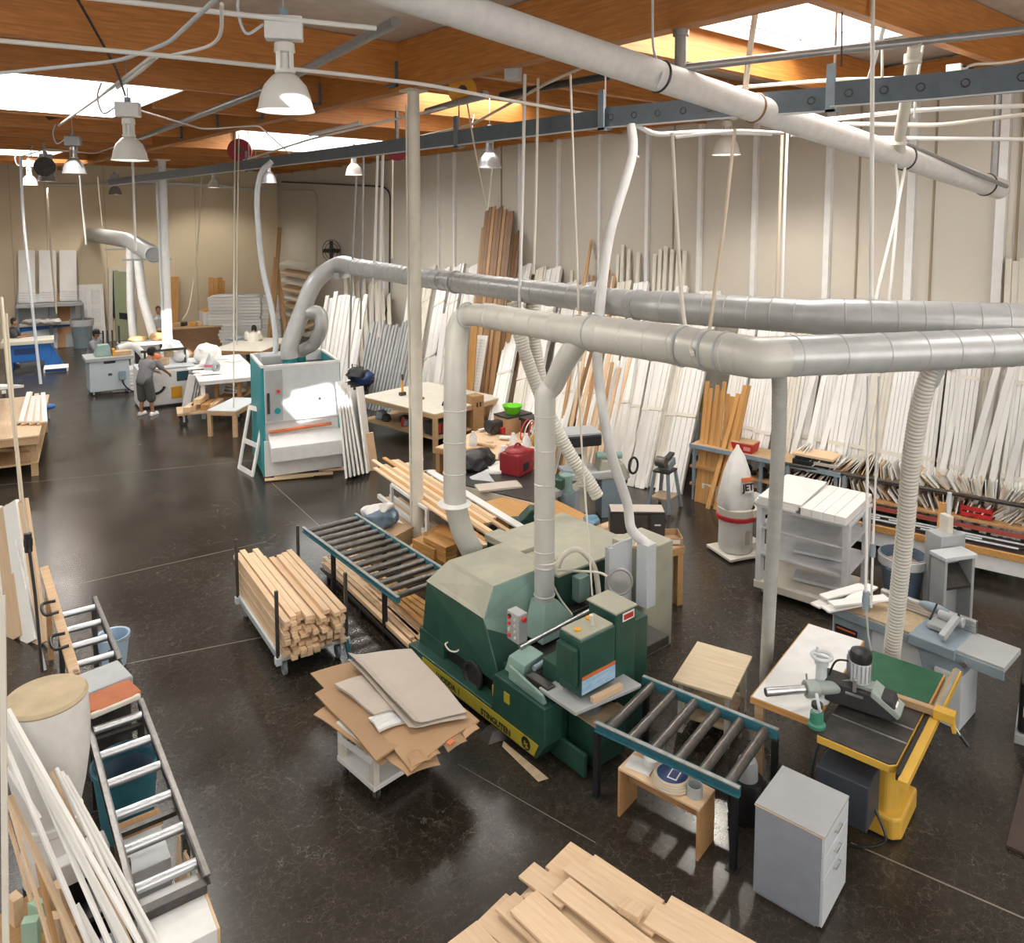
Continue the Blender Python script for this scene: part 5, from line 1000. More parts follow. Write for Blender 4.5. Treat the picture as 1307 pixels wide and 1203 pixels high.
O('feed_table', MB().hexa([(.1, -.35, .66), (wS - .02, -.35, .66), (wS - .02, .1, .80), (.1, .1, .80)], [(.1, -.35, .72), (wS - .02, -.35, .72), (wS - .02, .1, .90), (.1, .1, .90)]), M_white, sd, .01); O('table_apron', MB().hexa([(.12, -.34, .44), (wS - .04, -.34, .44), (wS - .04, -.1, .40), (.12, -.1, .40)], [(.1, -.35, .68), (wS - .02, -.35, .68), (wS - .02, -.1, .72), (.1, -.1, .72)]), M_white, sd, .01)
O('lower_front', MB().bx(.02, wS - .01, -.02, .06, .08, .78), M_white, sd, .01); O('plinth', MB().bx(.06, wS - .06, .04, dS - .04, 0, .1), M_iron, sd); O('crank_handle', MB().cyl((.16, -.04, .42), (.16, -.14, .42), .03), M_amber, sd, 0, True)
O('top_frame', MB().bx(0, wS, -.02, .06, hS, hS + .04).bx(0, wS, dS - .06, dS, hS, hS + .04).bx(0, .06, 0, dS, hS, hS + .04).bx(wS - .06, wS, 0, dS, hS, hS + .04), M_white, sd); O('inner_deck', MB().bx(.05, wS - .05, .05, dS - .05, hS - .22, hS - .18), M_iron, sd)
O('motor_box', MB().bx(.08, .5, .5, 1.0, hS - .18, hS + .14), M_grey, sd, .03)
for k in range(2): O('duct_inlet', MB().lathe([(.16, hS - .18), (.12, hS + .1)], (.62 + .22 * k, .45 + .25 * k, 0), 20), M_teal, sd, 0, True)
MS = sd.matrix_basis
INLET = [MS @ Vector((.62, .45, hS + .08)), MS @ Vector((.84, .70, hS + .08))]
# white frame leaning on its left
def ladder(name, label, a, b, c, d, bars, w=.09, th=.035, m=M_board):
    t = T(name, label, 'frame', Vector((*((a + b) / 2).xy, 0))); n = (b - a).cross(d - a).normalized()
    for p, q in ((a, d), (b, c)): O('stile', MB().bar(p, q, w, th, n), m, t, .003, world=True)
    for f in bars: O('rail', MB().bar(a.lerp(d, f), b.lerp(c, f), w, th, n), m, t, .003, world=True)
    return t
a, b = P(305, 598), P(322, 608); ladder('window_frame', 'white two-opening frame leaning on the teal side of the sander', a, b, PG(338, 522, b + Vector((.18, .1, 0))), PG(319, 517, a + Vector((.18, .1, 0))), (.03, .45, .97))
for k in range(6):
    f = P(446 + 5.2 * k, 606 - 1.2 * k); q = PG(434 + 3.8 * k + (6 if k == 5 else 0), 486 + 3.0 * k - (8 if k == 5 else 0), f + Vector((.05, .35, 0)))
    plank('white_sheet', 'white panel in the leaning stack at the right side of the sander', 'panel', f, q, .85, .04, M_board, (.75, -.5, .25), 'white panels right of the sander')
for k, (a, b) in enumerate((((336, 606), (440, 598)), ((338, 612), (400, 606)), ((345, 604), (452, 596)), ((350, 609), (425, 603)))): plank('floor_strip', 'pine strip lying on the floor in front of the sander', 'strip', P(*a, .02 + .012 * k), P(*b, .02 + .012 * k), .12, .03, M_pine, group='strips in front of the sander')
f = P(478, 600); plank('leaning_strip', 'short orange-tan strip leaning beside the white panels right of the sander', 'strip', f, PG(471, 552, f), .16, .04, M_pine, (-.5, -.8, 0))
# ================================================================ cream-topped workbench
def table(name, label, cat, corners, z, mt, ml, shelf=None, edge=None, th=.06, leg=.09):
    c, lx, ly, rz = fit(corners, z); t = T(name, label, cat, (c.x, c.y, 0), rz); lx /= 2; ly /= 2
    O('table_top', MB().bx(-lx, lx, -ly, ly, z - .02, z), mt, t, .003); O('apron', MB().bx(-lx - .01, lx + .01, -ly - .01, ly + .01, z - .02 - th * 1.6, z - .02), edge or ml, t, .003)
    for sx in (-1, 1):
        for sy in (-1, 1): O('leg', MB().box((sx * (lx - leg / 2), sy * (ly - leg / 2), (z - .1) / 2), (leg, leg, z - .1)), ml, t, .003)
    if shelf: O('shelf', MB().bx(-lx + .02, lx - .02, -ly + .02, ly - .02, shelf - .04, shelf), ml, t, .003)
    return t, lx, ly
wb, lx, ly = table('workbench', 'wooden workbench with cream top and lower shelf behind the cream column', 'workbench', [(466, 505), (556, 530), (640, 505), (540, 487)], .86, M_cream, M_bench, .32)
Mb = wb.matrix_basis
def on(M, x, y, z): return M @ Vector((x, y, z))
random.seed(9)
for k in range(10):
    q = on(Mb, -lx * .85 + .17 * k * lx, -ly * .75 + random.uniform(0, .3), .32); s = random.uniform(.07, .16)
    o = one('loose_tool', 'small dark tool or part among the clutter on the workbench lower shelf', 'tool', MB().lathe([(s * .6, 0), (s, s * .3), (s * .8, s * 1.2), (s * .3, s * 1.5)], q, 12), (M_iron, M_bgrey, M_dark, M_brown)[k % 4], 'clutter on the workbench shelf', sm=True)
q = on(Mb, .0, -ly * .8, .32); one('red_bottle', 'small red bottle on the workbench lower shelf', 'bottle', MB().lathe([(.05, 0), (.05, .14), (.025, .18), (.025, .22)], q, 14), M_red, sm=True)
q = on(Mb, lx * .75, -ly * .7, .32); t = T('red_case', 'box with red parts on the right end of the workbench shelf', 'box', q); O('case', MB().bx(-.2, .2, -.15, .15, 0, .28), M_iron, t, .01); O('red_part', MB().bx(-.12, .02, -.16, -.145, .04, .24).bx(.06, .14, -.16, -.145, .04, .24), M_red, t)
q = on(Mb, -lx * .45, -ly * .35, .86); t = T('mallet', 'wooden-handled mallet standing on the cream workbench top', 'mallet', q); O('head', MB().box((0, 0, .04), (.16, .09, .08)), M_iron, t, .01); O('handle', MB().cyl((0, 0, .08), (0, 0, .36), .025), M_amber, t, 0, True); O('handle_tip', MB().cyl((0, 0, .36), (0, 0, .5), .02), M_black, t, 0, True)
q = on(Mb, -lx * .1, -ly * .3, .87); t = T('brush', 'long brush with a brown head lying on the cream workbench top', 'brush', q, wb.rotation_euler.z - .2); O('handle', MB().cyl((-.3, .1, .02), (.05, 0, .02), .018), M_iron, t, 0, True); O('head', MB().bx(.05, .26, -.05, .05, 0, .05), M_brown, t, .008)
q = on(Mb, lx * .75, -ly * .35, .86); t = T('hand_drill', 'black and yellow hand tool at the right end of the cream workbench', 'tool', q, .4); O('body', MB().cyl((-.15, 0, .09), (.12, 0, .09), .055, n=14), M_black, t, .008, True); O('grip', MB().box((.08, 0, .05), (.06, .06, .1)), M_amber, t, .01); O('front', MB().cyl((-.24, 0, .07), (-.15, 0, .09), .02, .05, 12), M_black, t, 0, True)
# light grey tub and chair behind
q = P(478, 512); t = T('cloth_cart', 'grey-green fabric cart behind the workbench', 'cart', q); O('bin', MB().bx(-.55, .55, -.35, .35, .2, .85), mat('sage_cloth', (.42, .43, .37), .8), t, .02); O('frame', MB().tube([(-.5, -.3, .2), (-.5, -.3, 1.05), (-.5, .3, 1.05), (-.5, .3, .2)], .02, 8), M_iron, t, 0, True)
for sx in (-.45, .45):
    for sy in (-.28, .28): castor(t, sx, sy, 0, .07)
q = P(462, 520); t = T('clutter_pile', 'dark heap of bags and cables between sander stack and fabric cart', 'heap', q)
for k in range(6): crumple(O('bag', MB().ell((random.uniform(-.4, .4), random.uniform(-.2, .2), .35 + .12 * k), (.3, .25, .18)), (M_iron, M_navy, M_dark)[k % 3], t, 0, True))
# ================================================================ long boards on a white stand, right of the column
t = T('board_stand', 'white metal stand carrying long boards beside the cream column', 'stand', P(520, 690))
a, b = P(500, 618, .78), P(545, 650, .78)
for p, q in ((a, b), (a, Vector((*a.xy, 0))), (b, Vector((*b.xy, 0))), (Vector((*a.xy, .25)), Vector((*b.xy, .25)))): O('tube', MB().bar(p, q, .045, .045), M_white, t, .004, world=True)
d = (b - a).normalized(); wv = Vector((-d.y, d.x, 0)); wv = wv if wv.x > 0 else -wv
for p, q in ((a + wv * .6, b + wv * .6), (a, a + wv * .6), (b, b + wv * .6), (a + wv * .6, Vector((*(a + wv * .6).xy, 0))), (b + wv * .6, Vector((*(b + wv * .6).xy, 0)))): O('tube', MB().bar(p, q, .045, .045), M_white, t, .004, world=True)
for k in range(9):
    o_ = wv * (.04 + .07 * k); plank('long_board', 'long orange-tan board lying on the white stand beside the cream column', 'board', a + o_ - d * random.uniform(.6, 1.3) + Vector((0, 0, .04)), b + o_ + d * (.9 + random.uniform(0, .9)) + Vector((0, 0, .04)), .065, .03, (M_pine, M_orange, M_pine, M_bench)[k % 4], group='long boards on the white stand')
plank('white_board', 'white board lying along the far edge of the boards on the white stand', 'board', a + wv * .72 - d * .1 + Vector((0, 0, .06)), b + wv * .72 + d * 1.6 + Vector((0, 0, .06)), .12, .03, M_board)
for k in range(10):
    o_ = wv * (.05 + .055 * (k % 5)) + Vector((0, 0, .30 - .78 + .08 * (k // 5))); plank('rolled_board', 'pale board end in the stack inside the white stand', 'board', a + o_ - d * random.uniform(.3, .7), b + o_ + d * .4, .052, .07, (M_pale, M_cream, M_board)[k % 3], group='stack inside the white stand')
q = P(492, 712); t = T('wooden_box', 'tan box under the blue-grey bag at the far end of the long conveyor', 'box', q, .3); O('box', MB().bx(-.28, .28, -.3, .3, 0, .42), mat('tan_card', (.45, .33, .17), .7), t, .006); O('lid', MB().bx(-.29, .29, -.31, .31, .42, .45), M_bench, t, .004)
t = T('bag', 'blue-grey and white crumpled bag on the tan box', 'bag', q + Vector((-.05, .1, .45))); crumple(O('bag_body', MB().ell((0, 0, .12), (.28, .24, .16)), M_bluebag, t, 0, True)); crumple(O('white_cloth', MB().ell((.02, .05, .22), (.22, .16, .13)).ell((-.1, .08, .24), (.12, .1, .1)), M_cloth, t, 0, True)); O('handle', MB().bar((-.3, .1, .1), (-.42, .2, .16), .04, .03), M_red, t)
# stack of orange blocks under the near duct elbow
q = P(568, 722); sb_ = T('block_pallet', 'low wooden base under the orange blocks by the planer', 'pallet', q, .35); O('deck', MB().bx(-.5, .55, -.4, .4, .28, .34), M_orange, sb_, .004); O('runner', MB().bx(-.5, -.4, -.4, .4, 0, .28).bx(.45, .55, -.4, .4, 0, .28), M_oak, sb_)
for k in range(14):
    x, y, z = -.36 + .26 * (k % 3) + random.uniform(-.02, .02), -.2 + .2 * ((k // 3) % 2), .39 + .075 * (k // 6)
    plank('timber_block', 'orange-tan timber block in the stack behind the planer hood', 'block', sb_.matrix_basis @ Vector((x - .12, y - .24, z)), sb_.matrix_basis @ Vector((x + .02, y + .24, z)), .2, .068, M_orange, group='timber blocks behind the planer')
t = T('lattice', 'beige lattice panel standing behind the planer hood', 'panel', P(645, 715)); p0 = P(630, 705, .2); cN = [PG(631, 695, p0), PG(655, 690, p0 + Vector((.15, -.2, 0))), PG(656, 664, p0 + Vector((.25, .0, 0))), PG(638, 655, p0 + Vector((.1, .2, 0)))]
O('panel', MB().hexa(cN, [c + Vector((.012, .02, .0)) for c in cN]), M_cardg, t, world=True); 
for f in (.2, .4, .6, .8): O('lattice_bar', MB().bar(cN[0].lerp(cN[3], f), cN[1].lerp(cN[2], f), .012, .012), M_cream, t, world=True); O('lattice_bar', MB().bar(cN[0].lerp(cN[1], f), cN[3].lerp(cN[2], f), .012, .012), M_cream, t, world=True)
# ================================================================ cluttered machines mid right of the column
t, lx, ly = table('planer_table', 'beige machine table with dark top piled with a black bag and red bag', 'machine', [(585, 612), (690, 645), (735, 608), (600, 585)], .80, M_iron, M_grey, None, M_cream, .09, .2)
PT = t.matrix_basis
q = P(608, 598, .80); o = T('black_bag', 'black bag slumped on the left of the beige machine table', 'bag', q); crumple(O('bag_body', MB().ell((0, 0, .14), (.34, .26, .2)).ell((.15, .1, .12), (.3, .22, .14)), M_black, o, 0, True)); crumple(O('flap', MB().ell((-.1, -.12, .2), (.18, .12, .1)), M_dark, o, 0, True))
q = P(635, 600, .80); crumple(one('white_cloth', 'crumpled white cloth on the beige machine table', 'cloth', MB().ell(q + Vector((0, 0, .03)), (.26, .17, .07)).ell(q + Vector((.12, .05, .05)), (.16, .12, .07)), M_paper, sm=True))
q = P(660, 602, .80); o = T('red_bag', 'dark red soft tool bag on the beige machine table', 'bag', q, .3); O('bag_body', MB().bx(-.24, .20, -.2, .2, 0, .36).ell((-.02, 0, .36), (.22, .2, .08)), M_dred, o, .03); O('handle', MB().tube(arc((0, 0, .36), (1, 0, 0), (0, 0, 1), .12, 0, math.pi, 8), .018, 8), M_dred, o, 0, True); O('bag_print', MB().bx(-.12, .05, -.206, -.2, .08, .2), M_black, o); O('side_pocket', MB().bx(.2, .34, -.14, .16, .12, .34), M_red, o, .03)
q = P(643, 592, .80); one('white_jug', 'white plastic jug left of the red bag', 'jug', MB().lathe([(.09, 0), (.1, .02), (.1, .2), (.04, .28), (.035, .32)], q, 18), M_white, sm=True)
q = P(636, 622, .80); one('paper_stack', 'thin stack of boards and papers on the near side of the beige machine table', 'papers', MB().box(q + Vector((0, 0, .02)), (.7, .3, .035), -.4), M_cardg, bev=.004)
p = P(622, 640, .6); o = T('fence_arm', 'grey angled metal fence arm at the left end of the wooden bench', 'fence', Vector((*p.xy, 0))); O('arm', MB().bar(P(610, 605, .84), P(635, 640, .62), .30, .05, (-.4, -.6, .7)), M_grey, o, .01, world=True); O('plate', MB().bar(P(620, 650, .42), P(628, 668, .3), .2, .04, (-.6, -.8, 0)), M_cream, o, .008, world=True); O('support', MB().bar(P(612, 645, .5), Vector((*P(612, 645, .5).xy, 0)), .1, .1), M_iron, o, world=True)
rt, lx, ly = table('saw_bench', 'orange-tan wooden bench carrying a green radial arm saw', 'bench', [(620, 645), (690, 692), (760, 660), (670, 622)], .76, M_orange, M_oak, None, M_orange, .07)
SBm = rt.matrix_basis
q = P(690, 668, .76); o = T('radial_saw', 'green radial saw head with grey motor on the orange-tan bench', 'saw', q, -.6); O('base_track', MB().bx(-.45, .3, -.12, .12, 0, .08), M_green, o, .02); O('saw_body', MB().hexa([(-.3, -.12, .08), (.2, -.12, .08), (.2, .14, .08), (-.3, .14, .08)], [(-.15, -.1, .24), (.18, -.1, .2), (.18, .12, .2), (-.15, .12, .24)]), M_green, o, .02); O('motor', MB().cyl((.05, .1, .2), (.05, .1, .52), .12, n=20), M_bgrey, o, .02, True); O('motor_cap', MB().cyl((.05, .1, .52), (.05, .1, .62), .125, n=20), M_black, o, .02, True)
q = P(722, 690, .0); o = T('arm_column', 'green saw arm and turret behind the white duct, with grey bowl', 'machine', q); za = .9
O('pedestal', MB().cyl((0, 0, 0), (0, 0, .8), .14), M_bgrey, o, 0, True); O('turret', MB().cyl((.0, .0, .8), (0, 0, 1.06), .1), M_lgreen, o, .01, True); O('arm', MB().bar((0, 0, 1.0), (.7, -.35, 1.02), .09, .09), M_grey, o, .01); O('green_block', MB().box((-.05, .05, .95), (.35, .16, .16), .5), M_green, o, .02); O('bowl', MB().lathe([(.03, .72), (.2, .76), (.22, .86), (.16, .9)], (-.2, .15, 0), 20), M_grey, o, 0, True)
# pinkish board table with stereo
st, lx, ly = table('stereo_table', 'pale board table with a black stereo behind the planer', 'table', [(752, 688), (800, 722), (860, 690), (795, 655)], .80, M_pale, M_oak)
STm = st.matrix_basis
q = P(812, 680, .80); o = T('stereo', 'black stereo with dusty top on the pale board table', 'stereo', q, math.atan2(-.8, .9)); O('body', MB().bx(-.36, .36, -.14, .14, 0, .34), M_black, o, .012); O('dust_top', MB().bx(-.35, .35, -.13, .13, .34, .345), M_cardg, o)
for k in (-.26, .26): O('speaker', MB().bx(k - .09, k + .09, -.146, -.14, .03, .31), M_dark, o, .004)
O('front_panel', MB().bx(-.13, .13, -.145, -.14, .05, .3), M_iron, o); O('logo_mark', MB().bx(.22, .30, -.15, -.145, .16, .18), M_lgrey, o); O('side_mark', MB().bx(.36, .364, -.05, .05, .14, .16), M_lgrey, o)
q = P(845, 690, .80); o = T('carton', 'open shallow carton with printed side at the right end of the pale table', 'carton', q, -.7); O('carton_tray', MB().bx(-.24, .24, -.16, .16, 0, .02).bx(-.24, .24, -.16, -.15, 0, .10).bx(-.24, .24, .15, .16, 0, .10).bx(.23, .24, -.16, .16, 0, .1).bx(-.24, -.23, -.16, .16, 0, .1), M_card, o); O('print', MB().bx(.0, .2, -.165, -.16, .03, .08), M_cream, o)
q = P(752, 672, .80); crumple(one('blue_rag', 'blue rag on the pale board table beside the green arm', 'rag', MB().ell(q + Vector((0, 0, .06)), (.12, .1, .08)).ell(q + Vector((.05, .03, .1)), (.08, .07, .07)), mat('blue_rag', (.16, .30, .42), .8), sm=True))
for k in range(4): q = P(770 + 8 * k, 672 + 6 * k, .81 + .012 * k); one('scrap_board', 'pale scrap board lying on the pale table left of the stereo', 'scrap', MB().box(q, (.4, .15, .015), .3 * k), M_pale, 'scraps on the pale table')
# grey machines right of the near duct
q = P(738, 655); o = T('band_saw', 'white and black upright machine with dark head behind the near white duct', 'machine', q, -.4); hb = PG(738, 552, q).z
O('column', MB().box((0, .1, hb * .45), (.3, .25, hb * .9)), M_cream, o, .02); O('head', MB().bx(-.3, .34, -.2, .3, hb - .2, hb), M_black, o, .03); O('head_top', MB().bx(-.3, .34, -.2, .3, hb, hb + .03), M_grey, o); O('table', MB().bx(-.3, .3, -.3, .2, .75, .8), M_grey, o, .006); O('decal', MB().bx(-.06, .06, -.035, -.025, hb - .5, hb - .36), M_black, o)
q = P(727, 665); o = T('grey_canister', 'grey steel canister standing behind the near white duct', 'canister', q); hq = PG(727, 598, q).z; O('body', MB().lathe([(.02, 0), (.16, 0), (.16, hq * .9), (.13, hq), (.02, hq)], n=24), M_bgrey, o, 0, True); O('rim', MB().torus((0, 0, hq * .9), (0, 0, 1), .165, .015), M_grey, o, 0, True)
q = P(778, 655); o = T('drill_press', 'grey-green bench machine with a dark wheel, left of the grinder stand', 'machine', q, -.5); O('stand', MB().box((0, 0, .33), (.4, .35, .66)), M_bgrey, o, .01); O('machine_body', MB().hexa([(-.3, -.2, .66), (.3, -.2, .66), (.3, .2, .66), (-.3, .2, .66)], [(-.2, -.15, .98), (.2, -.15, .9), (.2, .15, .9), (-.2, .15, .98)]), M_green2, o, .02); O('hand_wheel', MB().torus((.36, -.15, .86), (.6, -.8, .1), .13, .02, 24), M_black, o, 0, True); O('top_arm', MB().cyl((-.25, 0, 1.02), (.2, 0, 1.0), .06), M_lgreen, o, .01, True)
# benches in the cluttered corner
t, lx, ly = table('clutter_bench', 'plywood bench strewn with offcuts behind the black bag', 'bench', [(590, 575), (672, 590), (700, 552), (605, 535)], .80, M_pale, M_oak, .3)
random.seed(17)
for k in range(16):
    q = P(random.uniform(596, 690), random.uniform(548, 580), .81 + .01 * (k % 4)); one('bench_offcut', 'small pale offcut scattered on the plywood bench behind the black bag', 'offcut', MB().box(q + Vector((0, 0, .02)), (random.uniform(.15, .45), random.uniform(.06, .14), .03), random.uniform(-1.5, 1.5)), (M_pale, M_board, M_pine)[k % 3], 'offcuts on the plywood bench')
for k, (u, v, m, n_, lb) in enumerate(((672, 573, M_white, 'white_bottle', 'white bottle lying beside the yellow-capped one'), (684, 570, M_yel, 'yellow_bottle', 'yellow-capped bottle behind the red bag'), (655, 572, M_white, 'white_tub', 'white tub behind the red bag'), (604, 570, M_wrap, 'clear_jar', 'clear jar at the left of the plywood bench'), (694, 574, M_oran, 'orange_jar', 'orange knob among clutter near the near duct'), (690, 566, M_red, 'red_jar', 'red knob among clutter near the near duct'))):
    q = P(u, v, .82); one(n_, lb, 'bottle', MB().lathe([(.06, 0), (.075, .03), (.075, .18), (.03, .25), (.03, .29)], q, 16), m, sm=True)
q = P(683, 562, .82); o = T('basket', 'red and white wire basket lying tilted on the plywood bench', 'basket', q, .4)
for k in range(6): O('hoop', MB().torus((.0, -.2 + .08 * k, .18), (0, 1, .2), .2, .012, 20, 6), M_red if k % 2 else M_cream, o, 0, True)
q = P(632, 552, .82); o = T('bench_vice', 'dark bench grinder with red part on the plywood bench', 'tool', q); O('body', MB().box((0, 0, .12), (.3, .2, .24)), M_iron, o, .03); O('wheel', MB().cyl((-.2, 0, .16), (-.12, 0, .16), .12), M_dark, o, .01, True); O('wheel', MB().cyl((.12, 0, .16), (.2, 0, .16), .12), M_dark, o, .01, True); O('red_part', MB().box((.1, -.14, .06), (.12, .08, .12)), M_red, o, .01)
q = P(678, 555, .80); o = T('small_stand', 'small black steel stand on the plywood bench', 'stand', q); O('stand_top', MB().bx(-.2, .2, -.14, .14, .3, .36), M_black, o, .006)
for sx in (-.16, .16): O('leg', MB().bx(sx - .02, sx + .02, -.1, .1, 0, .3), M_iron, o)
q = P(654, 549, .80); o = T('carton_box', 'pale carton under a lime green bowl', 'box', q); hz = PG(652, 527, q).z - .80; O('box', MB().bx(-.30, .30, -.22, .22, 0, hz - .04), M_card, o, .01); O('tray', MB().bx(-.30, .34, -.22, .22, hz - .04, hz), M_iron, o, .006)
q2 = q + Vector((0, 0, hz)); one('lime_bowl', 'lime green plastic bowl on top of the pale carton', 'bowl', MB().lathe([(.12, 0), (.20, .15), (.21, .16), (.19, .155), (.11, .02)], q2, 26), M_lime, sm=True)
q = P(605, 560, .0); o = T('wood_crate', 'upright brown wooden box beside the louvre panel foot', 'box', P(606, 562, 0)); O('box', MB().bx(-.15, .15, -.15, .15, 0, 1.05), M_oak, o, .006); O('hole', MB().bx(-.06, -.02, -.154, -.15, .8, .9).bx(.03, .07, -.154, -.15, .8, .9), M_black, o)
one('floor_ring', 'white cable ring lying on the floor right of the cream column', 'cable', MB().torus(P(549, 604, .015), (0, 0, 1), .2, .014, 26, 6), M_wire, sm=True)

# ================================================================ far end of the hall
# left workbench with planks
def table3(name, label, cat, a, b, w, z, mt, ml, shelf=None, th=.06, leg=.09):
    d = b - a; c = (a + b) / 2 + Vector((-d.y, d.x, 0)).normalized() * w / 2; lx, ly = d.length / 2, w / 2; t = T(name, label, cat, (c.x, c.y, 0), math.atan2(d.y, d.x))
    O('table_top', MB().bx(-lx, lx, -ly, ly, z - .03, z), mt, t, .003); O('apron', MB().bx(-lx + .02, lx - .02, -ly + .02, ly - .02, z - .03 - th * 1.8, z - .03), ml, t, .003)
    for sx in (-.86, .9):
        for sy in (-1, 1): O('leg', MB().box((sx * lx, sy * (ly - leg), (z - .1) / 2), (leg, leg, z - .1)), ml, t, .003)
    if shelf: O('shelf', MB().bx(-lx * .9, lx * .9, -ly + .05, ly - .05, shelf - .04, shelf), ml, t, .003)
    return t, lx, ly
t, lx, ly = table3('workbench', 'long pine workbench with planks on top at the left picture edge', 'workbench', P(50, 555, .85), P(63, 503, .85), 1.3, .85, M_pale, M_bench, .28, .08, .12)
LB_ = t.matrix_basis
random.seed(2)
for k in range(12):
    a, b = P(20 + 3.4 * k, 541 - 1.5 * (k % 3), .88 + .02 * (k % 3)), P(33 + 2.0 * k, 500 + random.uniform(0, 8), .88 + .02 * (k % 3)); plank('bench_plank', 'pine plank lying on the left workbench', 'plank', a, b, .09, .03, (M_pine, M_pale, M_board)[k % 3], group='planks on the left workbench')
for k in range(6): q = P(4 + 7 * k, 575, .30); plank('offcut', 'offcut on the lower shelf of the left workbench', 'offcut', q, q + Vector((.15, .7, 0)), .1, .08, M_bench, group='offcuts under the left workbench')
q = P(63, 534, .0); o = T('blue_clamp', 'blue clamp handle on a stand beside the left workbench', 'clamp', q); O('stem', MB().cyl((0, 0, 0), (0, 0, .25), .02), M_bgrey, o); O('handle', MB().ell((0, 0, .3), (.16, .1, .07)), M_bblue, o, 0, True)
# drying rack slats at the very left
o = T('drying_rack', 'drying rack with tilted white slats at the left picture edge', 'rack', P(-5, 505))
for k in range(6): O('rack_slat', MB().bar(P(-16, 495, .5 + .27 * k), P(16, 492, .42 + .27 * k), .5, .05), M_board, o, world=True)
O('upright', MB().bar(P(5, 500, .0), P(5, 500, 2.1), .06, .06), M_cream, o, world=True)
# blue machines
def bluesaw(label, u, v, w, d, h, rz=0., n='blue_machine'):
    q = P(u, v); o = T(n, label, 'machine', q, rz); O('body', MB().bx(-w / 2, w / 2, -d / 2, d / 2, .25, h - .12), M_bblue, o, .02); O('table_top', MB().bx(-w / 2 - .1, w / 2 + .1, -d / 2 - .1, d / 2 + .1, h - .12, h), M_cream, o, .01)
    for sx in (-1, 1): O('leg', MB().box((sx * (w / 2 - .1), -d / 2 + .1, .13), (.2, .2, .26)), M_bblue, o); O('leg', MB().box((sx * (w / 2 - .1), d / 2 - .1, .13), (.2, .2, .26)), M_bblue, o)
    return o
o = bluesaw('blue machine with cream table in front of the seated worker', 38, 468, 1.3, .9, .95, R(-10)); O('side_flank', MB().hexa([(.6, -.4, 0), (1.0, -.4, 0), (1.0, .3, 0), (.6, .3, 0)], [(.5, -.4, .8), (.62, -.4, .8), (.62, .3, .8), (.5, .3, .8)]), M_bblue, o, .01); O('slot', MB().bx(-.4, .3, -.46, -.44, .5, .7), M_navy, o)
o = bluesaw('blue cabinet machine with cloth-strewn table by the far wall', 58, 442, 1.7, 1.0, 1.0, R(-8)); 
for k in range(4): q = P(40 + 9 * k, 436, 1.02); crumple(one('cloth_scrap', 'crumpled pale cloth on the far blue machine', 'cloth', MB().ell(P(40 + 9 * k, 412, 1.02) + Vector((0, 0, .05)), (.3, .22, .10)), M_cloth, 'cloths on the far blue machine', sm=True))
q = P(72, 472); o = T('floor_box', 'white flat box on the floor right of the blue machine', 'box', q, -.2); O('box', MB().bx(-.35, .35, -.4, .4, 0, .12), M_board, o, .004); O('dark_end', MB().bx(-.3, .3, -.41, -.4, .01, .11), M_navy, o)
# big bin, leaning doors
q = P(106, 443); o = T('rubbish_bin', 'large grey rubbish bin by the far white doors', 'bin', q); O('body', MB().lathe([(.3, 0), (.38, 1.0), (.42, 1.02), (.42, 1.1), (.38, 1.1), (.28, .05)], n=28), M_bgrey, o, 0, True); O('liner', MB().lathe([(.4, .85), (.43, 1.1), (.40, 1.08)], n=28, cap=False), M_wrap, o, 0, True)
for k, (u0, u1, lb) in enumerate(((26, 44, 'leftmost'), (52, 71, 'middle'), (78, 97, 'rightmost'))):
    f = PF((u0 + u1) / 2, 390, .5); f.z = 1.75; tp = PF((u0 + u1) / 2 - 1, 320, .12)
    o = plank('tall_panel_stack', 'stack of wrapped white panels standing on the far rack, %s of three' % lb, 'panels', f, tp, (u1 - u0) * dep(f) / 1000, .28, M_board, (-.16, -1, 0)); L_ = (tp - f).length
    for j in range(4): O('wrap_fold', MB().bx(.05 + .1 * j, .1 + .1 * j, -.3, .3, .14, .165), M_wrap, o)
a, b = PF(20, 372, .9), PF(104, 372, .9); o = T('storage_rack', 'grey steel rack under the wrapped panel stacks by the far wall', 'rack', Vector((*a.xy, 0))); O('rack_beam', MB().bar(Vector((*a.xy, 1.7)), Vector((*b.xy, 1.7)), .9, .1), M_grey, o, world=True)
for f in (0, .5, 1): q = a.lerp(b, f); O('rack_leg', MB().bar(Vector((*q.xy, 0)), Vector((*q.xy, 1.7)), .1, .1), M_bgrey, o, world=True)
for k, (u, m, w, lb) in enumerate(((35, M_grey, .5, 'grey sheet standing under the far rack, left'), (60, M_lgrey, .6, 'grey sheet standing under the far rack, middle'), (82, M_oak, .38, 'brown waney plank standing under the far rack'), (91, M_grey, .3, 'narrow dark sheet beside the brown waney plank'))):
    f = PF(u, 440, .9); f.z = 0; tp = PF(u - 2, 375, .4); plank('standing_sheet', lb, 'sheet', f, tp, w * 1.2, .05, m, (-.16, -1, .1))
for k in range(3):
    f = P(117 + k, 439 - 2 * k); f.z = 0; tp = PG(113 + k, 363 + 3 * k, f + Vector((.05, .4, 0)))
    o = plank('panel_door', 'white panelled door leaning by the grey bin' if k == 0 else 'white door behind the panelled door by the grey bin', 'door', f, tp, 1.02, .05, M_board, (-.16, -1, .1), None if k == 0 else 'doors by the grey bin')
    if k == 0:
        Ld = (tp - f).length
        for i_ in range(3):
            for s in (-1, 1): O('door_panel', MB().bx(.12 + i_ * Ld * .31, .12 + i_ * Ld * .31 + Ld * .24, s * .23 - .15, s * .23 + .15, .025, .04), M_white, o, .008)
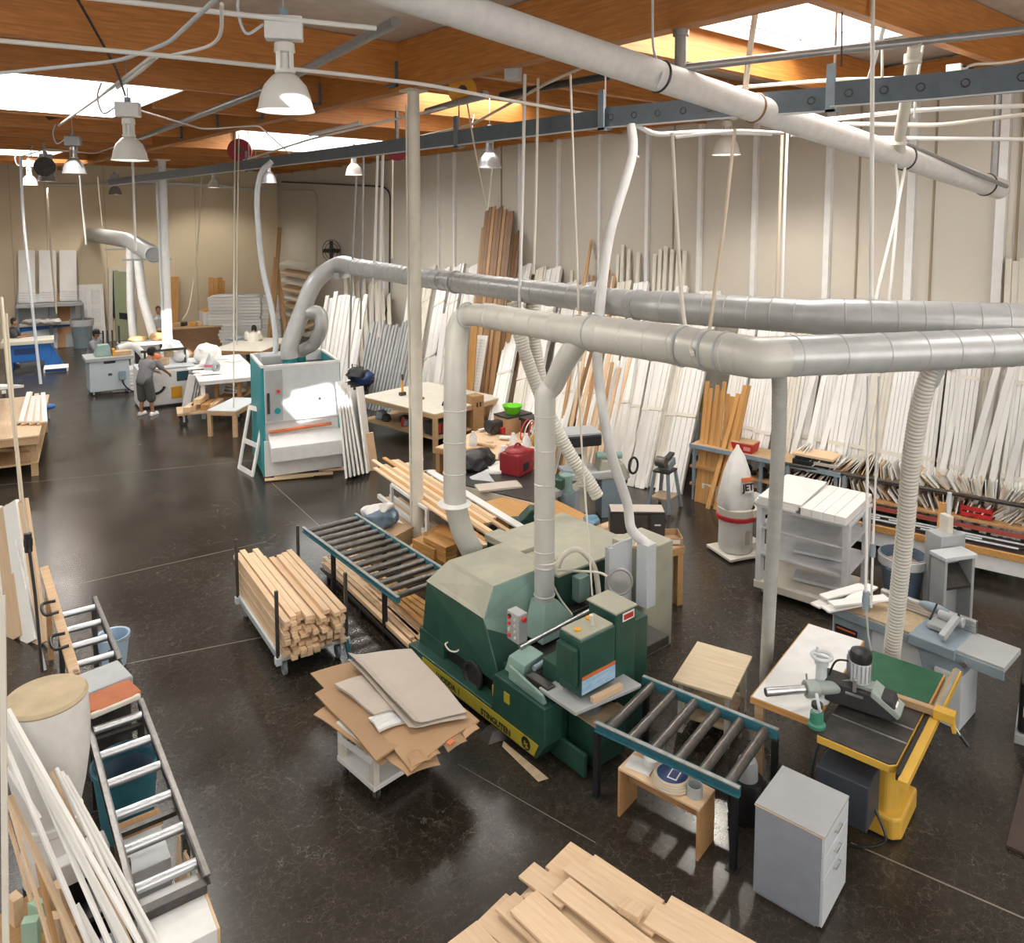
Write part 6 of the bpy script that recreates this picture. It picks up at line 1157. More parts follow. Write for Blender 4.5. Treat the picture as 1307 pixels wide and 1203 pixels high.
for k, (u, v, m) in enumerate(((131, 350, M_board), (135, 348, M_brown), (128, 358, M_cream), (138, 355, M_board), (119, 345, M_cream))):
    f = P(u + 6, 434); plank('leaning_strip', ('white strip leaning right of the far doors', 'dark brown strip leaning right of the far doors', 'cream strip leaning behind the far doors', 'outer white strip leaning by the far doorway', 'long cream strip rising above the far doors')[k], 'strip', f, PG(u, v, f + Vector((0, .4, 0))), .14, .05, m, (-.16, -1, .1))
# doorway and mirror on the far wall
a = PF(144, 345, .05); b = PF(168, 405, .05); S('door_1', MB().bar(Vector(((a.x + b.x) / 2, (a.y + b.y) / 2, b.z - 1.1)), Vector(((a.x + b.x) / 2, (a.y + b.y) / 2, a.z)), b.x - a.x, .06, (0, -1, 0)), M_pgreen)  # slab coloured to stand for the green-lit opening
S('trim_door', MB().bar(PF(141, 342, .06), PF(141, 440, .06), .15, .08, (0, -1, 0)).bar(PF(171, 342, .06), PF(171, 440, .06), .15, .08, (0, -1, 0)).bar(PF(141, 343, .06), PF(171, 345, .06), .08, .15), M_cream)
S('trim_door', MB().bar(PF(146, 346, .09), PF(146, 404, .09), .12, .03, (0, -1, 0)).bar(PF(145, 402, .09), PF(167, 404, .09), .03, .25, (0, 0, 1)), M_black)
# orange boards at far wall
for k, (u, v, w) in enumerate(((223, 353, .22), (269, 354, .12), (275, 355, .14), (281, 354, .14), (285, 358, .1))):
    f = PF(u - 1, 418, .5); f.z = 0.; plank('wall_board', 'orange-tan board standing against the far wall, single by the white column' if k == 0 else 'orange-tan board standing against the far wall behind the white stacks', 'board', f, PF(u, v, .1), w * 1.3, .05, M_orange, (-.16, -1, .1), None if k == 0 else 'far wall boards')
# brown far counter with clutter
q = P(250, 449); o = T('counter', 'long brown wooden counter by the far wall', 'counter', q, R(-9)); O('carcass', MB().bx(-1.3, .95, -.45, .6, 0, .95), M_brown, o, .006); O('counter_top', MB().bx(-1.35, 1.0, -.5, .65, .95, 1.0), M_bench, o, .006)
Mc = o.matrix_basis
for k in range(7): q = Mc @ Vector((-.9 + .26 * k, -.1 + .1 * (k % 3), 1.0)); one('counter_item', 'small tan or amber part on the brown far counter', 'part', MB().box(q + Vector((0, 0, .07)), (.3, .16, .14), .4 * k), (M_amber, M_pine, M_iron)[k % 3], 'clutter on the far counter', bev=.01)
q = Mc @ Vector((.55, .1, 1.0)); o = T('white_bin_box', 'white box on the right end of the brown far counter', 'box', q); O('box', MB().bx(-.32, .32, -.25, .25, 0, .5), M_white, o, .01); O('contents', MB().bx(-.25, .2, -.2, .2, .5, .58), M_amber, o)
# stacks of white panels
for k, (u0, u1, lb) in enumerate(((272, 305, 'left'), (306, 337, 'middle'), (338, 362, 'right'))):
    q = P((u0 + u1) / 2, 446 - 2 * k); h = PG((u0 + u1) / 2, 378, q).z; w = (u1 - u0) * dep(q) / 1000
    o = T('panel_stack', 'tall stack of white panels near the far corner, %s one' % lb, 'panels', q, R(-35)); n_ = 16
    for j in range(n_): O('panel', MB().box((random.uniform(-.03, .03), random.uniform(-.03, .03), .1 + (h - .1) * (j + .5) / n_), (w * .98, 1.0, (h - .1) / n_ * .9)), M_board, o)
    O('wrap', MB().ell((0, 0, h + .02), (w * .5, .5, .06)), M_wrap, o, 0, True); O('pallet', MB().bx(-w / 2, w / 2, -.5, .5, 0, .1), M_oak, o)
# table with worker behind sander
t, lx, ly = table('drawing_table', 'pale table by the white panel stacks, behind the sander', 'table', [(298, 447), (345, 447), (365, 432), (288, 430)], .95, M_cream, M_oak)
q = P(303, 433, .96); one('blue_tray', 'grey-blue tray on the pale table behind the sander', 'tray', MB().box(q + Vector((0, 0, .04)), (.7, .4, .07), .3), M_bgrey, bev=.02)
# sunlit white table with papers
t, lx, ly = table3('paper_table', 'white table covered with papers in the sunlight, left of the sander', 'table', P(236, 457, .98), P(254, 487, .98), 1.5, .98, M_white, M_white, None, .04, .10)
random.seed(8)
for k in range(9): q = P(random.uniform(248, 300), random.uniform(455, 478), .99 + .004 * k); one('paper', 'sheet of white paper lying on the sunlit table', 'paper', MB().box(q, (.45, .32, .004), random.uniform(-1, 1)), M_paper, 'papers on the sunlit table')
for k, (u, v, r_) in enumerate(((264, 462, .34), (272, 459, .25), (262, 470, .16))): q = P(u, v, .98); crumple(one('paper_heap', ('tall crumpled white bag on the sunlit table', 'smaller white bag behind the tall crumpled one', 'small crumpled white paper near the front of the sunlit table')[k], 'bag', MB().ell(q + Vector((0, 0, r_ * .6)), (r_, r_ * .8, r_ * .9)).ell(q + Vector((.1, .1, r_)), (r_ * .5, r_ * .5, r_ * .6)), M_paper, sm=True))
q = P(268, 472, .98); o = T('spray_funnel', 'grey cone-shaped bottle with a pink band on the sunlit table', 'bottle', q); O('cone', MB().lathe([(.16, 0), (.15, .1), (.03, .4), (.02, .44)], n=18), M_lgrey, o, 0, True); O('band', MB().lathe([(.155, .1), (.145, .16)], n=18), mat('pink', (.7, .15, .25), .5), o)
q = P(276, 474, .98); one('tape_holder', 'grey tape dispenser beside the cone-shaped bottle', 'dispenser', MB().torus(q + Vector((0, 0, .12)), (.6, -.8, 0), .1, .05, 20), M_grey, sm=True)
for k in range(5): f = P(237 + 3.5 * k, 523 - k); plank('white_board', 'white board leaning on the left leg of the sunlit table', 'board', f, PG(246 + 3.5 * k, 478 + k, f + Vector((.2, .2, 0))), .22, .05, M_board, (-.7, -.7, .2), 'boards leaning on the sunlit table')
q = P(285, 517); o = T('white_cabinet', 'white rounded cabinet machine under the front of the sunlit table', 'cabinet', P(270, 508), R(-20)); O('body', MB().bx(-.45, .5, -.3, .4, .0, .95), M_white, o, .06); O('dark_slot', MB().bx(.25, .4, -.305, -.29, .5, .85), M_black, o); O('side_box', MB().bx(.3, .7, -.6, -.28, 0, .55), M_white, o, .05)
# flat cart with timber
q = P(255, 540); o = T('platform_cart', 'low platform cart with dark wheels carrying timber blocks', 'cart', P(268, 536), R(-15)); O('deck', MB().bx(-.75, .8, -.35, .4, .26, .32), M_pale, o, .006)
for sx in (-.6, .65):
    for sy in (-.25, .3): castor(o, sx, sy, 0, .10)
Mp = o.matrix_basis
for k, (x, y, z, l, m) in enumerate(((-.55, -.1, .40, .7, M_pine), (-.4, .05, .40, .7, M_pine), (-.3, .1, .53, .7, M_pine), (-.15, .0, .40, .6, M_orange), (.05, .1, .38, .6, M_pale))): plank('timber_block', 'square pine timber on the low platform cart', 'block', Mp @ Vector((x, y - .3, z)), Mp @ Vector((x + .25, y + .3, z)), .15, .13, m, group='timbers on the platform cart')
one('red_tool', 'small red tool on the platform cart', 'tool', MB().box(Mp @ Vector((.35, -.2, .36)), (.22, .1, .08), .2), M_glow, bev=.02)
t, lx, ly = table('trestle_table', 'small wooden trestle table left of the sander with cables below', 'table', [(278, 523), (316, 524), (318, 508), (285, 507)], .62, M_lgrey, M_bench)
t, lx, ly = table('side_bench', 'wooden bench with a cable reel between sunlit table and sander', 'bench', [(286, 482), (318, 483), (322, 470), (290, 470)], .9, M_bench, M_oak, .4)
q = P(300, 500, .42); o = T('cable_reel', 'coil of white cable under the wooden side bench', 'coil', q); 
for k in range(3): O('turn', MB().torus((0, 0, .04 + .05 * k), (.2 * k, 0, 1), .26 - .03 * k, .03, 24, 6), M_wire, o, 0, True)
# grey-white edge machine worked by the man in front
q = P(217, 519); o = T('edge_machine', 'white machine with orange label worked by the standing man', 'machine', P(214, 515), R(-8)); O('body', MB().bx(-.75, .62, -.35, .6, .05, 1.0), M_white, o, .03); O('machine_top', MB().bx(-.75, .65, -.35, .6, 1.0, 1.06), M_lgrey, o, .02); O('orange_label', MB().bx(.05, .32, -.362, -.35, .2, .52), M_amber, o, .004); O('door_handle', MB().tube(arc((-.35, -.36, .64), (1, 0, 0), (0, 0, -1), .26, .35, math.pi - .35, 8), .035, 8), M_black, o, 0, True); O('screen_box', MB().bx(.2, .5, -.365, -.35, .66, .92), M_glass, o, .004); O('plinth', MB().bx(-.7, .58, -.3, .55, 0, .05), M_iron, o); O('dial', MB().cyl((-.45, -.35, .85), (-.45, -.37, .85), .07), M_iron, o)
O('cutter_head', MB().cyl((-.1, .1, 1.06), (-.1, .1, 1.25), .2).cyl((.1, .2, 1.25), (.1, .2, 1.4), .12), M_dust, o, .01, True); O('red_guard', MB().ell((-.25, .0, 1.3), (.14, .1, .1)), M_oran, o, 0, True); O('arm_bar', MB().bar((-.6, .1, 1.45), (.55, .1, 1.45), .08, .06).bar((-.5, .1, 1.06), (-.5, .1, 1.45), .05, .05).bar((.5, .1, 1.06), (.5, .1, 1.45), .05, .05), M_iron, o); O('side_drum', MB().ell((.4, .3, 1.25), (.25, .25, .2)), M_white, o, 0, True)
EM = o.matrix_basis
# pale blue shaper
q = P(139, 503); o = T('shaper', 'pale blue-grey wheeled machine cabinet in front of the capped worker', 'machine', P(139, 500), R(-6)); O('body', MB().bx(-.52, .50, -.45, .45, .12, .98), mat('pale_bluegrey', (.50, .58, .62), .45, 0, .08, 5), o, .02); O('machine_top', MB().bx(-.6, .62, -.5, .5, .98, 1.08), M_grey, o, .01); O('slot', MB().bx(-.15, .15, -.455, -.44, .9, .97), M_black, o); O('badge', MB().bx(-.05, .05, -.458, -.45, .55, .62), M_iron, o); O('switch_box', MB().bx(.22, .4, -.5, -.45, .4, .66), M_bgrey, o, .015); O('power_cord', MB().tube(smooth_path([(.3, -.5, .4), (.35, -.52, .25), (.5, -.52, .08), (.7, -.6, .02)]), .02, 8), M_black, o, 0, True)
for sx in (-.42, .42):
    for sy in (-.35, .35): castor(o, sx, sy, 0, .05)
O('spindle_hood', MB().hexa([(-.35, -.3, 1.08), (.1, -.3, 1.08), (.1, .2, 1.08), (-.35, .2, 1.08)], [(-.25, -.15, 1.4), (.05, -.15, 1.4), (.05, .15, 1.4), (-.25, .15, 1.4)]), M_lgreen, o, .03); O('fence_board', MB().bx(.1, .58, -.35, .0, 1.08, 1.2), M_bench, o, .006); O('yellow_guard', MB().bx(.1, .16, -.36, -.1, 1.08, 1.28), M_amber, o); O('dust_hose', MB().tube(smooth_path([(.3, .2, 1.2), (.7, .3, 1.25), (1.0, .2, .9), (1.08, .1, .4)]), .10, 12), M_white, o, 0, True)
for k in range(3): O('feed_rod', MB().cyl((-.05 + .12 * k, .3, 1.08), (-.05 + .12 * k, .3, 1.75), .025), M_iron, o)
for k in range(7): q = P(169, 498 - 3.2 * k, .0); one('door_blank', 'white flat board in the low stack between shaper and standing man', 'board', MB().box(P(168, 497) + Vector((.02 * k, .03 * k, .05 + .09 * k)), (.95, .7, .07), R(-20 + 3 * k)), M_board, 'low stack by the shaper', bev=.006)
# pedestal behind with boxes near far column
q = P(195, 470); o = T('work_platform', 'grey steel frame bench with clutter between the two white hoses', 'bench', P(190, 470), R(-8)); O('bench_top', MB().bx(-.9, .6, -.4, .4, .85, .92), M_grey, o); O('dark_box', MB().bx(-.4, .3, -.42, .1, .2, .85), M_iron, o, .01)
for x in (-.85, .55): O('frame_post', MB().bx(x - .03, x + .03, -.05, .05, 0, 1.5), M_iron, o)
O('parts', MB().ell((.3, 0, 1.05), (.25, .2, .14)).ell((-.3, .1, 1.0), (.3, .2, .1)), M_oak, o, 0, True)
q = P(213, 470); one('white_shroud', 'white rounded dust shroud at the foot of the far white column', 'shroud', MB().lathe([(.3, 0), (.36, .4), (.36, .9), (.2, 1.15), (.05, 1.2)], P(222, 482), 20), M_white, sm=True)

# ================================================================ people
def capsule(mb, p, q, r0, r1, n=14):
    p, q = Vector(p), Vector(q); d = (q - p); L = d.length; d.normalize(); prof = []
    for i in range(5): a = -math.pi / 2 + math.pi / 2 * i / 4; prof.append((r0 * math.cos(a), r0 * math.sin(a)))
    for i in range(5): a = math.pi / 2 * i / 4; prof.append((r1 * math.cos(a), L + r1 * math.sin(a)))
    mb.lathe(prof, p, n, d)
def fuse(o, vx=.014, sm_=6):
    m = o.modifiers.new('fuse', 'REMESH'); m.mode = 'VOXEL'; m.voxel_size = vx; m.use_smooth_shade = True; s = o.modifiers.new('smooth', 'SMOOTH'); s.iterations = sm_; s.factor = .5
def person(label, loc, rz, J, hair='cap', tee=M_tee, legs=True, vx=.014):
    """local frame: facing +x, left = +y. J = joints"""
    t = T('person', label, 'person', loc, rz); b = MB()
    hd, nk, ch, pv = [Vector(J[k]) for k in ('head', 'neck', 'chest', 'pelvis')]; fd = Vector(J.get('face', (1, 0, -.35))).normalized()
    b.ell(hd, (.098, .078, .122)); b.ell(hd + fd * .035 + Vector((0, 0, -.05)), (.062, .058, .066))
    rgt = Vector((0, 1, 0))
    b.ell(hd + fd * .105 + Vector((0, 0, -.015)), (.016, .014, .024)); b.ell(hd + fd * .088 + Vector((0, 0, -.062)), (.016, .028, .009))
    for s in (-1, 1): b.ell(hd + rgt * s * .08, (.02, .012, .032))
    capsule(b, nk, hd + Vector((0, 0, -.05)), .058, .055); capsule(b, pv, ch, .145, .155); capsule(b, ch + rgt * .1, ch - rgt * .1, .12, .12); capsule(b, ch + rgt * .15 + Vector((0, 0, .06)), ch - rgt * .15 + Vector((0, 0, .06)), .075, .075); capsule(b, ch + Vector((0, 0, .08)), nk, .08, .06)
    for s, sfx in ((1, 'l'), (-1, 'r')):
        sh, el, wr = [Vector(J[k + sfx]) for k in ('sh', 'el', 'wr')]
        capsule(b, sh, el, .056, .042); capsule(b, el, wr, .043, .028); d = (wr - el).normalized(); sd_ = d.cross(Vector((0, 0, 1))).normalized()
        capsule(b, wr, wr + d * .07, .030, .036)
        for f in range(4): o_ = sd_ * (-.027 + .018 * f); k1 = wr + d * .085 + o_; k2 = k1 + d * (.03 + .006 * (f in (1, 2))) + Vector((0, 0, -.018)); capsule(b, k1, k2, .0095, .009, 8); capsule(b, k2, k2 + d * .012 + Vector((0, 0, -.03)), .009, .008, 8)
        th = wr + d * .03 + sd_ * (-.036 * s); capsule(b, th, th + d * .04 + sd_ * (-.022 * s) + Vector((0, 0, -.02)), .011, .009, 8)
        if legs:
            hp, kn, an = [Vector(J[k + sfx]) for k in ('hp', 'kn', 'an')]; capsule(b, hp, kn, .088, .062); capsule(b, kn, an, .06, .042); capsule(b, an, an + Vector((.12, 0, -.05)), .042, .035)
    o = O('body', b, M_skin, t); fuse(o, vx)
    # clothing
    c = MB(); capsule(c, pv + Vector((0, 0, .02)), ch, .185, .18); capsule(c, ch + rgt * .1, ch - rgt * .1, .138, .138); capsule(c, ch + rgt * .15 + Vector((0, 0, .06)), ch - rgt * .15 + Vector((0, 0, .06)), .09, .09); capsule(c, ch + Vector((0, 0, .09)), nk + Vector((0, 0, -.03)), .09, .066)
    for sfx in 'lr': sh, el = Vector(J['sh' + sfx]), Vector(J['el' + sfx]); capsule(c, sh, sh.lerp(el, .78), .078, .07)
    o = O('shirt', c, tee, t); fuse(o, vx, 4)
    if legs:
        c = MB(); capsule(c, pv + rgt * .07 + Vector((0, 0, -.02)), pv - rgt * .07 + Vector((0, 0, -.02)), .14, .14)
        for sfx in 'lr': hp, kn, an = Vector(J['hp' + sfx]), Vector(J['kn' + sfx]), Vector(J['an' + sfx]); capsule(c, hp, kn.lerp(an, .15), .125, .115)
        o = O('shorts', c, M_shorts, t); fuse(o, vx, 4)
        for sfx in 'lr':
            an = Vector(J['an' + sfx]); s_ = MB(); capsule(s_, an + Vector((-.04, 0, -.045)), an + Vector((.15, 0, -.055)), .05, .045); s_.bx(an.x - .09, an.x + .19, an.y - .05, an.y + .05, an.z - .1, an.z - .07); o = O('shoe', s_, M_shoe, t); fuse(o, vx, 3)
    if hair == 'cap':
        h = MB(); h.lathe([(.106, -.01), (.108, .03), (.098, .09), (.06, .125), (.01, .135)], hd + Vector((-.006, 0, .0)), 22); h.ell(hd + fd * .11 + Vector((0, 0, .03)), (.07, .07, .012)); h.ell(hd + Vector((-.045, 0, -.03)), (.065, .084, .085)); O('cap', h, M_hair, t, 0, True)
    else:
        h = MB(); h.ell(hd + Vector((-.02, 0, .035)), (.1, .09, .108)); h.ell(hd + Vector((-.045, 0, -.02)), (.068, .086, .09)); O('hair', h, M_hair if hair == 'black' else M_iron, t, 0, True)
    return t
f0 = P(187, 530)
person('person in grey tee, dark shorts and white shoes standing at the white machine', f0, R(35), dict(head=(.26, -.02, 1.60), neck=(.17, 0, 1.46), chest=(.10, 0, 1.26), pelvis=(-.03, 0, .93), face=(1, -.1, -.5), shl=(.16, .19, 1.36), ell=(.36, .24, 1.12), wrl=(.56, .12, 1.02), shr=(.16, -.19, 1.36), elr=(.36, -.27, 1.13), wrr=(.60, -.22, .98), hpl=(-.02, .1, .9), knl=(.04, .13, .5), anl=(-.02, .15, .10), hpr=(-.02, -.1, .9), knr=(.05, -.12, .5), anr=(.04, -.15, .10)), 'cap')
sit = dict(head=(.10, 0, 1.50), neck=(.05, 0, 1.34), chest=(.02, 0, 1.12), pelvis=(-.04, 0, .80), shl=(.05, .19, 1.22), ell=(.2, .25, .98), wrl=(.42, .14, 1.0), shr=(.05, -.19, 1.22), elr=(.22, -.25, .98), wrr=(.44, -.14, 1.0), hpl=(-.04, .1, .80), knl=(-.02, .12, .45), anl=(-.06, .12, .10), hpr=(-.04, -.1, .80), knr=(0, -.12, .45), anr=(.04, -.12, .10))
person('person in dark cap and grey top bent over the pale blue-grey shaper', P(122, 487), R(-45), sit, 'cap', M_tee, True, .018)
person('person with black hair and dark tee working behind the blue machine at left', P(17, 466), R(-20), sit, 'black', M_dtee, True, .018)
person('person in grey cap and grey shirt standing by the far white column', P(204, 452), R(-100), {**sit, 'head': (.04, 0, 1.66), 'neck': (.0, 0, 1.5), 'chest': (0, 0, 1.25), 'shl': (0, .19, 1.38), 'shr': (0, -.19, 1.38), 'ell': (.1, .24, 1.12), 'elr': (.1, -.24, 1.12), 'wrl': (.3, .14, 1.05), 'wrr': (.3, -.14, 1.05), 'pelvis': (0, 0, .92), 'hpl': (0, .1, .9), 'hpr': (0, -.1, .9)}, 'grey', M_grey, True, .02)
person('person with black hair bent low over the pale table behind the sander', P(324, 472), R(60), {**sit, 'head': (.32, 0, 1.32), 'neck': (.2, 0, 1.24), 'chest': (.08, 0, 1.08)}, 'black', M_cream, True, .02)
# ================================================================ ducts
RG = (.22, .006, .007)
def bend(pts, r=.3, n=6):      # round the corners of a polyline
    pts = [Vector(p) for p in pts]; out = [pts[0]]
    for i in range(1, len(pts) - 1):
        a, b, c = pts[i - 1:i + 2]; d1, d2 = (a - b), (c - b); k = min(r, d1.length * .45, d2.length * .45); p, q = b + d1.normalized() * k, b + d2.normalized() * k
        for j in range(n + 1): t = j / n; out.append((1 - t) ** 2 * p + 2 * t * (1 - t) * b + t * t * q)
    out.append(pts[-1]); return out
zD1 = 4.06
t = T('sander_duct', 'long grey-white spiral duct running back to the sunlit sander, farther of the two ducts', 'duct', P(741, 380, zD1))
e0 = P(432, 338, zD1)
up = [INLET[0], INLET[0] + Vector((0, 0, .25)), PG(384, 402, INLET[0] + Vector((.05, .1, 0))), PG(402, 360, INLET[0].lerp(e0, .5)), e0, P(455, 341, zD1)]
O('duct_elbow', MB().tube(smooth_path(up, 5), .17, 20), M_galv, t, 0, True, world=True)
O('duct_run', MB().tube([P(455, 341, zD1), P(551, 356, zD1), P(741, 380, zD1), P(815, 389, zD1), P(835, 391, zD1), P(1033, 404, zD1), P(1060, 405, zD1), P(1620, 424, zD1)], [.16, .152, .15, .152, .165, .165, .182, .182], 26, ridge=RG), M_galv, t, 0, True, world=True)
for u, v in ((462, 342), (582, 360), (815, 389)): q = P(u, v, zD1); O('joint_band', MB().torus(q, P(u + 30, v + 3.6, zD1) - q, .158, .014, 28, 6), M_grey, t, 0, True, world=True)
y0 = PG(405, 372, up[2]); O('branch_pipe', MB().tube(smooth_path([PG(392, 398, up[2]), PG(408, 400, up[2]), PG(410, 420, up[2]), PG(401, 438, INLET[1]), PG(386, 447, INLET[1]), INLET[1]], 5), .13, 18), M_galv, t, 0, True, world=True)
q = PG(436, 351, e0); O('blast_gate', MB().box(q, (.45, .12, .12), .6), M_grey, t, world=True)
zD2 = 3.9
t = T('planer_duct', 'wide spiral duct above the green planer, nearer of the two ducts', 'duct', P(850, 437, zD2))
pb = Vector((5.42, 7.12, 1.12)); e0 = P(594, 402, zD2); top = PG(582, 432, e0); low = PG(580, 640, e0)
O('drop_pipe', MB().tube(bend([P(640, 405, zD2), P(584, 399, zD2), PG(581, 470, e0), low, PG(589, 676, e0.lerp(pb, .5)), PG(603, 704, pb)], .3), .130, 24, ridge=(.28, .005, .007)), M_galv2, t, 0, True, world=True)
q = PG(580, 642, e0); O('flange_collar', MB().lathe([(.13, -.02), (.20, -.01), (.20, .0), (.13, .02)], q, 26), M_white, t, world=True)
O('duct_run', MB().tube([P(620, 402.5, zD2), P(720, 420, zD2), P(738, 423, zD2)], [.142, .142, .150], 26, ridge=(.26, .006, .007)), M_galv2, t, 0, True, world=True)
O('duct_run', MB().tube([P(735, 422.5, zD2), P(757, 425, zD2), P(850, 438, zD2), P(950, 454, zD2)], [.150, .172, .172, .168], 28, ridge=(.26, .006, .007)), M_galv2, t, 0, True, world=True)
O('duct_corner', MB().tube(bend([P(945, 453, zD2), P(966, 457, zD2), P(995, 455, zD2)], .2, 4), .166, 28), M_galv2, t, 0, True, world=True)
O('duct_run', MB().tube([P(985, 455.3, zD2), P(1150, 449, zD2), P(1620, 429, zD2)], .163, 28, ridge=(.30, .006, .007)), M_galv, t, 0, True, world=True)
for u, v, r_ in ((596, 402, .14), (737, 422, .152), (757, 425, .173), (873, 442, .172), (905, 447, .172), (925, 450, .170)): q = P(u, v, zD2); O('joint_band', MB().torus(q, P(u + 30, v + 4.6, zD2) - q, r_, .010, 30, 6), M_grey, t, 0, True, world=True)
fb = Vector((5.37, 5.87, 1.0)); bt_ = P(747, 424, zD2)
O('branch_duct', MB().tube(bend([bt_, PG(722, 458, bt_.lerp(fb, .4)), PG(706, 492, fb), fb + Vector((0, 0, 2.2)), fb + Vector((0, 0, .35))], .16), .108, 24, ridge=(.30, .005, .007)), M_galv2, t, 0, True, world=True)
O('reducer', MB().cyl(fb + Vector((0, 0, -.02)), fb + Vector((0, 0, .36)), .105, n=24), M_galv, t, 0, True, world=True)
for z in (.05, .36): O('joint_band', MB().torus(fb + Vector((0, 0, z)), (0, 0, 1), .106, .010, 26, 6), M_galv, t, 0, True, world=True)
O('wire_tie', MB().torus(PG(697, 716, fb), (0, .1, 1), .112, .008, 24, 6), M_cream, t, 0, True, world=True)
def hose(name, label, pts, r, m, rib=.038, cat='hose', n=14):
    t = T(name, label, cat, pts[-1]); pp = smooth_path(pts, 7); L_ = []; rr = []
    # ribbed: resample evenly, alternate radius
    tot = sum((q - p).length for p, q in zip(pp, pp[1:])); N_ = max(8, int(tot / rib) * 2) if rib else len(pp) - 1
    if rib:
        acc = [0]
        for p, q in zip(pp, pp[1:]): acc.append(acc[-1] + (q - p).length)
        for k in range(N_ + 1):
            s = tot * k / N_; j = 0
            while j < len(acc) - 2 and acc[j + 1] < s: j += 1
            f = (s - acc[j]) / max(1e-6, acc[j + 1] - acc[j]); L_.append(pp[j].lerp(pp[j + 1], min(1, f))); rr.append(r * (1.02 if k % 2 else .93))
    else: L_, rr = pp, [r] * len(pp)
    O('hose_body', MB().tube(L_, rr, n), m, t, 0, True, world=True); return t
q0 = P(992, 455, zD2)
hose('flexible_hose', 'grey ribbed hose hanging from the near duct down behind the white outfeed table', [q0, PD(995, 500, 6.45), PD(992, 600, 6.8), PD(985, 720, 7.3), PD(978, 852, 7.75), PD(977, 880, 7.85)], .062, M_hoseg)
t = hose('flexible_hose', 'white ribbed hose hanging from the near duct down to the jointer', [P(1203, 447, zD2), PD(1180, 497, 6.72), PD(1164, 580, 7.0), PD(1155, 680, 7.3), PD(1139, 828, 7.75), PD(1137, 850, 7.8)], .080, M_hose)
O('hose_collar', MB().cyl(P(1203, 447, zD2), PD(1184, 488, 6.70), .084, n=20), M_galv, t, 0, True, world=True)
d10 = dep(P(675, 372, zD1))
hose('flexible_hose', 'beige ribbed hose sloping from the far duct to the machine behind the near white duct', [PD(655, 385, d10), PD(664, 430, d10), PD(690, 505, d10), PD(725, 575, d10), PD(752, 615, d10), PD(763, 634, d10)], .085, M_hose)
hose('flexible_hose', 'second beige ribbed hose beside the sloping one, partly behind the near white duct', [PD(680, 385, d10 + .2), PD(682, 430, d10 + .2), PD(690, 480, d10 + .2), PD(702, 540, d10 + .2), PD(735, 590, d10 + .3), PD(745, 620, d10 + .3)], .08, M_hose)
t = T('plastic_pipe', 'thin white plastic pipe bending down from the ceiling strut to the planer panel', 'pipe', (6.55, 5.48, 1.4))
cg = Vector((6.55, 5.48, 1.40)); dg_ = dep(cg)
O('pipe_body', MB().tube(smooth_path([PD(806, 160, 9.2), PD(808, 192, 9.1), PD(800, 225, 9.0), PD(778, 300, 8.8), PD(766, 390, 8.6), PD(763, 470, 8.5), PD(778, 570, 8.45), PD(800, 640, dg_), PD(806, 675, dg_), cg], 6), .056, 12), M_white, t, 0, True, world=True)
O('pipe_elbow', MB().torus(PD(808, 200, 9.1), PD(812, 160, 9.1) - PD(808, 200, 9.1), .06, .015, 18, 6), M_white, t, 0, True, world=True)
# far duct with two drops
pF = P(170, 468); dF = dep(pF)
t = T('far_duct', 'far white duct with open end and two drop pipes, by the far white column', 'duct', pF)
e1, e2, e3 = PD(104, 297, dF + 6), PD(165, 307, dF + 1.5), PD(196, 325, dF - 1)
O('duct_run', MB().tube(bend([PD(104, 345, dF + 6), e1, e2, e3], .5), .28, 20), M_galv, t, 0, True, world=True); O('open_end', MB().torus(e3, e3 - e2, .25, .03, 22, 6), M_lgrey, t, 0, True, world=True)
O('drop_pipe', MB().tube([PD(166, 316, dF + 1), PD(167, 390, dF + .5), PD(173, 470, dF)], .13, 16), M_white, t, 0, True, world=True); O('drop_pipe', MB().tube([PD(175, 318, dF + 1), PD(182, 380, dF + .3), PD(196, 430, dF), PD(210, 455, dF)], .15, 16), M_white, t, 0, True, world=True)
O('support_arm', MB().bar(e2 + Vector((-.8, 0, -.3)), e2 + Vector((.4, 0, -.3)), .06, .06).bar(e3 + Vector((-.9, .2, -.15)), e3 + Vector((.5, -.2, -.15)), .06, .06), M_grey, t, world=True)
O('riser', MB().tube([PD(105, 300, dF + 6), PD(106, 395, dF + 6)], .24, 16), M_galv, t, 0, True, world=True)

# ================================================================ wrapped roof pipe and other pipes
a_, b_ = PD(1275, 241, 11.0), PD(640, 31, 6.5); d = (b_ - a_).normalized(); b2 = b_ + d * 3.0
t = T('wrapped_pipe', 'large white wrapped pipe crossing the upper right of the hall', 'pipe', a_)
O('pipe_body', MB().tube([a_.lerp(b2, k / 40) for k in range(41)], [.145 * (1 + random.uniform(-.012, .012)) for k in range(41)], 24), M_pipe, t, 0, True, world=True)
def onp(u):  # point on the pipe axis nearest picture column u
    lo, hi = 0., 1.
    for _ in range(30):
        m_ = (lo + hi) / 2; p = a_.lerp(b2, m_); r_ = p - CAM
        if CXP + FPX * r_.dot(RT) / r_.dot(FW) > u: lo = m_
        else: hi = m_
    return a_.lerp(b2, lo)
for u, m in ((963, M_brown), (1155, M_iron), (1258, M_iron), (842, M_iron)): O('strap_band', MB().torus(onp(u), d, .148, .014, 26, 6), m, t, 0, True, world=True)
O('end_cap', MB().cyl(a_ - d * .02, a_ - d * .16, .10, .07, 18), M_gpipe, t, 0, True, world=True)
